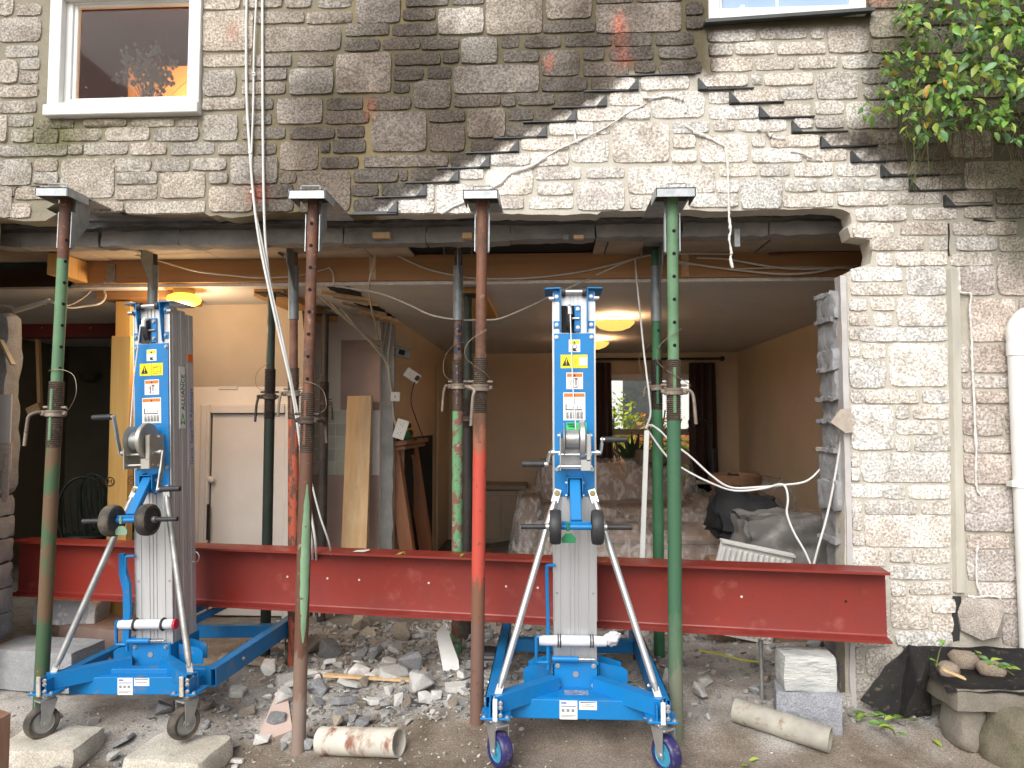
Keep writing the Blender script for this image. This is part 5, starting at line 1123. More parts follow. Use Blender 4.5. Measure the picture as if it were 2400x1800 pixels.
# lengths draped through the opening
cable([(160, 528, 3.9), (235, 540, 3.95), (330, 560, 3.98), (420, 585, 4.0), (500, 595, 4.05), (560, 600, 4.06), (640, 596, 4.08), (700, 582, 4.09), (712, 577, 4.096)], .0042, 'thin beige cable sagging along the pine beam from the joist end to a drilled hole', M_CABLEC)
cable([(711, 578, 4.09), (719, 590, 4.07), (721, 608, 4.05), (724, 618, 4.08), (745, 621, 4.1), (820, 634, 4.12), (880, 657, 4.1), (930, 680, 4.08), (985, 690, 4.08), (1045, 691, 4.08), (1080, 688, 4.08), (1130, 668, 4.1), (1190, 640, 4.15), (1250, 612, 4.12), (1330, 575, 4.09), (1378, 556, 4.09)], .0052, 'white cable dipping from the pine beam behind the props and up past the clean lift', M_CABLEC)
cable([(810, 528, 4.05), (850, 548, 4.06), (920, 580, 4.08), (1000, 598, 4.085), (1060, 602, 4.085), (1150, 600, 4.085), (1250, 588, 4.085), (1330, 570, 4.085), (1400, 552, 4.09), (1480, 548, 4.09), (1580, 549, 4.09)], .0052, 'beige cable swagged across the front of the pine beam', M_CABLEC)
cable([(809, 528, 4.04), (810, 545, 4.03), (806, 575, 4.03), (798, 608, 4.06), (800, 650, 4.4), (808, 690, 4.9), (815, 720, 5.3), (820, 735, 5.42)], .0055, 'beige cable dropping from the soffit to the stripped socket wiring', M_CABLEC)
cable([(1372, 560, 4.09), (1375, 600, 4.0), (1381, 660, 3.95), (1391, 760, 3.9), (1403, 860, 3.88), (1405, 895, 3.88), (1398, 918, 3.88), (1394, 926, 3.88)], .0055, 'white cable hanging from the pine beam down to the white trunking', M_CABLE)
cable([(1505, 557, 4.08), (1570, 560, 4.08), (1640, 572, 4.06), (1700, 580, 4.07), (1760, 581, 4.07), (1820, 577, 4.06), (1850, 574, 4.1)], .0062, 'upper of the thick beige cables lying along the pine beam beside the stone pier', M_CABLEC)
cable([(1440, 560, 4.08), (1520, 574, 4.08), (1600, 584, 4.07), (1690, 592, 4.065), (1760, 588, 4.06), (1810, 578, 4.06), (1850, 582, 4.1)], .0062, 'lower of the thick beige cables lying along the pine beam beside the stone pier', M_CABLEC)
cable([(1440, 568, 4.085), (1500, 572, 4.085), (1580, 580, 4.08), (1660, 579, 4.07), (1740, 577, 4.08), (1810, 579, 4.1)], .0045, 'thin beige cable between the two thick ones on the pine beam', M_CABLEC)
cable([(1660, 549, 4.05), (1760, 543, 4.05), (1870, 541, 4.06)], .008, 'brown copper pipe running along the pine beam into the stone pier', mat('old_copper_pipe', (.22, .08, .045), (.15, .07, .05), scale=20, rough=.5, metal=.5), name='copper_pipe')
# flexes by the pier
t_ = V(1397, 930, 3.86); bt = V(1387, 1205, 3.80)
mb = MB(); mb.beam(Vector((bt.x, bt.y, bt.z)), t_, .026, .018, up=(0, 1, 0), bev=.002); solo(mb, 'cable_trunking', M_UPVC, 'straight white plastic trunking standing upright in front of the dark green prop', 'trunking')
cable([(1396, 925, 3.86), (1405, 918, 3.84), (1425, 930, 3.8), (1450, 955, 3.78), (1490, 985, 3.75), (1540, 1030, 3.7), (1580, 1053, 3.68), (1640, 1052, 3.66), (1690, 1048, 3.64), (1740, 1040, 3.64), (1770, 1015, 3.68), (1785, 990, 3.75)], .0056, 'white flex looping from the trunking across to the torn block jamb', M_CABLE)
cable([(1398, 928, 3.88), (1440, 985, 3.84), (1480, 1015, 3.8), (1540, 1045, 3.72), (1590, 1060, 3.68), (1650, 1055, 3.64), (1685, 1046, 3.6), (1698, 1055, 3.58), (1702, 1080, 3.57), (1700, 1110, 3.57), (1715, 1150, 3.56), (1738, 1190, 3.55), (1752, 1222, 3.54)], .0056, 'white flex sagging past the wicker stool and down behind the red beam', M_CABLE)
cable([(1819, 935, 3.44), (1812, 980, 3.45), (1800, 1050, 3.46), (1785, 1120, 3.48), (1768, 1180, 3.5), (1757, 1222, 3.52)], .0056, 'white flex dropping from the hanging tile piece down the block jamb', M_CABLE)
cable([(0, 535, 3.8), (40, 541, 3.8), (75, 522, 3.78), (88, 512, 3.76)], .004, 'short grey cable loop in the void above the broken wall end', M_CABLEG)
cable([(205, 605, 4.3), (195, 630, 4.2), (170, 650, 4.1), (145, 660, 4.0), (118, 652, 3.95), (105, 648, 3.95)], .0042, 'thinner beige cable dropping from the ceiling edge into the cream trunking stub', M_CABLEC)
cable([(206, 605, 4.3), (220, 622, 4.25), (228, 640, 4.2), (215, 656, 4.1), (180, 662, 4.05), (150, 665, 4.0), (118, 656, 3.95), (102, 650, 3.95)], .006, 'thicker beige cable curling from the ceiling edge into the cream trunking stub', M_CABLEC)
cable([(-40, 672, 3.9), (0, 660, 3.92), (20, 662, 3.93), (32, 668, 3.94)], .0055, 'white twin cable entering the cream trunking stub over the broken wall end', M_CABLE)
p0 = V(30, 672, 3.94); p1 = V(108, 649, 3.95); mb = MB(); mb.beam(p0, p1, .022, .024, bev=.002); solo(mb, 'cable_trunking', M_CABLEC, 'cream stub of cable trunking hanging level beside the rust streaked green prop', 'trunking')
p = V(92, 652, 3.99); mb = MB(); mb.hull([p+Vector((rnd.uniform(-.035, .035), rnd.uniform(-.01, .02), rnd.uniform(-.035, .03))) for _ in range(16)]); solo(mb, 'plaster_scrap', M_BLOCK, 'grey scrap of plaster stuck to the cream trunking stub', 'plaster', smooth=15)
p = V(1591, 515, 3.6); mb = MB(); mb.b(p.x-.014, p.x+.014, 3.585, 3.592, p.z-.045, p.z+.045, .001); o = solo(mb, 'fixing_strap', M_GALV, 'small white metal fixing strap with three holes hanging under the stone', 'bracket')

# ------------------------------------------------------------------ torn jambs
M_BLOCKL = mat('aerated_block', (.34, .345, .355), (.25, .255, .265), scale=9, rough=.95, bump=.8, bscale=38, dist=.01, speck=.12)
xj = wz(1826, 900)[0]
j = thing('block_jamb', 'ragged grey blockwork of the jamb behind the stone pier with mortar squeezed out in ridges', 'wall', (xj, YW+.12, 0))
z = .0; k = 0; ztop = VX(1800, 635, xj).z
while z < ztop-.03:
    h = min(rnd.uniform(.09, .16), ztop-z); mb = roughbox((.13+rnd.uniform(-.02, .02), .25+rnd.uniform(-.015, .015), h+.006), .012, .022, k*3.1, .2, 22); mb.bm.transform(Matrix.Translation((xj+.045+rnd.uniform(-.012, .012), YW+.155+rnd.uniform(-.01, .01), z+h/2)) @ rotm((rnd.uniform(-.05, .05), 0, rnd.uniform(-.08, .08)))); mb.build('block', M_BLOCKL, j, 40, world=True)
    if rnd.random() < .7: mb = roughbox((.05, .22, .02), .012, .02, k*7.7, .3, 26); mb.bm.transform(Matrix.Translation((xj-.012, YW+.16, z+h))); mb.build('mortar_ridge', M_BLOCKL, j, 40, world=True)
    z += h; k += 1
mb = MB(); L_ = []
for i in range(40):
    z_ = .02+(VX(1830, 590, xj).z-.02)*i/39; L_.append((Vector((xj-.012+.008*nz(z_*7, 1), YW-.012+.006*nz(z_*6, 2), z_)), Vector((xj+.012+.006*nz(z_*8, 3), YW-.016+.004*nz(z_*9, 4), z_)), Vector((xj-.008+.01*nz(z_*7, 5), YW+.06, z_))))
for a_, b2 in zip(L_, L_[1:]): mb.quad(a_[0], b2[0], b2[1], a_[1]); mb.quad(a_[2], b2[2], b2[0], a_[0])
mb.build('membrane_strip', mat('milky_damp_course', (.50, .48, .47), (.42, .40, .39), scale=10, rough=.4), j, 60, world=True, fix=False)
p = V(1806, 912, 3.40); mb = MB(); mb.prism([(-.045, .0), (.0, .06), (.045, .065), (.05, -.045), (.02, -.05)], .012, Matrix.Translation((p.x+.008, YW-.03, p.z)) @ rotm((R(90), 0, R(-12)))); solo(mb, 'tile_scrap', mat('ribbed_tile_back', (.45, .39, .32), (.36, .31, .26), scale=40, rough=.9, bump=.5, bscale=200), 'beige ribbed tile scrap wedged in the block jamb with a flex below it', 'tile')
# left jamb
xl0 = V(-60, 900, 3.66).x-.09; xl1 = V(44, 900, 3.66).x-.085
j = thing('broken_wall_end', 'broken block wall end with a white tile and comb marked adhesive', 'wall', ((xl0+xl1)/2, 3.7, 0))
zz = [(1380, 1240), (1236, 1100), (1095, 1010)]
for k, (v0, v1) in enumerate(((1390, 1335), (1333, 1280), (1278, 1225), (1222, 1170), (1168, 1120), (1118, 1075))):
    z0 = V(30, v0, 3.66).z; z1 = V(30, v1, 3.66).z; xr = V(20+(6-k)*1.2+4*nz(k*2.2, 1), 1200, 3.66).x-.09
    mb = roughbox((xr-xl0+.3, .14, z1-z0), .010, .022, k*5.3, .2, 24); mb.bm.transform(Matrix.Translation(((xr+xl0-.3)/2, 3.73, (z0+z1)/2))); mb.build('block', M_BLOCKL, j, 40, world=True)
z0 = V(30, 1076, 3.66).z; z1 = V(30, 672, 3.66).z
mb = roughbox((xl1-xl0+.25, .12, z1-z0), .012, .03, 4.4, .5, 12); mb.bm.transform(Matrix.Translation(((xl1+xl0-.29)/2, 3.74, (z0+z1)/2))); mb.build('block_face', M_BLOCKL, j, 40, world=True)
def lj(u0, v0, u1, v1, y, m, nm, th=.01):
    q0 = V(u0, v1, 3.66); q1 = V(u1, v0, 3.66); MB().b(q0.x, q1.x, y, y+th, q0.z, q1.z, .002).build(nm, m, j, 25, world=True)
lj(-100, 852, 24, 957, 3.664, mat('dull_white_tile', (.58, .57, .55), rough=.3), 'wall_tile'); lj(-100, 958, 22, 1018, 3.668, mat('comb_adhesive', (.55, .5, .45), (.42, .36, .32), scale=30, rough=.9, bump=.8, bscale=60, stretch=(.2, 1, 3)), 'tile_adhesive')
lj(2, 980, 20, 1085, 3.662, mat('pink_mesh_adhesive', (.50, .42, .38), (.38, .30, .27), scale=90, rough=.9, bump=.6, bscale=150), 'mesh_adhesive', .006)
p0 = V(2, 735, 3.645); p1 = V(28, 788, 3.645); MB().beam(p0, p1, .012, .03, up=(0, 1, 0)).build('metal_strap', M_STEELP, j, 25, world=True)

# ------------------------------------------------------------------ loose masonry in front
M_PALEST = mat('pale_granite_block', (.58, .54, .46), (.44, .40, .33), scale=9, rough=.92, bump=.7, bscale=60, speck=.22, sscale=150, c3=(.62, .60, .52), s3=6)
M_GREYST = mat('rough_grey_face', (.33, .34, .37), (.24, .25, .27), scale=10, rough=.95, bump=1.0, bscale=60, dist=.01, speck=.2, sscale=170)
def stone_block(c, size, rz, label, m, name='stone_block', amp=.006, cell=.028, tilt=(0, 0), cat='stone', sd=0, re=.25, smooth=45, group=None):
    mb = roughbox(size, amp, cell, sd, re); mb.bm.transform(Matrix.Translation(Vector(c)) @ rotm((tilt[0], tilt[1], rz)))
    return solo(mb, name, m, label, cat, group, smooth)
p = G(100, 1612, -.02); stone_block((p.x+.015, 3.04, -.034), (.36, .25, .105), R(4), 'pale rough stone block under the used lift caster beside the green prop', M_PALEST, sd=1.1, re=.35)
p = G(402, 1610, -.02); stone_block((p.x+.02, 2.99, -.037), (.36, .27, .112), R(-6), 'pale stone block with a worn top under the used lift caster nearer the brown prop', M_PALEST, sd=4.1, re=.4)
p = V(95, 1400, 3.42); stone_block((p.x-.16, 3.66, .12), (.50, .24, .20), R(-6), 'large grey building block with zigzag comb scoring, behind the rust streaked green prop', M_BLOCKL, 'building_block', .004, .03, cat='block', sd=2.2, re=.06)
mb = MB()
for k in range(7):
    x0_ = p.x-.26+.07*k; mb.tube([(x0_, 3.345+.02*k/7, .20-.01*k), (x0_+.07, 3.345, .17), (x0_-.01, 3.344, .15), (x0_+.08, 3.344, .11), (x0_, 3.343, .075)], .0014, 4)
p = V(145, 1320, 4.0); stone_block((p.x, 4.05, .30), (.34, .2, .14), R(10), 'grey block crusted with white plaster, lying on the brown slab behind the used lift', mat('plastered_block', (.36, .36, .37), (.6, .58, .55), scale=6, lo=.52, hi=.56, rough=.95, bump=.6), 'building_block', .008, .03, (.06, .1), 'block', 3.3, .1)
p = V(250, 1355, 3.95); stone_block((p.x-.06, 4.05, .13), (.52, .30, .2), R(-8), 'reddish brown stone slab lying under the plastered block behind the used lift', mat('red_slab', (.24, .165, .135), (.19, .13, .11), scale=6, rough=.85, bump=.3), 'stone_slab', .006, .03, (0, .04), 'stone slab', 5.1, .12)
p = G(40, 1500, -.02); stone_block((p.x-.05, 3.12, .005), (.24, .10, .05), R(14), 'split brown timber offcut lying in the rubble beside the used lift', M_PALEW, 'timber_offcut', .008, .02, (.0, -.12), 'timber', 7.7, .3)
p = V(1748, 1520, 3.22); stone_block((p.x, 3.25, .125), (.265, .17, .19), R(-13), 'blue grey split faced block under the pale rough block', M_GREYST, sd=6.2, amp=.004, re=.06, cell=.024)
stone_block((p.x+.0, 3.26, .295), (.225, .155, .15), R(-3), 'pale chiselled block standing on the blue grey block', mat('chiselled_white_stone', (.58, .58, .55), (.42, .43, .42), scale=10, rough=.95, bump=1.0, bscale=45, stretch=(.5, 1, 1.8), dist=.012, c3=(.33, .34, .33), s3=22, lo3=.56, hi3=.66), sd=8.3, amp=.005, re=.10, cell=.022)
def pipe_lying(u0, v0, u1, v1, r, label, m, seed):
    a_ = G(u0, v0, 0); b2 = G(u1, v1, 0); a_.z = gz(a_.x, a_.y)+r+.002; b2.z = gz(b2.x, b2.y)+r+.002; mb = MB(); d_ = (b2-a_); q_ = d_.to_track_quat('Z', 'Y').to_matrix().to_4x4(); q_.translation = a_; L2 = d_.length
    pr = [(r-.006, 0), (r, 0)] + [(r+.0012*nz(i*.8, seed), L2*i/16) for i in range(1, 16)] + [(r, L2), (r-.006, L2)]; mb.lathe(pr, 26, q_, False); mb.lathe([(r-.006, 0), (r-.006, L2)], 26, q_, False)
    return solo(mb, 'old_pipe', m, label, 'pipe', smooth=45)
M_PIPEW = mat('paint_stained_pipe', (.60, .57, .50), (.48, .44, .37), scale=6, rough=.7, c3=(.24, .11, .07), s3=11, lo3=.55, hi3=.66, bump=.3, bscale=40, stretch=(1, 1, .5))
M_PIPEG = mat('lichen_pipe', (.42, .40, .34), (.30, .28, .24), scale=8, rough=.85, c3=(.22, .13, .06), s3=13, lo3=.58, hi3=.68, bump=.4, bscale=50)
pipe_lying(694, 1615-8, 862, 1648-8, .056, 'white old pipe smeared with red brown paint, lying between the lifts', M_PIPEW, 1)
pipe_lying(1588, 1600-4, 1795, 1648, .050, 'mottled grey old pipe lying in front of the two stacked blocks', M_PIPEG, 2)
# stone bench with membrane at the right
M_SLABC = mat('weathered_concrete', (.23, .205, .17), (.155, .14, .11), scale=8, rough=.95, bump=.7, bscale=60, speck=.18)
p = V(2130, 1490, 3.1); zs = p.z
stone_block((p.x+.06, 3.16, zs), (.52, .36, .085), R(2), 'weathered concrete bench slab carrying loose stones, below the downpipe', M_SLABC, 'bench_slab', .006, .035, cat='stone slab', sd=1.9, re=.3)
p2_ = V(2092, 1560, 3.08); stone_block((p2_.x-.005, 3.10, (zs-.04+gz(p2_.x, 3.1))/2-.01), (.125, .15, zs-.03-gz(p2_.x, 3.1)), R(5), 'squat pale stone leg under the concrete bench slab', M_SLABC, 'bench_leg', .010, .03, cat='stone', sd=2.7, re=.3)
p3_ = V(2190, 1590, 2.95); stone_block((p3_.x, 2.98, .12), (.13, .2, .26), R(20), 'rounded mossy stone leaning against the stone bench leg', mat('mossy_stone', (.17, .145, .105), (.10, .095, .055), scale=9, rough=.95, bump=.9, speck=.25), 'boulder', .016, .035, (.1, .25), cat='stone', sd=3.9, re=.7)
for (u, v, dx_, dy_, dz_, y, lb, sd) in ((2048, 1428, .085, .08, .06, 3.12, 'pinkish loose stone on the front of the bench slab beside the membrane fold', 1.3), (2080, 1410, .11, .09, .07, 3.24, 'larger tan loose stone behind the pinkish one on the bench slab', 2.3), (2140, 1432, .10, .08, .06, 3.14, 'grey tan loose stone on the bench slab under the downpipe', 3.3)):
    q = V(u, v, y); stone_block((q.x, y, zs+.045+dz_/2-.004), (dx_, dy_, dz_), rnd.uniform(-.4, .4), lb, mat('loose_tan_stone', (.29, .23, .17), (.21, .17, .13), scale=12, rough=.95, bump=.9, speck=.3), 'loose_stone', .008, .02, cat='stone', sd=sd, re=.6)
# black membrane sheet folded over the slab end
mb = MB(); pa = [V(1962, 1393, 3.20), V(2008, 1404, 3.08), G(2014, 1557, .045), G(1940, 1563, .045), V(1856, 1512, 3.32), V(1912, 1440, 3.33), V(1985, 1480, 3.06)]
pv = [mb.bm.verts.new(q) for q in pa]
for f in ((0, 6, 1), (1, 6, 2), (6, 3, 2), (0, 3, 6), (0, 4, 3), (0, 5, 4)): mb.bm.faces.new([pv[k] for k in f])
bmesh.ops.subdivide_edges(mb.bm, edges=list(mb.bm.edges), cuts=7, use_grid_fill=True)
for q in mb.bm.verts: q.co += Vector((.006*nz(q.co.x*18, q.co.z*18, 1), .010*nz(q.co.x*14, q.co.z*14, 5), .006*nz(q.co.x*20, q.co.z*16, 9)))
M_MEMB = mat('muddy_black_membrane', (.022, .022, .024), (.04, .038, .036), scale=10, rough=.55, c3=(.16, .13, .09), s3=34, lo3=.6, hi3=.7, bump=.4, bscale=40)
bmesh.ops.solidify(mb.bm, geom=list(mb.bm.faces), thickness=.004)
solo(mb, 'membrane_sheet', M_MEMB, 'black membrane sheet folded into a peak beside the concrete bench slab', 'sheet', smooth=60)
mb = MB(); N = 18; x0_ = V(2008, 1440, 3.1).x; g = []
for i in range(34):
    row = []
    for k in range(N):
        x_ = x0_+.62*i/33; y_ = 2.975+.36*k/(N-1); z_ = zs+.052+.012*nz(x_*9, y_*9, 4)+(.05*sm(y_, 3.2, 3.33)); 
        if k == 0: z_ -= .02+.02*nz(x_*12, 3)
        row.append(mb.bm.verts.new((x_, y_, z_)))
    g.append(row)
for i in range(33):
    for k in range(N-1): mb.bm.faces.new((g[i][k], g[i+1][k], g[i+1][k+1], g[i][k+1]))
bmesh.ops.solidify(mb.bm, geom=list(mb.bm.faces), thickness=.003)
solo(mb, 'membrane_sheet', M_MEMB, 'crumpled black membrane spread over the top of the bench slab', 'sheet', smooth=60)
q = V(2065, 1455, 3.0); mb = MB(); mb.beam(V(2035, 1445, 2.99), V(2085, 1466, 2.97), .03, .008, bev=.002); solo(mb, 'wood_splinter', M_PALEW, 'pale splinter of wood lying on the bench membrane', 'timber')

# ------------------------------------------------------------------ rubble
M_R = [mat('slate_rubble', (.30, .305, .31), (.20, .205, .21), scale=12, rough=.92, bump=.5, bscale=60, var=.35, speck=.12), mat('brown_rubble', (.33, .28, .22), (.24, .20, .16), scale=12, rough=.95, bump=.6, bscale=60, var=.3, speck=.15), mat('plaster_rubble', (.62, .60, .57), (.50, .49, .47), scale=10, rough=.95, bump=.4, bscale=50, var=.2, speck=.1), mat('dusty_rubble', (.42, .405, .38), (.32, .31, .285), scale=10, rough=.95, bump=.5, bscale=60, var=.25, speck=.12)]
LBL = ['jagged dark slate fragment in the rubble heap behind the props', 'broken brown stone lump in the rubble heap behind the props', 'pale plaster fragment in the rubble heap behind the props', 'dust grey mortar lump in the rubble heap behind the props']
def frag_pts(w, d, h, k=11, flat=False):
    pts = []
    if flat:
        m = rnd.randint(5, 7); a0 = rnd.random()*6
        for i in range(m):
            a_ = a0+2*math.pi*i/m+rnd.uniform(-.3, .3); r_ = rnd.uniform(.65, 1); x_, y_ = math.cos(a_)*w/2*r_, math.sin(a_)*d/2*r_; s_ = rnd.uniform(.82, .97)
            pts += [Vector((x_, y_, -h/2)), Vector((x_*s_, y_*s_, h/2+rnd.uniform(-.15, .15)*h))]
    else:
        for _ in range(k): pts.append(Vector((rnd.uniform(-.5, .5)*w, rnd.uniform(-.5, .5)*d, rnd.uniform(-.5, .5)*h)))
    return pts
protos = []; protg = []
for k in range(14):
    fl = k % 3 != 1; mb = MB(); mb.hull(frag_pts(1, .8 if fl else .85, .16 if fl else .7, 13, fl)); mb.bm.verts.index_update(); protg.append(([v.co.copy() for v in mb.bm.verts], [tuple(v.index for v in f.verts) for f in mb.bm.faces])); bmesh.ops.dissolve_limit(mb.bm, angle_limit=R(8), verts=mb.bm.verts, edges=mb.bm.edges); bmesh.ops.bevel(mb.bm, geom=list(mb.bm.edges), offset=.022, segments=1, affect='EDGES', profile=.5); bmesh.ops.recalc_face_normals(mb.bm, faces=mb.bm.faces); me = bpy.data.meshes.new('fragment'); mb.bm.to_mesh(me); mb.bm.free(); protos.append(me)
pm = {}
def frag(x, y, s_, kind, label, group, sink=.3, name='rubble_fragment', rot=None, z=None):
    k = rnd.randrange(14); key = (k, kind)
    if key not in pm: me = protos[k].copy(); me.materials.append(M_R[kind]); pm[key] = me
    o = bpy.data.objects.new(name, pm[key]); col.objects.link(o); fl = k % 3 != 1
    o.rotation_euler = rot or (rnd.uniform(-.35, .35), rnd.uniform(-.35, .35), rnd.random()*6.3); o.scale = (s_, s_*rnd.uniform(.7, 1), s_*rnd.uniform(.7, 1.2))
    o.location = (x, y, (gz(x, y) if z is None else z)+s_*(.10 if fl else .22)); return tag(o, label, 'rubble', group)
def heap(n, xr, yr, smin, smax, dens=None):
    c = 0
    while c < n:
        x_ = rnd.uniform(*xr); y_ = rnd.uniform(*yr)
        if dens and rnd.random() > dens(x_, y_): continue
        k = rnd.choices((0, 1, 2, 3), (4, 2, 1.2, 4))[0]; s_ = smin+(smax-smin)*rnd.random()**1.8
        frag(x_, y_, s_, k, LBL[k], LBL[k].replace(' in the rubble heap behind the props', '')+'s in the heap'); c += 1
heap(105, (-1.75, -.25), (3.28, 4.9), .07, .20, lambda x_, y_: .35+.65*math.exp(-((x_+.8)/.6)**2))
for _ in range(34):
    q = G(rnd.uniform(540, 1010), rnd.uniform(1428, 1515), .06); frag(q.x, q.y, rnd.uniform(.05, .15), 2, 'flat pale plaster flake on the front slope of the rubble heap', 'pale plaster flakes on the front of the heap', rot=(rnd.uniform(-.3, .3), rnd.uniform(-.3, .3), rnd.random()*6.3), name='plaster_flake')
heap(40, (-.35, .75), (3.3, 4.6), .06, .17)
heap(38, (.75, 1.75), (3.35, 4.6), .05, .14)
LB2 = {0: 'slate chip on the muddy ground round the used lift', 1: 'brown stone on the muddy ground round the used lift', 2: 'white plaster chip on the muddy ground round the used lift', 3: 'grey mortar lump on the muddy ground round the used lift'}
for _ in range(40):
    x_ = rnd.uniform(-2.35, -.75); y_ = rnd.uniform(2.85, 3.4); k = rnd.choices((0, 1, 2, 3), (3, 2, 1.5, 4))[0]
    frag(x_, y_, rnd.uniform(.03, .09) if y_ < 3.1 else rnd.uniform(.05, .13), k, LB2[k], LB2[k].replace(' on the muddy ground round the used lift', 's round the used lift'))
# pieces one can point at
def flatpiece(pts, y_or_z, th, m, label, name, cat='tile', lean=None, lift_=.0):
    w = [G(u, v, y_or_z) for u, v in pts]; c_ = sum(w, Vector())/len(w); mb = MB(); mb.hull([q for q in w]+[q-Vector((0, 0, th)) for q in w]); 
    if lean: mb.bm.transform(Matrix.Translation(c_) @ rotm(lean) @ Matrix.Translation(-c_))
    mb.bm.transform(Matrix.Translation((0, 0, lift_))); return solo(mb, name, m, label, cat, smooth=20)
M_PINKT = mat('pink_plaster', (.56, .43, .38), (.50, .38, .33), scale=8, rough=.9, bump=.2)
flatpiece([(548, 1588), (603, 1520), (622, 1530), (631, 1572)], .0, .012, M_PINKT, 'pinkish triangular piece of plasterboard leaning by the foot of the brown prop', 'plaster_piece', lean=(.35, 0, 0), lift_=.02)
flatpiece([(940, 1412), (958, 1404), (990, 1432), (1006, 1470), (975, 1468)], .13, .014, M_UPVC, 'white moulded tile propped up in the rubble beside the red prop', 'white_tile', lean=(.75, .1, 0))
flatpiece([(672, 1550), (760, 1545), (765, 1552), (680, 1560)], .03, .01, M_R[2], 'long pale plaster strip in front of the rubble heap', 'plaster_strip', 'plaster') if False else None
for k, (u, v, s_, lb) in enumerate(((850, 1470, .24, 'largest pale plaster sheet fragment leaning on the front of the rubble heap'), (905, 1500, .20, 'white plaster slab fragment beside the foot of the red prop'), (985, 1505, .17, 'white plaster corner touching the red prop'), (760, 1478, .2, 'long white plaster flake on the front of the heap'))):
    q = G(u, v, .05); frag(q.x, q.y, s_, 2, lb, None, rot=(rnd.uniform(.1, .3), rnd.uniform(-.2, .2), rnd.random()*3), name='plaster_slab')
for k, (u, v, s_, kd, lb) in enumerate(((970, 1560, .10, 3, 'angular tan stone in front of the red prop'), (1022, 1570, .075, 3, 'white pointed stone at the corner of the clean lift'), (662, 1598, .085, 0, 'dark angular stone leaning on the foot of the brown prop'), (585, 1650, .09, 3, 'broken stone on the mud between a pale stone block and the white pipe'), (508, 1620, .06, 2, 'small white chip beside the worn pale stone block'), (944, 1543, .07, 2, 'pale chip beside the charred stick'))):
    q = G(u, v, .0); frag(q.x, q.y, s_, kd, lb, None, name='loose_stone')
a_ = G(878, 1520, .05); b2 = G(1045, 1556, .035); mb = MB(); pts = crom([a_, a_.lerp(b2, .35)+Vector((0, 0, .006)), a_.lerp(b2, .7)-Vector((0, 0, .004)), b2], 6); mb.tube(pts, .014, 7, True, lambda t_: .012+.006*abs(nz(t_*7, 2))); solo(mb, 'charred_stick', mat('charred_wood', (.03, .028, .026), (.06, .055, .05), scale=20, rough=.9, bump=.6), 'black charred stick lying between the red prop and the clean lift', 'stick', smooth=50)
mb = MB(); a_ = G(700, 1458, .08); b2 = G(900, 1470, .08); mb.beam(a_, b2, .035, .012, bev=.001); solo(mb, 'timber_strip', M_PALEW, 'thin pale timber strip lying across the front of the rubble heap', 'timber')
flatpiece([(1128, 1574), (1130, 1560), (1170, 1560), (1158, 1576), (1140, 1582)], .035, .006, M_UPVC, 'white broken plastic piece on the concrete in front of the clean lift', 'plastic_scrap', 'plastic')
flatpiece([(1598, 1478), (1606, 1474), (1636, 1490), (1632, 1496), (1622, 1494)], .06, .006, mat('green_plastic', (.02, .32, .14), rough=.4), 'bright green plastic scrap in the rubble in front of the pier', 'plastic_scrap', 'plastic', lift_=.01)
cable([(1510, 1405, 3.75), (1550, 1412, 3.72), (1600, 1425, 3.68), (1640, 1430, 3.66)], .0045, 'yellow cable lying on the rubble under the end of the red beam at the pier', mat('yellow_flex', (.52, .48, .03), rough=.4))
a_ = V(1643, 1383, 3.45); mb = MB(); mb.cyl(Vector((a_.x+.004, 3.45, gz(a_.x, 3.45)-.02)), Vector((a_.x, 3.45, a_.z)), .0085, None, 12); mb.cyl(Vector((a_.x, 3.45, a_.z-.03)), Vector((a_.x, 3.45, a_.z)), .012, None, 12); solo(mb, 'steel_pin', M_ZINCD, 'upright steel pin standing under the end of the red beam at the pier', 'steel pin')
a_ = G(1060, 1395, .12)
t = thing('work_light', 'small black work light with a slotted grille lying behind the clean lift', 'work light', (a_.x, 3.86, .10))
mb = roughbox((.16, .12, .15), .003, .03, 2, .3); mb.build('body', M_RUBBER, t, 40)
for k in range(5): MB().b(-.05, .05, -.066, -.060, -.05+.022*k, -.038+.022*k, .001).build('grille_bar', M_GREY, t, 20)
# fine rubble and grit
mb = MB()
def grit(n, xr, yr, smin, smax, mats, dens=None):
    c = 0
    while c < n:
        x_ = rnd.uniform(*xr); y_ = rnd.uniform(*yr)
        if dens and rnd.random() > dens(x_, y_): continue
        s_ = smin+(smax-smin)*rnd.random()**3; z_ = gz(x_, y_); k = rnd.choice(mats); mm = Matrix.Translation((x_, y_, z_+s_*.12)) @ rotm((rnd.uniform(-.6, .6), rnd.uniform(-.6, .6), rnd.random()*6.3)) @ Matrix.Diagonal((s_, s_*rnd.uniform(.6, 1), s_*rnd.uniform(.5, 1), 1))
        pv, pf = protg[rnd.randrange(14)]; base = len(GV); GV.extend([mm @ v for v in pv]); GF.extend([tuple(i+base for i in f) for f in pf]); GM.extend([k]*len(pf)); c += 1
def flush(name, label):
    me = bpy.data.meshes.new(name); me.from_pydata(GV, [], GF); 
    for i, p in enumerate(me.polygons): p.material_index = GM[i]
    o = link(name, me, M_R, None, 15); tag(o, label, 'rubble', kind='stuff')
GV, GF, GM = [], [], []
grit(6500, (-1.9, 1.75), (3.2, 4.9), .010, .06, (0, 0, 1, 2, 3, 3, 3), lambda x_, y_: .25+.75*math.exp(-((x_+.8)/.7)**2)); grit(1300, (-2.6, -.1), (2.6, 3.4), .006, .035, (0, 1, 2, 3, 3)); flush('rubble_bed', 'fine broken rubble and dust lying under and behind the red beam')
GV, GF, GM = [], [], []
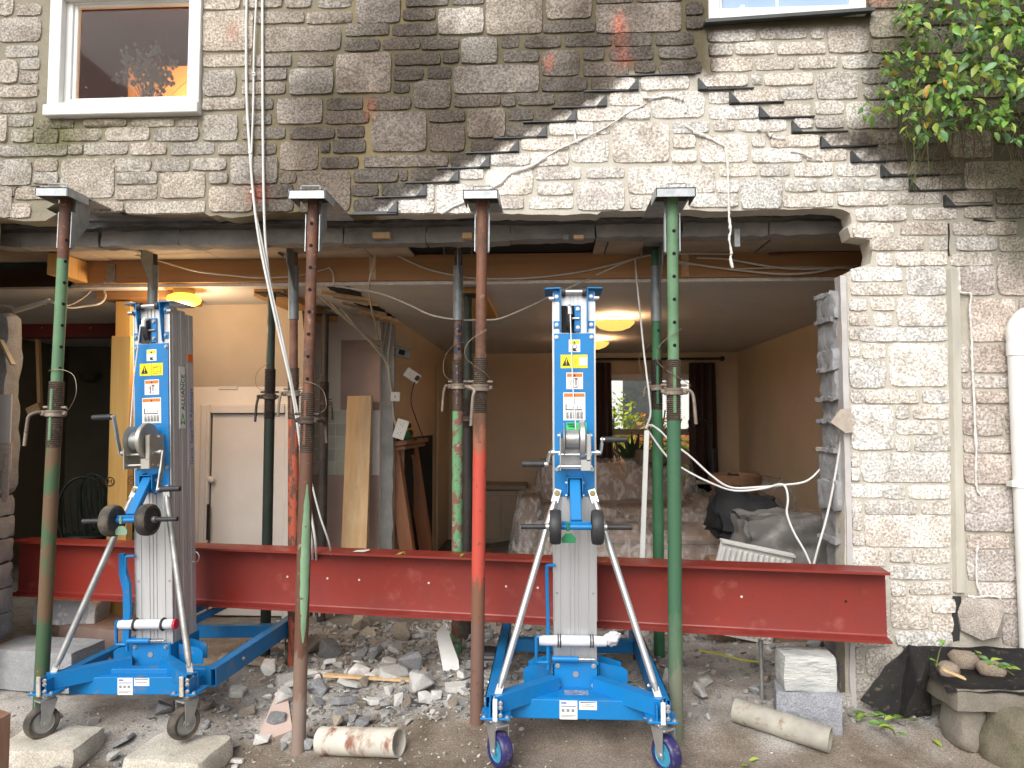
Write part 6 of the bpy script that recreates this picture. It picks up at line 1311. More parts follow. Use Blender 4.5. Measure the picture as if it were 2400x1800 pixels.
grit(900, (-2.4, 2.3), (2.2, 3.2), .003, .013, (1, 2, 3, 3)); flush('ground_grit', 'small grit scattered over the concrete in front of the lifts')
# stake at the left edge, close to the camera
q = V(-22, 1700, 1.9); mb = MB(); mb.hull([Vector((q.x-.06+dx_, 1.9+dy_, zz_)) for dx_, dy_ in ((0, 0), (.065, .0), (.065, .06), (0, .06)) for zz_ in (-.2, V(2, 1560, 1.9).z)]+[Vector((q.x-.03, 1.93, V(2, 1535, 1.9).z))]); solo(mb, 'timber_stake', mat('weathered_stake', (.36, .17, .10), (.42, .3, .22), scale=9, rough=.8, stretch=(5, 5, .5)), 'orange brown timber stake standing in front of the pale stones', 'timber stake', smooth=20)
# ------------------------------------------------------------------ lamps that are lit
def lamp_light(nm, loc, e, colr, r=.08):
    l_ = bpy.data.lights.new(nm, 'POINT'); l_.energy = e; l_.color = colr; l_.shadow_soft_size = r; o = bpy.data.objects.new(nm, l_); col.objects.link(o); o.location = loc
M_GLOWY = mat('lit_amber_glass', (1.0, .50, .06), (1, .42, .04), scale=9, rough=.4, emit=2.1)
M_GLOWB = mat('lit_bowl_glass', (1.0, .52, .12), (1, .45, .1), scale=6, rough=.4, emit=1.15)
WARM = (1.0, .70, .42)
p = G(398, 624, 2.2)
t = thing('ceiling_lamp', 'lit amber globe lamp on the ceiling behind the used lift', 'ceiling lamp', (p.x, p.y, 2.2))
MB().lathe([(.062, -.004), (.062, -.032), (.05, -.034)], 24).build('lamp_base', mat('brass_base', (.5, .33, .12), rough=.4), t); MB().lathe([(.06, -.033), (.092, -.048), (.10, -.066), (.092, -.086), (.06, -.104), (.001, -.112)], 30).build('globe', M_GLOWY, t, 60)
lamp_light('globe_light', (p.x, p.y-.02, 2.02), 15, WARM, .09); 
for k, (u, v, lb) in enumerate(((1327, 684, 'lit alabaster bowl lamp on the ceiling between the clean lift and the green props'), (1281, 731, 'lit bowl lamp deeper in the room, half hidden by the clean lift'))):
    p = G(u, v, 2.2)
    t = thing('ceiling_lamp', lb, 'ceiling lamp', (p.x, p.y, 2.2))
    MB().lathe([(.05, -.002), (.05, -.02), (.012, -.025), (.010, -.03)], 20).build('lamp_base', M_STEELP, t)
    MB().lathe([(.155, -.042), (.150, -.058), (.12, -.085), (.07, -.104), (.001, -.112)], 32, None, False).build('bowl', M_GLOWB, t, 60)
    mb = MB()
    for a_ in (.3, 2.4, 4.5): mb.cyl((.15*math.cos(a_), .15*math.sin(a_), -.046), (.05*math.cos(a_), .05*math.sin(a_), -.018), .003, None, 6)
    mb.build('bracket', M_STEELP, t)
    lamp_light('bowl_light', (p.x, p.y, 2.2-.055), 14, WARM, .05)
# ------------------------------------------------------------------ left rooms
t = thing('cupboard_door', 'white under stairs cupboard door with a round knob, behind the dark green prop', 'door', ((dx0+dx1)/2, 5, 0))
M_DOOR = mat('door_paint', (.62, .585, .55), (.57, .53, .49), scale=3, rough=.5)
MB().b(dx0+.02, dx1-.02, 5.01, 5.045, .01, dzt-.02, .003).build('panel', M_DOOR, t, 20, world=True)
for nm, (x0, x1, z0, z1) in {'a': (dx0-.055, dx0+.015, 0, dzt+.05), 'b': (dx1-.015, dx1+.055, 0, dzt+.05), 'c': (dx0+.0155, dx1-.0155, dzt-.015, dzt+.05)}.items():
    MB().b(x0, x1, 4.975, 5.004, z0, z1, .006).b(x0+.012, x1-.02 if nm != 'c' else x1, 4.967, 4.9755, z0, z1-.012, .003).build('architrave', M_DOOR, t, 25, world=True)
k_ = V(455, 1035, 5.0); MB().lathe([(.008, 0), (.008, .022), (.022, .03), (.024, .042), (.015, .05), (.001, .052)], 18, Matrix.Translation((k_.x+.015, 5.01, k_.z)) @ rotm((R(90), 0, 0))).build('knob', M_DOOR, t, 50, world=True)
k0 = V(450, 1165, 5.0); k1 = V(456, 1088, 5.0); MB().b(k0.x, k1.x+.004, 4.9655, 4.967, k0.z, k1.z).build('lock_recess', M_BLACK, t, 20, world=True)
q = V(492, 838, 4.99); mb = MB(); mb.b(q.x-.07, q.x+.07, 4.99, 4.997, q.z-.012, q.z+.012, .002); solo(mb, 'door_plate', M_DOOR, 'small blank plate on the wall above the cupboard door', 'plate')
# tiled wall: tiles, bare pink plaster
M_TILE = mat('sage_tile', (.52, .53, .45), (.46, .47, .40), scale=12, rough=.3, var=.1)
tw_ = thing('kitchen_tiling', 'patch of pale sage wall tiles with pink plaster above and below', 'tiling', ((tx0+tx1)/2, 5.4, 0))
zt0 = V(750, 1025, 5.4).z; ts = .098; base_t = MB().b(-ts/2+.003, ts/2-.003, -.007, 0, -ts/2+.003, ts/2-.003, .002); tile0 = None
for i in range(7):
    for k in range(5):
        x_ = tx1-.05-ts*i-ts/2; z_ = zt0+ts*k+ts/2
        if x_ < tx0-.05: continue
        if tile0 is None: tile0 = base_t.build('wall_tile', M_TILE, tw_, 20); o = tile0
        else: o = tile0.copy(); col.objects.link(o)
        o.location = (x_-(tx0+tx1)/2, -.0025, z_)
MB().b(tx0-.1, tx1-.01, 5.396, 5.4, zt0, zt0+5*ts).build('grout', M_UPVC, tw_, 20, world=True)
M_PINKP = mat('bare_pink_plaster', (.44, .325, .28), (.37, .27, .235), scale=4, rough=.92, bump=.2, c3=(.5, .4, .36), s3=7, lo3=.6, hi3=.8)
x0 = V(737, 800, 5.4).x; MB().b(x0, tx1-.002, 5.392, 5.3995, zt0+5*ts+.004, V(750, 735, 5.4).z).build('bare_plaster', M_PINKP, tw_, 20, world=True)
MB().b(tx0-.1, tx1-.002, 5.392, 5.3995, .0, zt0-.004).build('bare_plaster', M_PINKP, tw_, 20, world=True)
# broken partition end and the torn strip of ceiling above it
mb = roughbox((.115, .05, 2.16), .010, .05, 3.3, .03, 16); mb.bm.transform(Matrix.Translation((-1.265, 5.475, 1.08))); solo(mb, 'partition_end', mat('raw_plaster_edge', (.44, .44, .43), (.33, .33, .32), scale=8, rough=.95, bump=.8, bscale=40, dist=.01), 'raw grey broken end of the partition wall beside the leaning plank', 'wall', smooth=40)
t = thing('ceiling_scar', 'torn open strip in the ceiling with dark laths where the partition stood', 'ceiling damage', (-1.3, 4.8, 2.19))
mb = MB(); L_ = []
for i in range(24):
    y_ = 4.17+1.3*i/23; L_.append((Vector((-1.34+.03*nz(y_*9, 1), y_, 2.197)), Vector((-1.20+.03*nz(y_*9, 5), y_, 2.197))))
for a_, b2 in zip(L_, L_[1:]): mb.quad(a_[0], a_[1], b2[1], b2[0])
mb.build('void_shade_sheet', M_BLACK, t, 0, world=True, fix=False)  # black sheet under the ceiling, painted as the shade up in the gap
for k in range(9):
    y_ = 4.3+.13*k; a_ = Vector((-1.42+.1*rnd.random(), y_, 2.185)); b2 = Vector((-1.2+.08*rnd.random(), y_+rnd.uniform(-.1, .2), 2.17-.05*rnd.random())); MB().beam(a_, b2, .012, .02).build('lath', M_BOARD if k % 2 else M_PALEW, t, 20, world=True)
for k in range(4):
    a_ = Vector((-1.48, 4.5+.22*k, 2.19)); b2 = Vector((-1.30+.03*k, 5.35, 1.98-.06*k)); MB().tube(crom([a_, a_.lerp(b2, .5)+Vector((.02, 0, -.03)), b2], 5), .007, 6).build('loose_wire', M_CABLEC, t, 50, world=True)
# stripped wiring and sockets on the partition end
yy = 5.43
cable([(836, 690, yy), (832, 720, yy), (826, 760, yy), (838, 800, yy), (842, 840, yy), (850, 862, yy)], .006, 'shorter of the cream conduits running down the broken partition end', M_CABLEC)
cable([(845, 688, yy), (842, 730, yy), (838, 780, yy), (846, 850, yy), (851, 905, yy), (858, 925, yy)], .007, 'longer of the cream conduits running down the broken partition end', M_CABLEC)
cable([(812, 640, 5.0), (818, 680, 5.2), (826, 720, 5.4), (835, 745, yy), (862, 752, yy), (872, 760, yy)], .004, 'thin cable bent from the ceiling tear to the metal back box', M_CABLEG)
def plate(u, v, y, w, h, d, rot, label, kind):
    q = V(u, v, y); t_ = thing('wall_socket', label, 'socket', q, rot)
    MB().b(-w/2, w/2, -d, 0, -h/2, h/2, .003).build('plate', M_UPVC if kind else M_GALVD, t_, 25)
    if kind == 2:
        for sx_ in (-1, 1):
            for dx_, dz_ in ((0, .012), (-.010, -.008), (.010, -.008)): MB().b(sx_*w*.24+dx_-.002, sx_*w*.24+dx_+.002, -d-.0006, -d, dz_-.003, dz_+.003).build('pin_hole', M_BLACK, t_, 0)
    elif kind == 1: MB().b(-.004, .004, -d-.0006, -d, -.006, .006).build('outlet', M_BLACK, t_, 0)
    else: MB().b(-w*.32, w*.1, -d-.0008, -d, -h*.3, h*.2).build('opening', M_BLACK, t_, 0)
    return t_
plate(869, 762, 5.45, .115, .08, .04, (0, R(14), R(25)), 'bare metal socket box hanging loose from the partition end', 0)
t_ = plate(889, 812, 5.5, .125, .075, .035, (0, R(32), R(28)), 'white double socket hanging by its wires with a black plug in it', 2)
MB().b(.022, .052, -.062, -.035, -.02, .02, .006).build('plug', M_RUBBER, t_, 30)
plate(854, 857, 5.42, .072, .072, .02, (0, R(3), R(8)), 'small square white outlet on the broken partition end', 1)
plate(866, 927, 5.40, .15, .09, .045, (0, R(-72), R(10)), 'white double socket dangling upright in front of the mantelpiece', 2)
cable([(896, 825, 5.47), (890, 845, 5.45), (888, 870, 5.45), (897, 900, 5.5), (910, 935, 5.6), (915, 948, 5.7)], .0045, 'black flex from the hanging double socket down to the radio', M_RUBBER)
# timbers leaning inside
def plank(u0, v0, u1, v1, wpx, y0, y1, th, m, label, name='timber_plank'):
    a_ = V(u0, v0, y0); b2 = V(u1, v1, y1); wm = wpx*y0/1533; mb = MB(); mb.beam(b2, a_, wm, th, up=(0, 1, 0), bev=.002); return solo(mb, name, m, label, 'timber plank')
a_ = plank(778, 856, 762, 1290, 54, 5.28, 5.1, .045, M_PALEW, 'knotty pale plank leaning in front of the sage tiles')
M_YELP = mat('yellow_pine', (.60, .38, .12), (.52, .30, .085), scale=4, rough=.55, stretch=(6, 6, .35), c3=(.36, .2, .06), s3=3, lo3=.66, hi3=.74)
plank(271, 652, 262, 1370, 34, 4.34, 4.34, .05, M_YELP, 'tall yellow pine upright standing behind the stamped plank')
a_ = plank(268, 727, 252, 1370, 44, 4.22, 4.22, .06, M_YELP, 'wide yellow pine plank with round grading stamps, behind the used lift')
MST = mat('stamp_ink', (.13, .07, .03), rough=.8)
for u, v in ((237, 1040), (285, 1038)):
    c_ = V(u, v, 4.185); n = 18; mb = MB(); mb.tube([c_+Vector((.026*math.cos(2*math.pi*i/n), 0, .026*math.sin(2*math.pi*i/n))) for i in range(n+1)], .003, 4, False); mb.tube([c_+Vector((-.01, 0, -.012)), c_+Vector((-.008, 0, .012)), c_, c_+Vector((.008, 0, .012)), c_+Vector((.01, 0, -.012))], .002, 4); o = mb.build('stamp', MST, a_, 0, world=False); o.matrix_parent_inverse = Matrix.Translation(-a_.location)
p0 = V(-30, 690, 5.66); p1 = V(287, 727, 5.66)
t = thing('old_steel_beam', 'dark red steel beam already built in under the ceiling of the dim room', 'steel beam', ((p0.x+p1.x)/2, 5.7, p1.z))
MB().b(p0.x-.3, p1.x, 5.66, 5.78, p1.z, 2.198).build('beam', mat('dark_red_steel', (.16, .015, .014), (.12, .012, .012), scale=5, rough=.5), t, 20, world=True)
for u in (90, 195): q = V(u, 708, 5.655); MB().cyl(q, q+Vector((0, .006, 0)), .006, None, 10).build('bolt', M_ZINCD, t, 30, world=True)
q0 = V(82, 730, 5.9); q1 = V(87, 880, 5.9); mb = MB(); mb.beam(q1, q0, .03, .03, up=(0, 1, 0)); mb.box(V(76, 884, 5.88), (.12, .06, .07), (0, R(-25), 0), .004); solo(mb, 'hanging_batten', M_PALEW, 'wooden batten with a block nailed to its foot, hanging in the dim room', 'timber')
q = V(192, 815, 7.3); t = thing('wall_light', 'small unlit bowl wall light on the dim back wall', 'wall light', q); MB().lathe([(.02, -.06), (.07, -.03), (.10, .04), (.095, .04), (.06, -.02)], 20, None, False).build('shade', mat('unlit_shade', (.10, .09, .07), rough=.6), t)
M_CHAIR = mat('dark_green_chair', (.02, .035, .032), (.03, .045, .04), scale=8, rough=.4)
def chair(u, v, y, rz, label):
    q = V(u, v, y); t = thing('spindle_chair', label, 'chair', (q.x, y, gz(q.x, y)), (0, 0, rz), 'dark green spindle chairs')
    MB().lathe([(.001, .44), (.19, .445), (.2, .46), (.19, .475), (.001, .47)], 24).build('seat', M_CHAIR, t, 50)
    hoop = [(-.17, .12, .47)] + [(-.19*math.cos(math.pi*i/10), .12+.09*math.sin(math.pi*i/10)*.9+.05, .62+.33*math.sin(math.pi*i/10)**.8) for i in range(0, 11)] + [(.17, .12, .47)]
    MB().tube(crom(hoop, 4), .012, 8).build('back_hoop', M_CHAIR, t, 60)
    for k in range(-3, 4): MB().tube([(.045*k, .15, .47), (.048*k, .21, .70), (.047*k, .235, .94-.028*abs(k)**1.5)], .006, 6).build('spindle', M_CHAIR, t, 60)
    for sx_ in (-1, 1):
        for sy_ in (-1, 1): MB().cyl((sx_*.12, sy_*.12, .45), (sx_*.19, sy_*.18, 0), .015, .011, 10).build('leg', M_CHAIR, t)
    MB().cyl((-.15, 0, .2), (.15, 0, .2), .009, None, 8).build('stretcher', M_CHAIR, t)
chair(197, 1100, 5.7, R(-160), 'dark green spindle back chair in the dim room, beside the rust streaked green prop'); chair(250, 1100, 5.95, R(170), 'second dark green spindle chair, half hidden behind the stamped plank')
# ------------------------------------------------------------------ mantelpiece and what lies by it
M_MAH = mat('mantel_wood', (.34, .15, .075), (.27, .11, .05), scale=4, rough=.4, stretch=(5, 5, .6))
M_MAHD = mat('mantel_trim', (.30, .19, .12), (.24, .15, .09), scale=6, rough=.5)
t = thing('mantelpiece', 'reddish wooden fire surround leaning against the partition wall', 'mantelpiece', (-1.05, 6.0, 0), (0, R(-9), 0))
MB().b(-.11, .14, -.50, .46, 1.20, 1.24, .006).b(-.09, .11, -.47, .43, 1.165, 1.20, .006).build('shelf', M_MAH, t, 25)
for y_ in (-.42, .32): MB().b(-.06, .05, y_-.04, y_+.06, .0, 1.165, .004).build('leg', M_MAH, t, 25)
MB().b(-.055, -.02, -.36, .30, .93, 1.16).build('frieze', M_MAH, t, 25)
for y_ in (-.35, .27):
    mb = MB(); s_ = 1 if y_ < 0 else -1; mb.prism([(0, 0), (s_*.14, 0), (s_*.12, -.05), (s_*.05, -.09), (s_*.03, -.17), (0, -.24)], .05, Matrix.Translation((-.03, y_, 1.15)) @ Matrix(((0, 0, 1, 0), (1, 0, 0, 0), (0, 1, 0, 0), (0, 0, 0, 1)))); mb.build('carved_corbel', M_MAHD, t, 30)
mb = MB(); mb.b(-1.209, -1.203, 5.9, 7.3, 0, 1.25); solo(mb, 'fireplace_dark_panel', M_BLACK, 'black panel standing in for the shaded fireplace recess behind the mantelpiece', 'fireplace')  # slab on the wall face; the recess shade is put into its black
q = V(905, 952, 5.80); zsh = 1.245
t = thing('site_radio', 'yellow and black work radio standing on the mantelpiece', 'radio', (-1.22, 5.72, zsh-.012), (0, 0, R(50)))
M_RADY = mat('radio_yellow', (.62, .36, .01), rough=.45)
MB().b(-.11, .11, -.07, .07, .025, .10, .012, 2).build('body', M_RADY, t, 30); MB().b(-.13, .13, -.085, .085, .0, .03, .01, 2).build('bumper', M_RUBBER, t, 30); MB().b(-.09, .09, -.06, .06, .10, .145, .015, 2).build('charger_top', M_RUBBER, t, 30)
for s_ in (-1, 1): MB().cyl((s_*.06, -.071, .06), (s_*.06, -.08, .06), .028, None, 18).build('speaker', M_RUBBER, t, 30)
MB().b(-.012, .012, -.074, -.07, .075, .085).build('red_light', mat('radio_led', (1, .1, .05), emit=2), t, 0)
mb = MB(); bmesh.ops.create_icosphere(mb.bm, subdivisions=2, radius=.045, matrix=Matrix.Translation((-1.14, 5.56, zsh+.03))); solo(mb, 'green_cup', mat('green_plastic_cup', (.01, .16, .06), rough=.4), 'green rounded cup beside the radio on the mantelpiece', 'cup')
# ------------------------------------------------------------------ living room
zf = .0
t = thing('rear_window', 'garden window in the back wall of the living room with a brown crossbar', 'window', ((wl.x+wr.x)/2, RY, wl.z))
frame(MB(), wl.x-.04, wr.x+.04, wl.z-.04, wr.z+.04, .075, RY-.03, RY+.03).build('frame', M_UPVC, t, 25, world=True)
zm = V(1400, 933, RY).z; MB().b(wl.x, wr.x, RY-.01, RY+.03, zm-.035, zm+.035, .004).build('crossbar', mat('brown_crossbar', (.30, .25, .21), rough=.5), t, 25, world=True)
MB().b(wl.x+.02, wr.x-.02, RY+.008, RY+.012, wl.z+.02, wr.z-.02).build('pane', M_GLASS, t, 20, world=True)
M_CURT = mat('mauve_brown_curtain', (.17, .115, .105), (.13, .088, .08), scale=6, rough=.85, stretch=(6, 6, .4))
def curtain(u0, u1, v0, v1, label):
    a_ = V(u0, v0, RY-.12); b2 = V(u1, v0, RY-.12); zb = V(u0, v1, RY-.12).z; mb = MB(); N = 44; prev = None
    for i in range(N+1):
        s_ = i/N; x_ = a_.x+(b2.x-a_.x)*s_; cl = []
        for k in range(9):
            f = k/8; xx_ = x_+(b2.x-a_.x)*.14*(s_-.4)*f; cl.append(mb.bm.verts.new((xx_, RY-.12+.035*math.sin(s_*22+.5*f)+.012*math.sin(s_*51), a_.z+(zb-a_.z)*f)))
        if prev:
            for k in range(8): mb.bm.faces.new((prev[k], cl[k], cl[k+1], prev[k+1]))
        prev = cl
    bmesh.ops.solidify(mb.bm, geom=list(mb.bm.faces), thickness=.004); return solo(mb, 'curtain', M_CURT, label, 'curtain', smooth=60)
curtain(1268, 1320, 783, 1110, 'mauve brown curtain between the clean lift and the garden window'); curtain(1488, 1545, 783, 1130, 'mauve brown curtain beside the floor lamp at the garden window')
a_ = V(1250, 776, RY-.12); b2 = V(1560, 784, RY-.12); b2.z = a_.z
mb = MB(); mb.cyl(a_, b2, .014, None, 12); bmesh.ops.create_icosphere(mb.bm, subdivisions=2, radius=.03, matrix=Matrix.Translation(b2)); solo(mb, 'curtain_rod', M_DKTUBE, 'dark wooden curtain rod with a ball finial above the garden window', 'curtain rod')
q = V(1540, 1000, 7.7); t = thing('floor_lamp', 'slim black bent arm floor lamp in front of a curtain', 'floor lamp', (q.x, 7.7, 0))
zt_ = V(1540, 950, 7.7).z; top = V(1520, 907, 7.7); tip = V(1490, 906, 7.7)
MB().cyl((q.x, 7.7, 0), (q.x, 7.7, 1.1), .03, None, 14).cyl((q.x, 7.7, 0), (q.x, 7.7, .03), .13, None, 20).build('post', M_RUBBER, t, 35, world=True)
MB().tube(crom([(q.x-.01, 7.7, 1.09), (q.x-.015, 7.7, zt_), (q.x-.05, 7.7, top.z-.03), (top.x, 7.7, top.z), (tip.x, 7.7, tip.z), (tip.x-.005, 7.7, tip.z-.09)], 5), .008, 8).build('arm', M_RUBBER, t, 50, world=True)
MB().lathe([(.012, .0), (.018, -.02), (.02, -.05), (.001, -.05)], 12, Matrix.Translation((tip.x-.005, 7.7, tip.z-.085))).build('lamp_head', M_RUBBER, t, 40, world=True)
q = V(1368, 1005, RY-.22); t = thing('pot_plant', 'dark spiky leaved plant standing behind the sofa at the garden window', 'plant', (q.x, RY-.24, q.z-.02))
MB().lathe([(.06, -.15), (.08, 0), (.07, 0), (.06, -.02)], 16, None, False).build('pot', M_MAHD, t)
mb = MB()
for i in range(22):
    a_ = rnd.random()*6.3; l_ = rnd.uniform(.22, .42); tilt = rnd.uniform(.15, .9); d_ = Vector((math.cos(a_)*math.sin(tilt), math.sin(a_)*math.sin(tilt)*.4, math.cos(tilt))); s_ = d_.cross(Vector((0, 1, .2))).normalized()*.028; m_ = d_*l_*.5+Vector((0, 0, .02))
    mb.quad(-s_*.6, s_*.6, m_+s_, m_-s_); mb.quad(m_-s_, m_+s_, d_*l_+s_*.05, d_*l_-s_*.05)
mb.build('leaves', mat('dark_spiky_leaf', (.018, .035, .015), (.03, .06, .02), scale=8, rough=.4), t, 0, fix=False)
S(MB().b(wl.x-.2, wr.x+.2, RY-.36, RY-.001, q.z-.20, q.z-.17), 'window_shelf', M_UPVC)
# sofas and their dust sheet
M_SOFA = mat('brown_sofa', (.26, .17, .12), (.22, .14, .10), scale=5, rough=.8)
t = thing('sofa', 'brown sofa under clear dust sheets below the garden window', 'sofa', (.65, 7.1, 0))
MB().b(-.75, .75, -.45, .30, .08, .44, .05, 2).build('seat', M_SOFA, t, 35); MB().b(-.75, .75, .28, .55, .08, .95, .06, 2).build('backrest', M_SOFA, t, 35)
for s_ in (-1, 1): MB().b(s_*.85-.10, s_*.85+.10, -.45, .5, .08, .64, .05, 2).build('armrest', M_SOFA, t, 35)
for s_ in (-.37, .37): MB().b(s_-.34, s_+.34, -.5, .27, .445, .56, .04, 2).build('cushion', M_SOFA, t, 35)
q0 = V(1435, 985, 7.35)
mb = roughbox((.55, .34, .13), .03, .05, 5, .5, 7); mb.bm.transform(Matrix.Translation((V(1430, 1030, 7.4).x, 7.36, 1.03))); solo(mb, 'throw_blanket', mat('taupe_blanket', (.22, .17, .145), (.17, .13, .11), scale=20, rough=.95, bump=.5, bscale=60), 'taupe blanket bunched on the back of the sheeted sofa', 'blanket', smooth=60)
t = thing('armchair', 'brown footstool sofa section under clear dust sheets in front of the sofa', 'sofa', (.75, 5.75, 0)); MB().b(-.75, .9, -.35, .45, .06, .46, .06, 2).build('seat', M_SOFA, t, 35); MB().b(-.72, .05, -.33, .43, .462, .54, .04, 2).build('cushion', M_SOFA, t, 35); MB().b(.08, .87, -.33, .43, .462, .54, .04, 2).build('cushion', M_SOFA, t, 35)
M_PLAS = bpy.data.materials.new('clear_dust_sheet'); M_PLAS.use_nodes = True; nt = M_PLAS.node_tree; nt.nodes.clear()
o_ = nt.nodes.new('ShaderNodeOutputMaterial'); mx = nt.nodes.new('ShaderNodeMixShader'); tr = nt.nodes.new('ShaderNodeBsdfTransparent'); pb_ = nt.nodes.new('ShaderNodeBsdfPrincipled'); tx = nt.nodes.new('ShaderNodeTexNoise'); mr = nt.nodes.new('ShaderNodeMapRange'); tcn = nt.nodes.new('ShaderNodeTexCoord')
tx.inputs['Scale'].default_value = 4; tx.inputs['Detail'].default_value = 6; tx.inputs['Distortion'].default_value = 1.2; mpp = nt.nodes.new('ShaderNodeMapping'); mpp.inputs['Scale'].default_value = (3.2, 1.0, 2.0); mpp.inputs['Rotation'].default_value = (0, 0, .7); nt.links.new(tcn.outputs['Object'], mpp.inputs[0]); nt.links.new(mpp.outputs[0], tx.inputs['Vector'])
mr.inputs[1].default_value = .42; mr.inputs[2].default_value = .68; mr.inputs[3].default_value = .20; mr.inputs[4].default_value = .58; nt.links.new(tx.outputs[0], mr.inputs[0])
pb_.inputs['Base Color'].default_value = (.72, .69, .66, 1); pb_.inputs['Roughness'].default_value = .22; nt.links.new(mr.outputs[0], mx.inputs[0]); nt.links.new(tr.outputs[0], mx.inputs[1]); nt.links.new(pb_.outputs[0], mx.inputs[2]); nt.links.new(mx.outputs[0], o_.inputs[0])
def drape(x0, x1, y0, y1, h, label, step=.05, amp=.018, sd=0):
    nx, ny = int((x1-x0)/step), int((y1-y0)/step); g = []; mb = MB()
    for j in range(ny+1):
        row = []
        for i in range(nx+1):
            x_ = x0+(x1-x0)*i/nx; y_ = y0+(y1-y0)*j/ny; z_ = h(x_, y_); r1 = abs(nz(x_*3.4+y_*2.2+sd, y_*.9-x_*.5, sd)); r2 = abs(nz(x_*5+y_*1.5+sd, y_*1.8-x_*1.2, sd+4))
            row.append(mb.bm.verts.new((x_+.02*nz(x_*5, y_*5, sd), y_, z_+.012+amp*(1-r1*3.2 if r1 < .3 else 0)+amp*.5*(1-r2*4 if r2 < .25 else 0))))
        g.append(row)
    for j in range(ny):
        for i in range(nx): mb.bm.faces.new((g[j][i], g[j][i+1], g[j+1][i+1], g[j+1][i]))
    return solo(mb, 'dust_sheet', M_PLAS, label, 'dust sheet', smooth=60)
def soft(v, a_, b2, w): return sm(v, a_-w, a_)*(1-sm(v, b2, b2+w))
drape(-.45, 1.75, 6.3, 7.75, lambda x_, y_: max(.03, .58*soft(x_, -.05, 1.38, .2)*soft(y_, 6.58, 7.4, .18), .66*soft(y_, 6.62, 7.6, .15)*max(soft(x_, -.3, -.1, .12), soft(x_, 1.4, 1.6, .12)), .98*soft(x_, -.1, 1.45, .15)*soft(y_, 7.36, 7.68, .12)), 'clear plastic dust sheet draped over the sofa below the garden window', sd=2)
drape(-.35, 2.15, 4.75, 6.28, lambda x_, y_: max(.03, .56*soft(x_, 0, 1.62, .3)*soft(y_, 5.42, 6.15, .4), .62*soft(x_, 1.2, 2.2, .5)*soft(y_, 4.95, 6.2, .5)), 'clear plastic dust sheet draped over the footstool section', sd=7, amp=.022)
drape(1.55, 2.19, 6.3, 7.9, lambda x_, y_: .1+.72*sm(x_, 1.5, 2.1)*soft(y_, 6.6, 7.7, .4), 'clear plastic dust sheet heaped against the cream side wall', sd=11, amp=.03)
mb = roughbox((.5, 1.3, .7), .06, .09, 9, .5, 4); mb.bm.transform(Matrix.Translation((1.9, 7.1, .35))); solo(mb, 'covered_boxes', M_SOFA, 'brown boxes covered by the sheet against the cream side wall', 'boxes', smooth=60)
# cabinet
q0 = V(1037, 1165, 8.0); q1 = V(1135, 1046, 8.0)
t = thing('low_cabinet', 'low pale two door cabinet against the back wall, wrapped in plastic', 'cabinet', ((q0.x+q1.x)/2, 8.1, 0)); M_CAB = mat('cabinet_cream', (.42, .34, .25), (.36, .29, .21), scale=4, rough=.5); hw = (q1.x-q0.x)/2
MB().b(-hw, hw, -.12, .25, .03, q1.z-.07, .006).build('carcass', M_CAB, t, 25); MB().b(-hw-.02, hw+.02, -.15, .26, q1.z-.068, q1.z, .012).build('top', mat('cabinet_top', (.26, .19, .13), rough=.4), t, 25)
for s_ in (-1, 1): MB().b(s_*hw*.5-hw*.44, s_*hw*.5+hw*.44, -.135, -.121, .08, q1.z-.12, .006).build('door', M_CAB, t, 25)
# wicker stool, bags, radiator, boards
q = V(1588, 1060, 5.35); t = thing('wicker_stool', 'round wicker stool with bamboo legs standing among the dust sheets', 'stool', (q.x, 5.35, 0)); zt_ = V(1588, 1058, 5.35).z
M_WICK = mat('wicker', (.20, .10, .05), (.13, .065, .035), scale=40, rough=.6, bump=.6, bscale=90); M_BAMB = mat('bamboo', (.42, .22, .06), (.34, .17, .045), scale=8, rough=.45)
MB().lathe([(.001, zt_-.06), (.14, zt_-.05), (.185, zt_+.05), (.195, zt_+.11), (.185, zt_+.115), (.165, zt_+.05), (.001, zt_-.03)], 28).build('bowl_seat', M_WICK, t, 50)
for k in range(4): a_ = R(45+90*k); MB().cyl((.13*math.cos(a_), .13*math.sin(a_), zt_-.05), (.17*math.cos(a_), .17*math.sin(a_), 0), .018, None, 10).build('leg', M_BAMB, t)
for k in range(4): a_ = R(45+90*k); b2 = R(135+90*k); MB().cyl((.135*math.cos(a_), .135*math.sin(a_), zt_-.09), (.135*math.cos(b2), .135*math.sin(b2), zt_-.09), .012, None, 8).build('rail', M_BAMB, t)
M_BLKC = mat('black_cloth', (.010, .010, .011), (.018, .018, .019), scale=12, rough=.8, bump=.4, bscale=20)
mb = roughbox((.13, .12, .15), .035, .03, 3, .6, 9); mb.bm.transform(Matrix.Translation((q.x-.02, 5.33, zt_+.05))); solo(mb, 'black_bag', M_BLKC, 'small black bag sitting in the wicker stool', 'bag', smooth=60)
q = V(1588, 1135, 4.75); mb = roughbox((.40, .30, .30), .07, .035, 6, .6, 6); mb.bm.transform(Matrix.Translation((q.x+.03, 4.72, q.z+.07)) @ rotm((0, R(14), 0))); solo(mb, 'black_jacket', M_BLKC, 'heap of black clothing below the wicker stool', 'clothing', smooth=60)
q = V(1588, 1200, 4.75); mb = roughbox((.36, .3, q.z-.02), .02, .06, 8, .2, 5); mb.bm.transform(Matrix.Translation((q.x, 4.8, q.z/2))); solo(mb, 'covered_crate', M_SOFA, 'brown crate under the black clothing heap', 'crate', smooth=50)
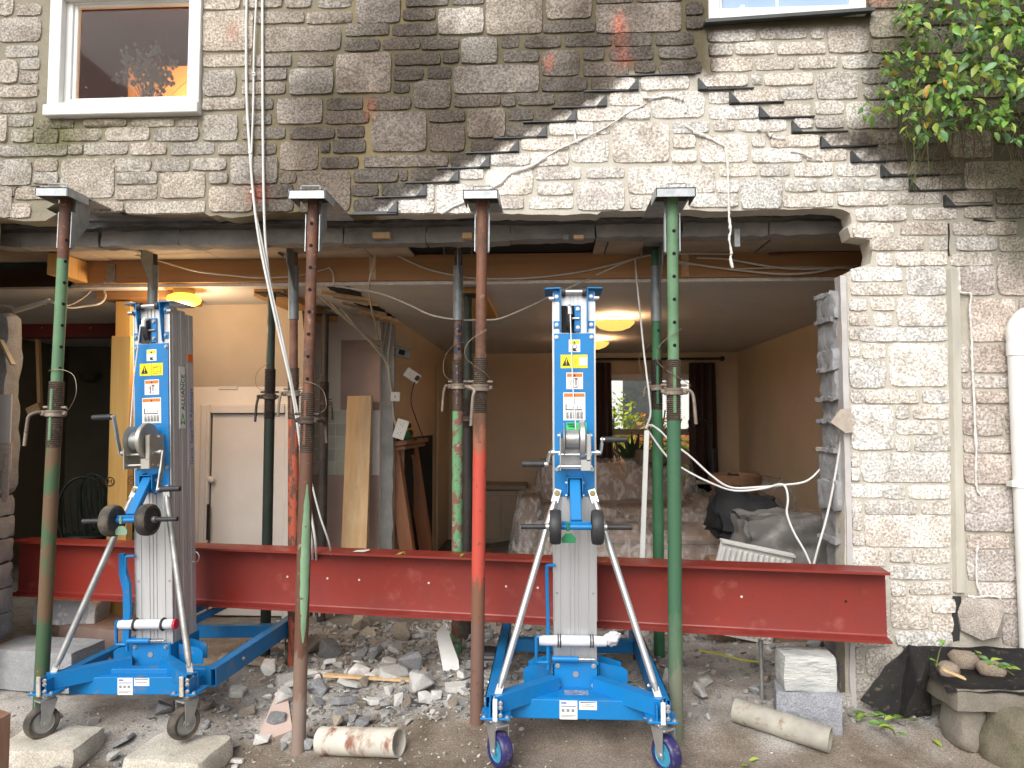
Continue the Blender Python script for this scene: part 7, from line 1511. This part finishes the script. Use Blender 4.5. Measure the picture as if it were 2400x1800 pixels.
q = V(1690, 1150, 4.45); mb = roughbox((.58, .30, .34), .05, .018, 4, .8, 4.5); mb.bm.transform(Matrix.Translation((q.x+.03, 4.50, q.z-.05))); o = solo(mb, 'plastic_bundle', mat('grey_polythene', (.20, .19, .18), (.36, .345, .335), scale=7, lo=.5, hi=.7, rough=.22, bump=.3, bscale=14), 'bundle of smoky grey polythene behind the radiator', 'plastic bundle', smooth=60)
mb = roughbox((.5, .3, .36), .03, .06, 5, .2, 5); mb.bm.transform(Matrix.Translation((q.x+.02, 4.52, .18))); solo(mb, 'covered_crate', M_SOFA, 'brown crate under the grey polythene bundle', 'crate', smooth=50)
q = V(1585, 1190, 4.30); t = thing('radiator', 'white ribbed panel radiator tipped over behind the end of the red beam at the pier', 'radiator', (q.x, 4.30, .12), (R(8), R(12), R(6)))
M_RAD = mat('radiator_white', (.70, .69, .66), (.62, .61, .58), scale=5, rough=.35)
MB().b(-.22, .22, -.01, .012, .0, .56, .004).b(-.22, .22, -.03, .03, .54, .556, .003).build('panel', M_RAD, t, 25)
for k in range(13): MB().b(-.195+.0325*k-.010, -.195+.0325*k+.010, -.026, -.009, .03, .52, .006).build('rib', M_RAD, t, 25)
MB().cyl((.22, 0, .48), (.25, 0, .48), .016, None, 12).cyl((.25, 0, .48), (.262, 0, .48), .010, None, 8).build('valve', M_ZINC, t, 35)
q = G(1075, 1192, .03); mb = MB(); mb.box((q.x, q.y, .03), (.7, .28, .022), (0, 0, R(-12)), .002); solo(mb, 'loose_board', M_MAH, 'brown board lying on the floor in front of the low cabinet', 'timber')
q = G(975, 1222, .02); mb = MB(); mb.box((q.x, q.y, .03), (.42, .3, .04), (0, 0, R(10)), .004); solo(mb, 'grey_panel', M_GALVD, 'grey flat panel lying on the floor beside the brown board', 'panel')
mb = MB(); mb.b(-1.205, -1.185, 7.55, 8.35, .02, 2.0, .004); solo(mb, 'room_door', M_CREAM, 'cream door at the far end of the partition wall', 'door')
# ------------------------------------------------------------------ garden behind the house
def leafmesh(name, n, cen, rad, size, m, squash=(1, 1, 1), seed=0, shell=.55):
    r2 = random.Random(seed); vs, fs = [], []
    for _ in range(n):
        d_ = Vector((r2.gauss(0, 1), r2.gauss(0, 1), r2.gauss(0, 1))).normalized(); k = (shell+(1-shell)*r2.random())*(1+.35*nz(d_.x*2+seed, d_.y*2, d_.z*2)); p_ = Vector(cen)+Vector((d_.x*rad*squash[0], d_.y*rad*squash[1], d_.z*rad*squash[2]))*k
        a_ = Vector((r2.gauss(0, 1), r2.gauss(0, 1), r2.gauss(0, .6))).normalized(); b2 = a_.cross(Vector((r2.random(), r2.random(), r2.random()))).normalized(); s_ = size*r2.uniform(.6, 1.3); i0 = len(vs)
        vs += [p_-a_*s_, p_+b2*s_*.4, p_+a_*s_, p_-b2*s_*.4]; fs.append((i0, i0+1, i0+2, i0+3))
    me = bpy.data.meshes.new(name); me.from_pydata(vs, [], fs); return me
for k, (x_, y_, z_, r_, c1_, c2_, lb) in enumerate(((.95, 11.2, 1.35, .62, (.30, .32, .03), (.16, .22, .025), 'yellow green garden bush seen through the upper pane of the back window'), (1.75, 11.6, 1.1, .55, (.33, .12, .02), (.20, .15, .03), 'orange brown autumn shrub behind the back window'), (1.7, 10.2, .75, .6, (.10, .22, .03), (.06, .13, .02), 'leafy green shrub close behind the lower pane of the back window'), (.8, 10.0, .5, .45, (.09, .17, .03), (.05, .1, .02), 'low green shrub below the yellow bush'))):
    t = thing('garden_bush', lb, 'bush', (x_, y_, 0)); me = leafmesh('foliage', 520, (0, 0, z_), r_, .055, None, (1, .8, .9), k+3, .35); o = link('foliage', me, mat('garden_leaf_%d' % k, tuple(min(.7, 2.2*q) for q in c1_), tuple(min(.6, 2.4*q) for q in c2_), scale=3, rough=.6), t, 0); o['kind'] = 'stuff'
    mb = MB()
    for _ in range(7): mb.tube([(rnd.uniform(-.05, .05), 0, 0), (rnd.gauss(0, .12), 0, z_*.6), (rnd.gauss(0, .35), rnd.gauss(0, .2), z_+rnd.uniform(0, .5))], .012, 5)
    mb.build('stem', M_DKTUBE, t, 50)
mb = MB(); mb.b(-1, 5, 14, 14.1, 0, 1.25); solo(mb, 'garden_wall', mat('orange_brick_wall', (.42, .16, .06), (.36, .13, .05), scale=20, rough=.9), 'orange brick garden wall behind the shrubs', 'wall')
t = thing('neighbour_house', 'white neighbouring house beyond the garden wall', 'house', (2, 17, 0)); MB().b(-4, 4, 0, 5, 0, 3.4).build('wall', mat('white_render', (.82, .82, .80), rough=.9), t, 20); mb = MB(); mb.hull([Vector((x_, y_, z_)) for x_ in (-4.3, 4.3) for (y_, z_) in ((-.4, 3.4), (5.4, 3.4), (2.5, 5.6))]); mb.build('roof', mat('grey_roof', (.14, .15, .17), rough=.8), t, 20)
for x_ in (-2, .2, 2.2): MB().b(x_-.45, x_+.45, -.02, .03, 1.2, 2.5).build('window', M_SLATE, t, 20)
# ------------------------------------------------------------------ climbing shrub hanging over the right side of the wall
def leaf_me(name, L, Wd, curl, m):
    mb = MB(); st = [(0, .06), (.2, .7), (.45, 1), (.72, .72), (1, .03)]; rows = []
    for t_, w_ in st:
        y_ = L*t_; z_ = -curl*L*(t_**2)
        rows.append([mb.bm.verts.new((-Wd/2*w_, y_, z_+.18*Wd*w_)), mb.bm.verts.new((0, y_, z_)), mb.bm.verts.new((Wd/2*w_, y_, z_+.18*Wd*w_))])
    for a_, b2 in zip(rows, rows[1:]):
        for i in range(2): mb.bm.faces.new((a_[i], a_[i+1], b2[i+1], b2[i]))
    me = bpy.data.meshes.new(name); mb.bm.to_mesh(me); mb.bm.free(); me.materials.append(m); me.shade_smooth(); return me
def leafmat(n, a_, b2):
    m = mat(n, a_, b2, scale=25, rough=.34, rough2=.5, var=.3, bump=.15, bscale=120); m.node_tree.nodes['Principled BSDF'].inputs['Specular IOR Level'].default_value = .45
    b_ = m.node_tree.nodes['Principled BSDF']; b_.inputs['Subsurface Weight'].default_value = 0; return m
M_LEAF = [leafmat('leaf_mid_green', (.15, .29, .045), (.11, .22, .035)), leafmat('leaf_yellow_green', (.32, .41, .07), (.25, .34, .055)), leafmat('leaf_dark_green', (.08, .19, .07), (.11, .23, .08)), leafmat('leaf_yellowing', (.42, .33, .04), (.40, .2, .03))]
LM = []
for k, m in enumerate(M_LEAF):
    for L_ in (.036, .050): LM.append(leaf_me('leaf', L_, L_*.52, .25, m))
pl = thing('climbing_shrub', 'leafy green climbing shrub with bare trailing stems beside the slate sill window', 'shrub', V(2150, 200, 3.38))
OUT = [(1945, -20), (1925, 30), (1930, 80), (1900, 130), (1865, 185), (1848, 235), (1870, 262), (1905, 240), (1935, 262), (1965, 300), (2010, 315), (2060, 280), (2120, 275), (2180, 300), (2330, 320), (2480, 200), (2480, -160), (2000, -160)]
r2 = random.Random(5); tips = []
while len(tips) < 3300:
    u = r2.uniform(1845, 2480); v = r2.uniform(-160, 320)
    if not inside((u, v), OUT): continue
    e = min(1, max(0, (u-1845)/300)); dens = .55+.45*e
    if r2.random() > dens or nz(u*.022, v*.022, 3) < -.22: continue
    y_ = 3.33-r2.random()**.8*(.10+.38*e); tips.append((u, v, y_))
tips.sort(key=lambda q: q[2])
fv, ff, fm = [], [], []; cnt = 0
for i, (u, v, y_) in enumerate(tips):
    p_ = V(u, v, y_); k = r2.choices(range(4), (5, 3.2, 2.4, .35))[0]*2+r2.randrange(2)
    # leaves hang outwards and down, faces towards the light
    az = r2.uniform(0, 6.28); Mx = Matrix.Translation(p_) @ rotm((0, 0, r2.gauss(math.pi, .9))) @ rotm((r2.gauss(-.75, .45), r2.gauss(0, .5), 0))
    sc_ = r2.uniform(.75, 1.2)
    if cnt < 300 and u < 2235 and v > -8:
        o = bpy.data.objects.new('leaf', LM[k]); col.objects.link(o); o.parent = pl; o.matrix_basis = MATS[pl].inverted() @ Mx @ Matrix.Diagonal((sc_, sc_, sc_, 1)); cnt += 1
    else:
        b0 = len(fv); fv += [MATS[pl].inverted() @ Mx @ (q.co*sc_) for q in LM[k].vertices]; ff += [tuple(j+b0 for j in f.vertices) for f in LM[k].polygons]; fm += [k//2]*len(LM[k].polygons)
me = bpy.data.meshes.new('foliage'); me.from_pydata(fv, [], ff)
for i, f in enumerate(me.polygons): f.material_index = fm[i]
o = link('foliage', me, M_LEAF, pl, 60); o['kind'] = 'stuff'
M_STEM = mat('brown_stem', (.14, .085, .05), (.09, .055, .035), scale=20, rough=.8); M_STEMG = mat('green_stem', (.16, .18, .05), (.12, .13, .04), scale=20, rough=.6)
def stem(pts, r_, m, par=pl, name='stem'):
    w = crom([V(*q) for q in pts], 6); mb = MB(); mb.tube(w, r_, 5, True, lambda t_: r_*(1-.6*t_)); return mb.build(name, m, par, 60, world=True)
stem([(2010, 285, 3.2), (1995, 330, 3.25), (1975, 380, 3.3), (1962, 415, 3.33)], .004, M_STEMG)
stem([(2090, 250, 3.2), (2105, 310, 3.2), (2095, 370, 3.25), (2080, 402, 3.28)], .0035, M_STEM)
stem([(2180, 260, 3.15), (2200, 320, 3.15), (2215, 380, 3.15), (2190, 420, 3.2), (2165, 465, 3.22)], .003, M_STEM)
for k in range(64):
    u = r2.uniform(1930, 2230); v = r2.uniform(225, 290); y_ = r2.uniform(3.1, 3.33); p0 = (u, v, y_); a_ = r2.uniform(-60, 60); p1 = (u+a_*.6, v+r2.uniform(15, 55), y_+.02); p2 = (u+a_+r2.uniform(-25, 25), v+r2.uniform(40, 170), min(3.36, y_+.05)); stem([p0, p1, p2], r2.uniform(.0014, .003), M_STEM if k % 3 else M_STEMG)
for k in range(18):
    u = r2.uniform(1900, 2220); v = r2.uniform(20, 250); stem([(u, v, 3.30), (u+r2.uniform(-40, 10), v+r2.uniform(10, 40), 3.15), (u+r2.uniform(-70, 10), v+r2.uniform(30, 80), 3.1)], .002, M_STEMG)
stem([(1860, 235, 3.3), (1885, 205, 3.25), (1905, 170, 3.2), (1940, 120, 3.2)], .002, M_STEMG)
def sprig(pts, n, label, z=None):
    w = [G(u, v, z) for u, v in pts] if z is not None else [V(*q) for q in pts]; t_ = thing('leafy_sprig', label, 'sprig', w[0]); c_ = crom(w, 5); mb = MB(); mb.tube(c_, .0025, 5); mb.build('stem', M_STEMG, t_, 60, world=True)
    for i in range(n):
        p_ = c_[int(r2.random()*(len(c_)-1))]; k = r2.choices(range(4), (4, 4, 1, .4))[0]*2+1; o = bpy.data.objects.new('leaf', LM[k]); col.objects.link(o); o.parent = t_; o.matrix_basis = MATS[t_].inverted() @ Matrix.Translation(p_+Vector((0, 0, .006))) @ rotm((r2.uniform(.0, .5), r2.gauss(0, .3), r2.random()*6.3))
sprig([(1838, 1545), (1880, 1548), (1930, 1552), (1985, 1556)], 14, 'leafy green sprig on the ground along the foot of the membrane', .105)
sprig([(1895, 1565), (1925, 1575), (1935, 1590)], 9, 'bright green fallen sprig in front of the membrane', .10)
sprig([(2110, 1415, 3.0), (2140, 1432, 2.98), (2165, 1442, 2.96), (2190, 1458, 2.96)], 12, 'green sprig lying on the bench slab membrane')
sprig([(2022, 1440, 3.1), (2030, 1405, 3.1), (2038, 1390, 3.1)], 4, 'upright green sprig between the loose stones and the membrane fold')
for k, (u, v) in enumerate(((1668, 1592), (1640, 1640), (2015, 1612), (1600, 1655))):
    q = G(u, v, .035); o = bpy.data.objects.new('fallen_leaf', LM[3]); col.objects.link(o); o.location = (q.x, q.y, gz(q.x, q.y)+.006); o.rotation_euler = (0, 0, k*1.7); tag(o, 'single yellow green leaf fallen on the bare concrete', 'leaf', 'fallen leaves on the concrete')
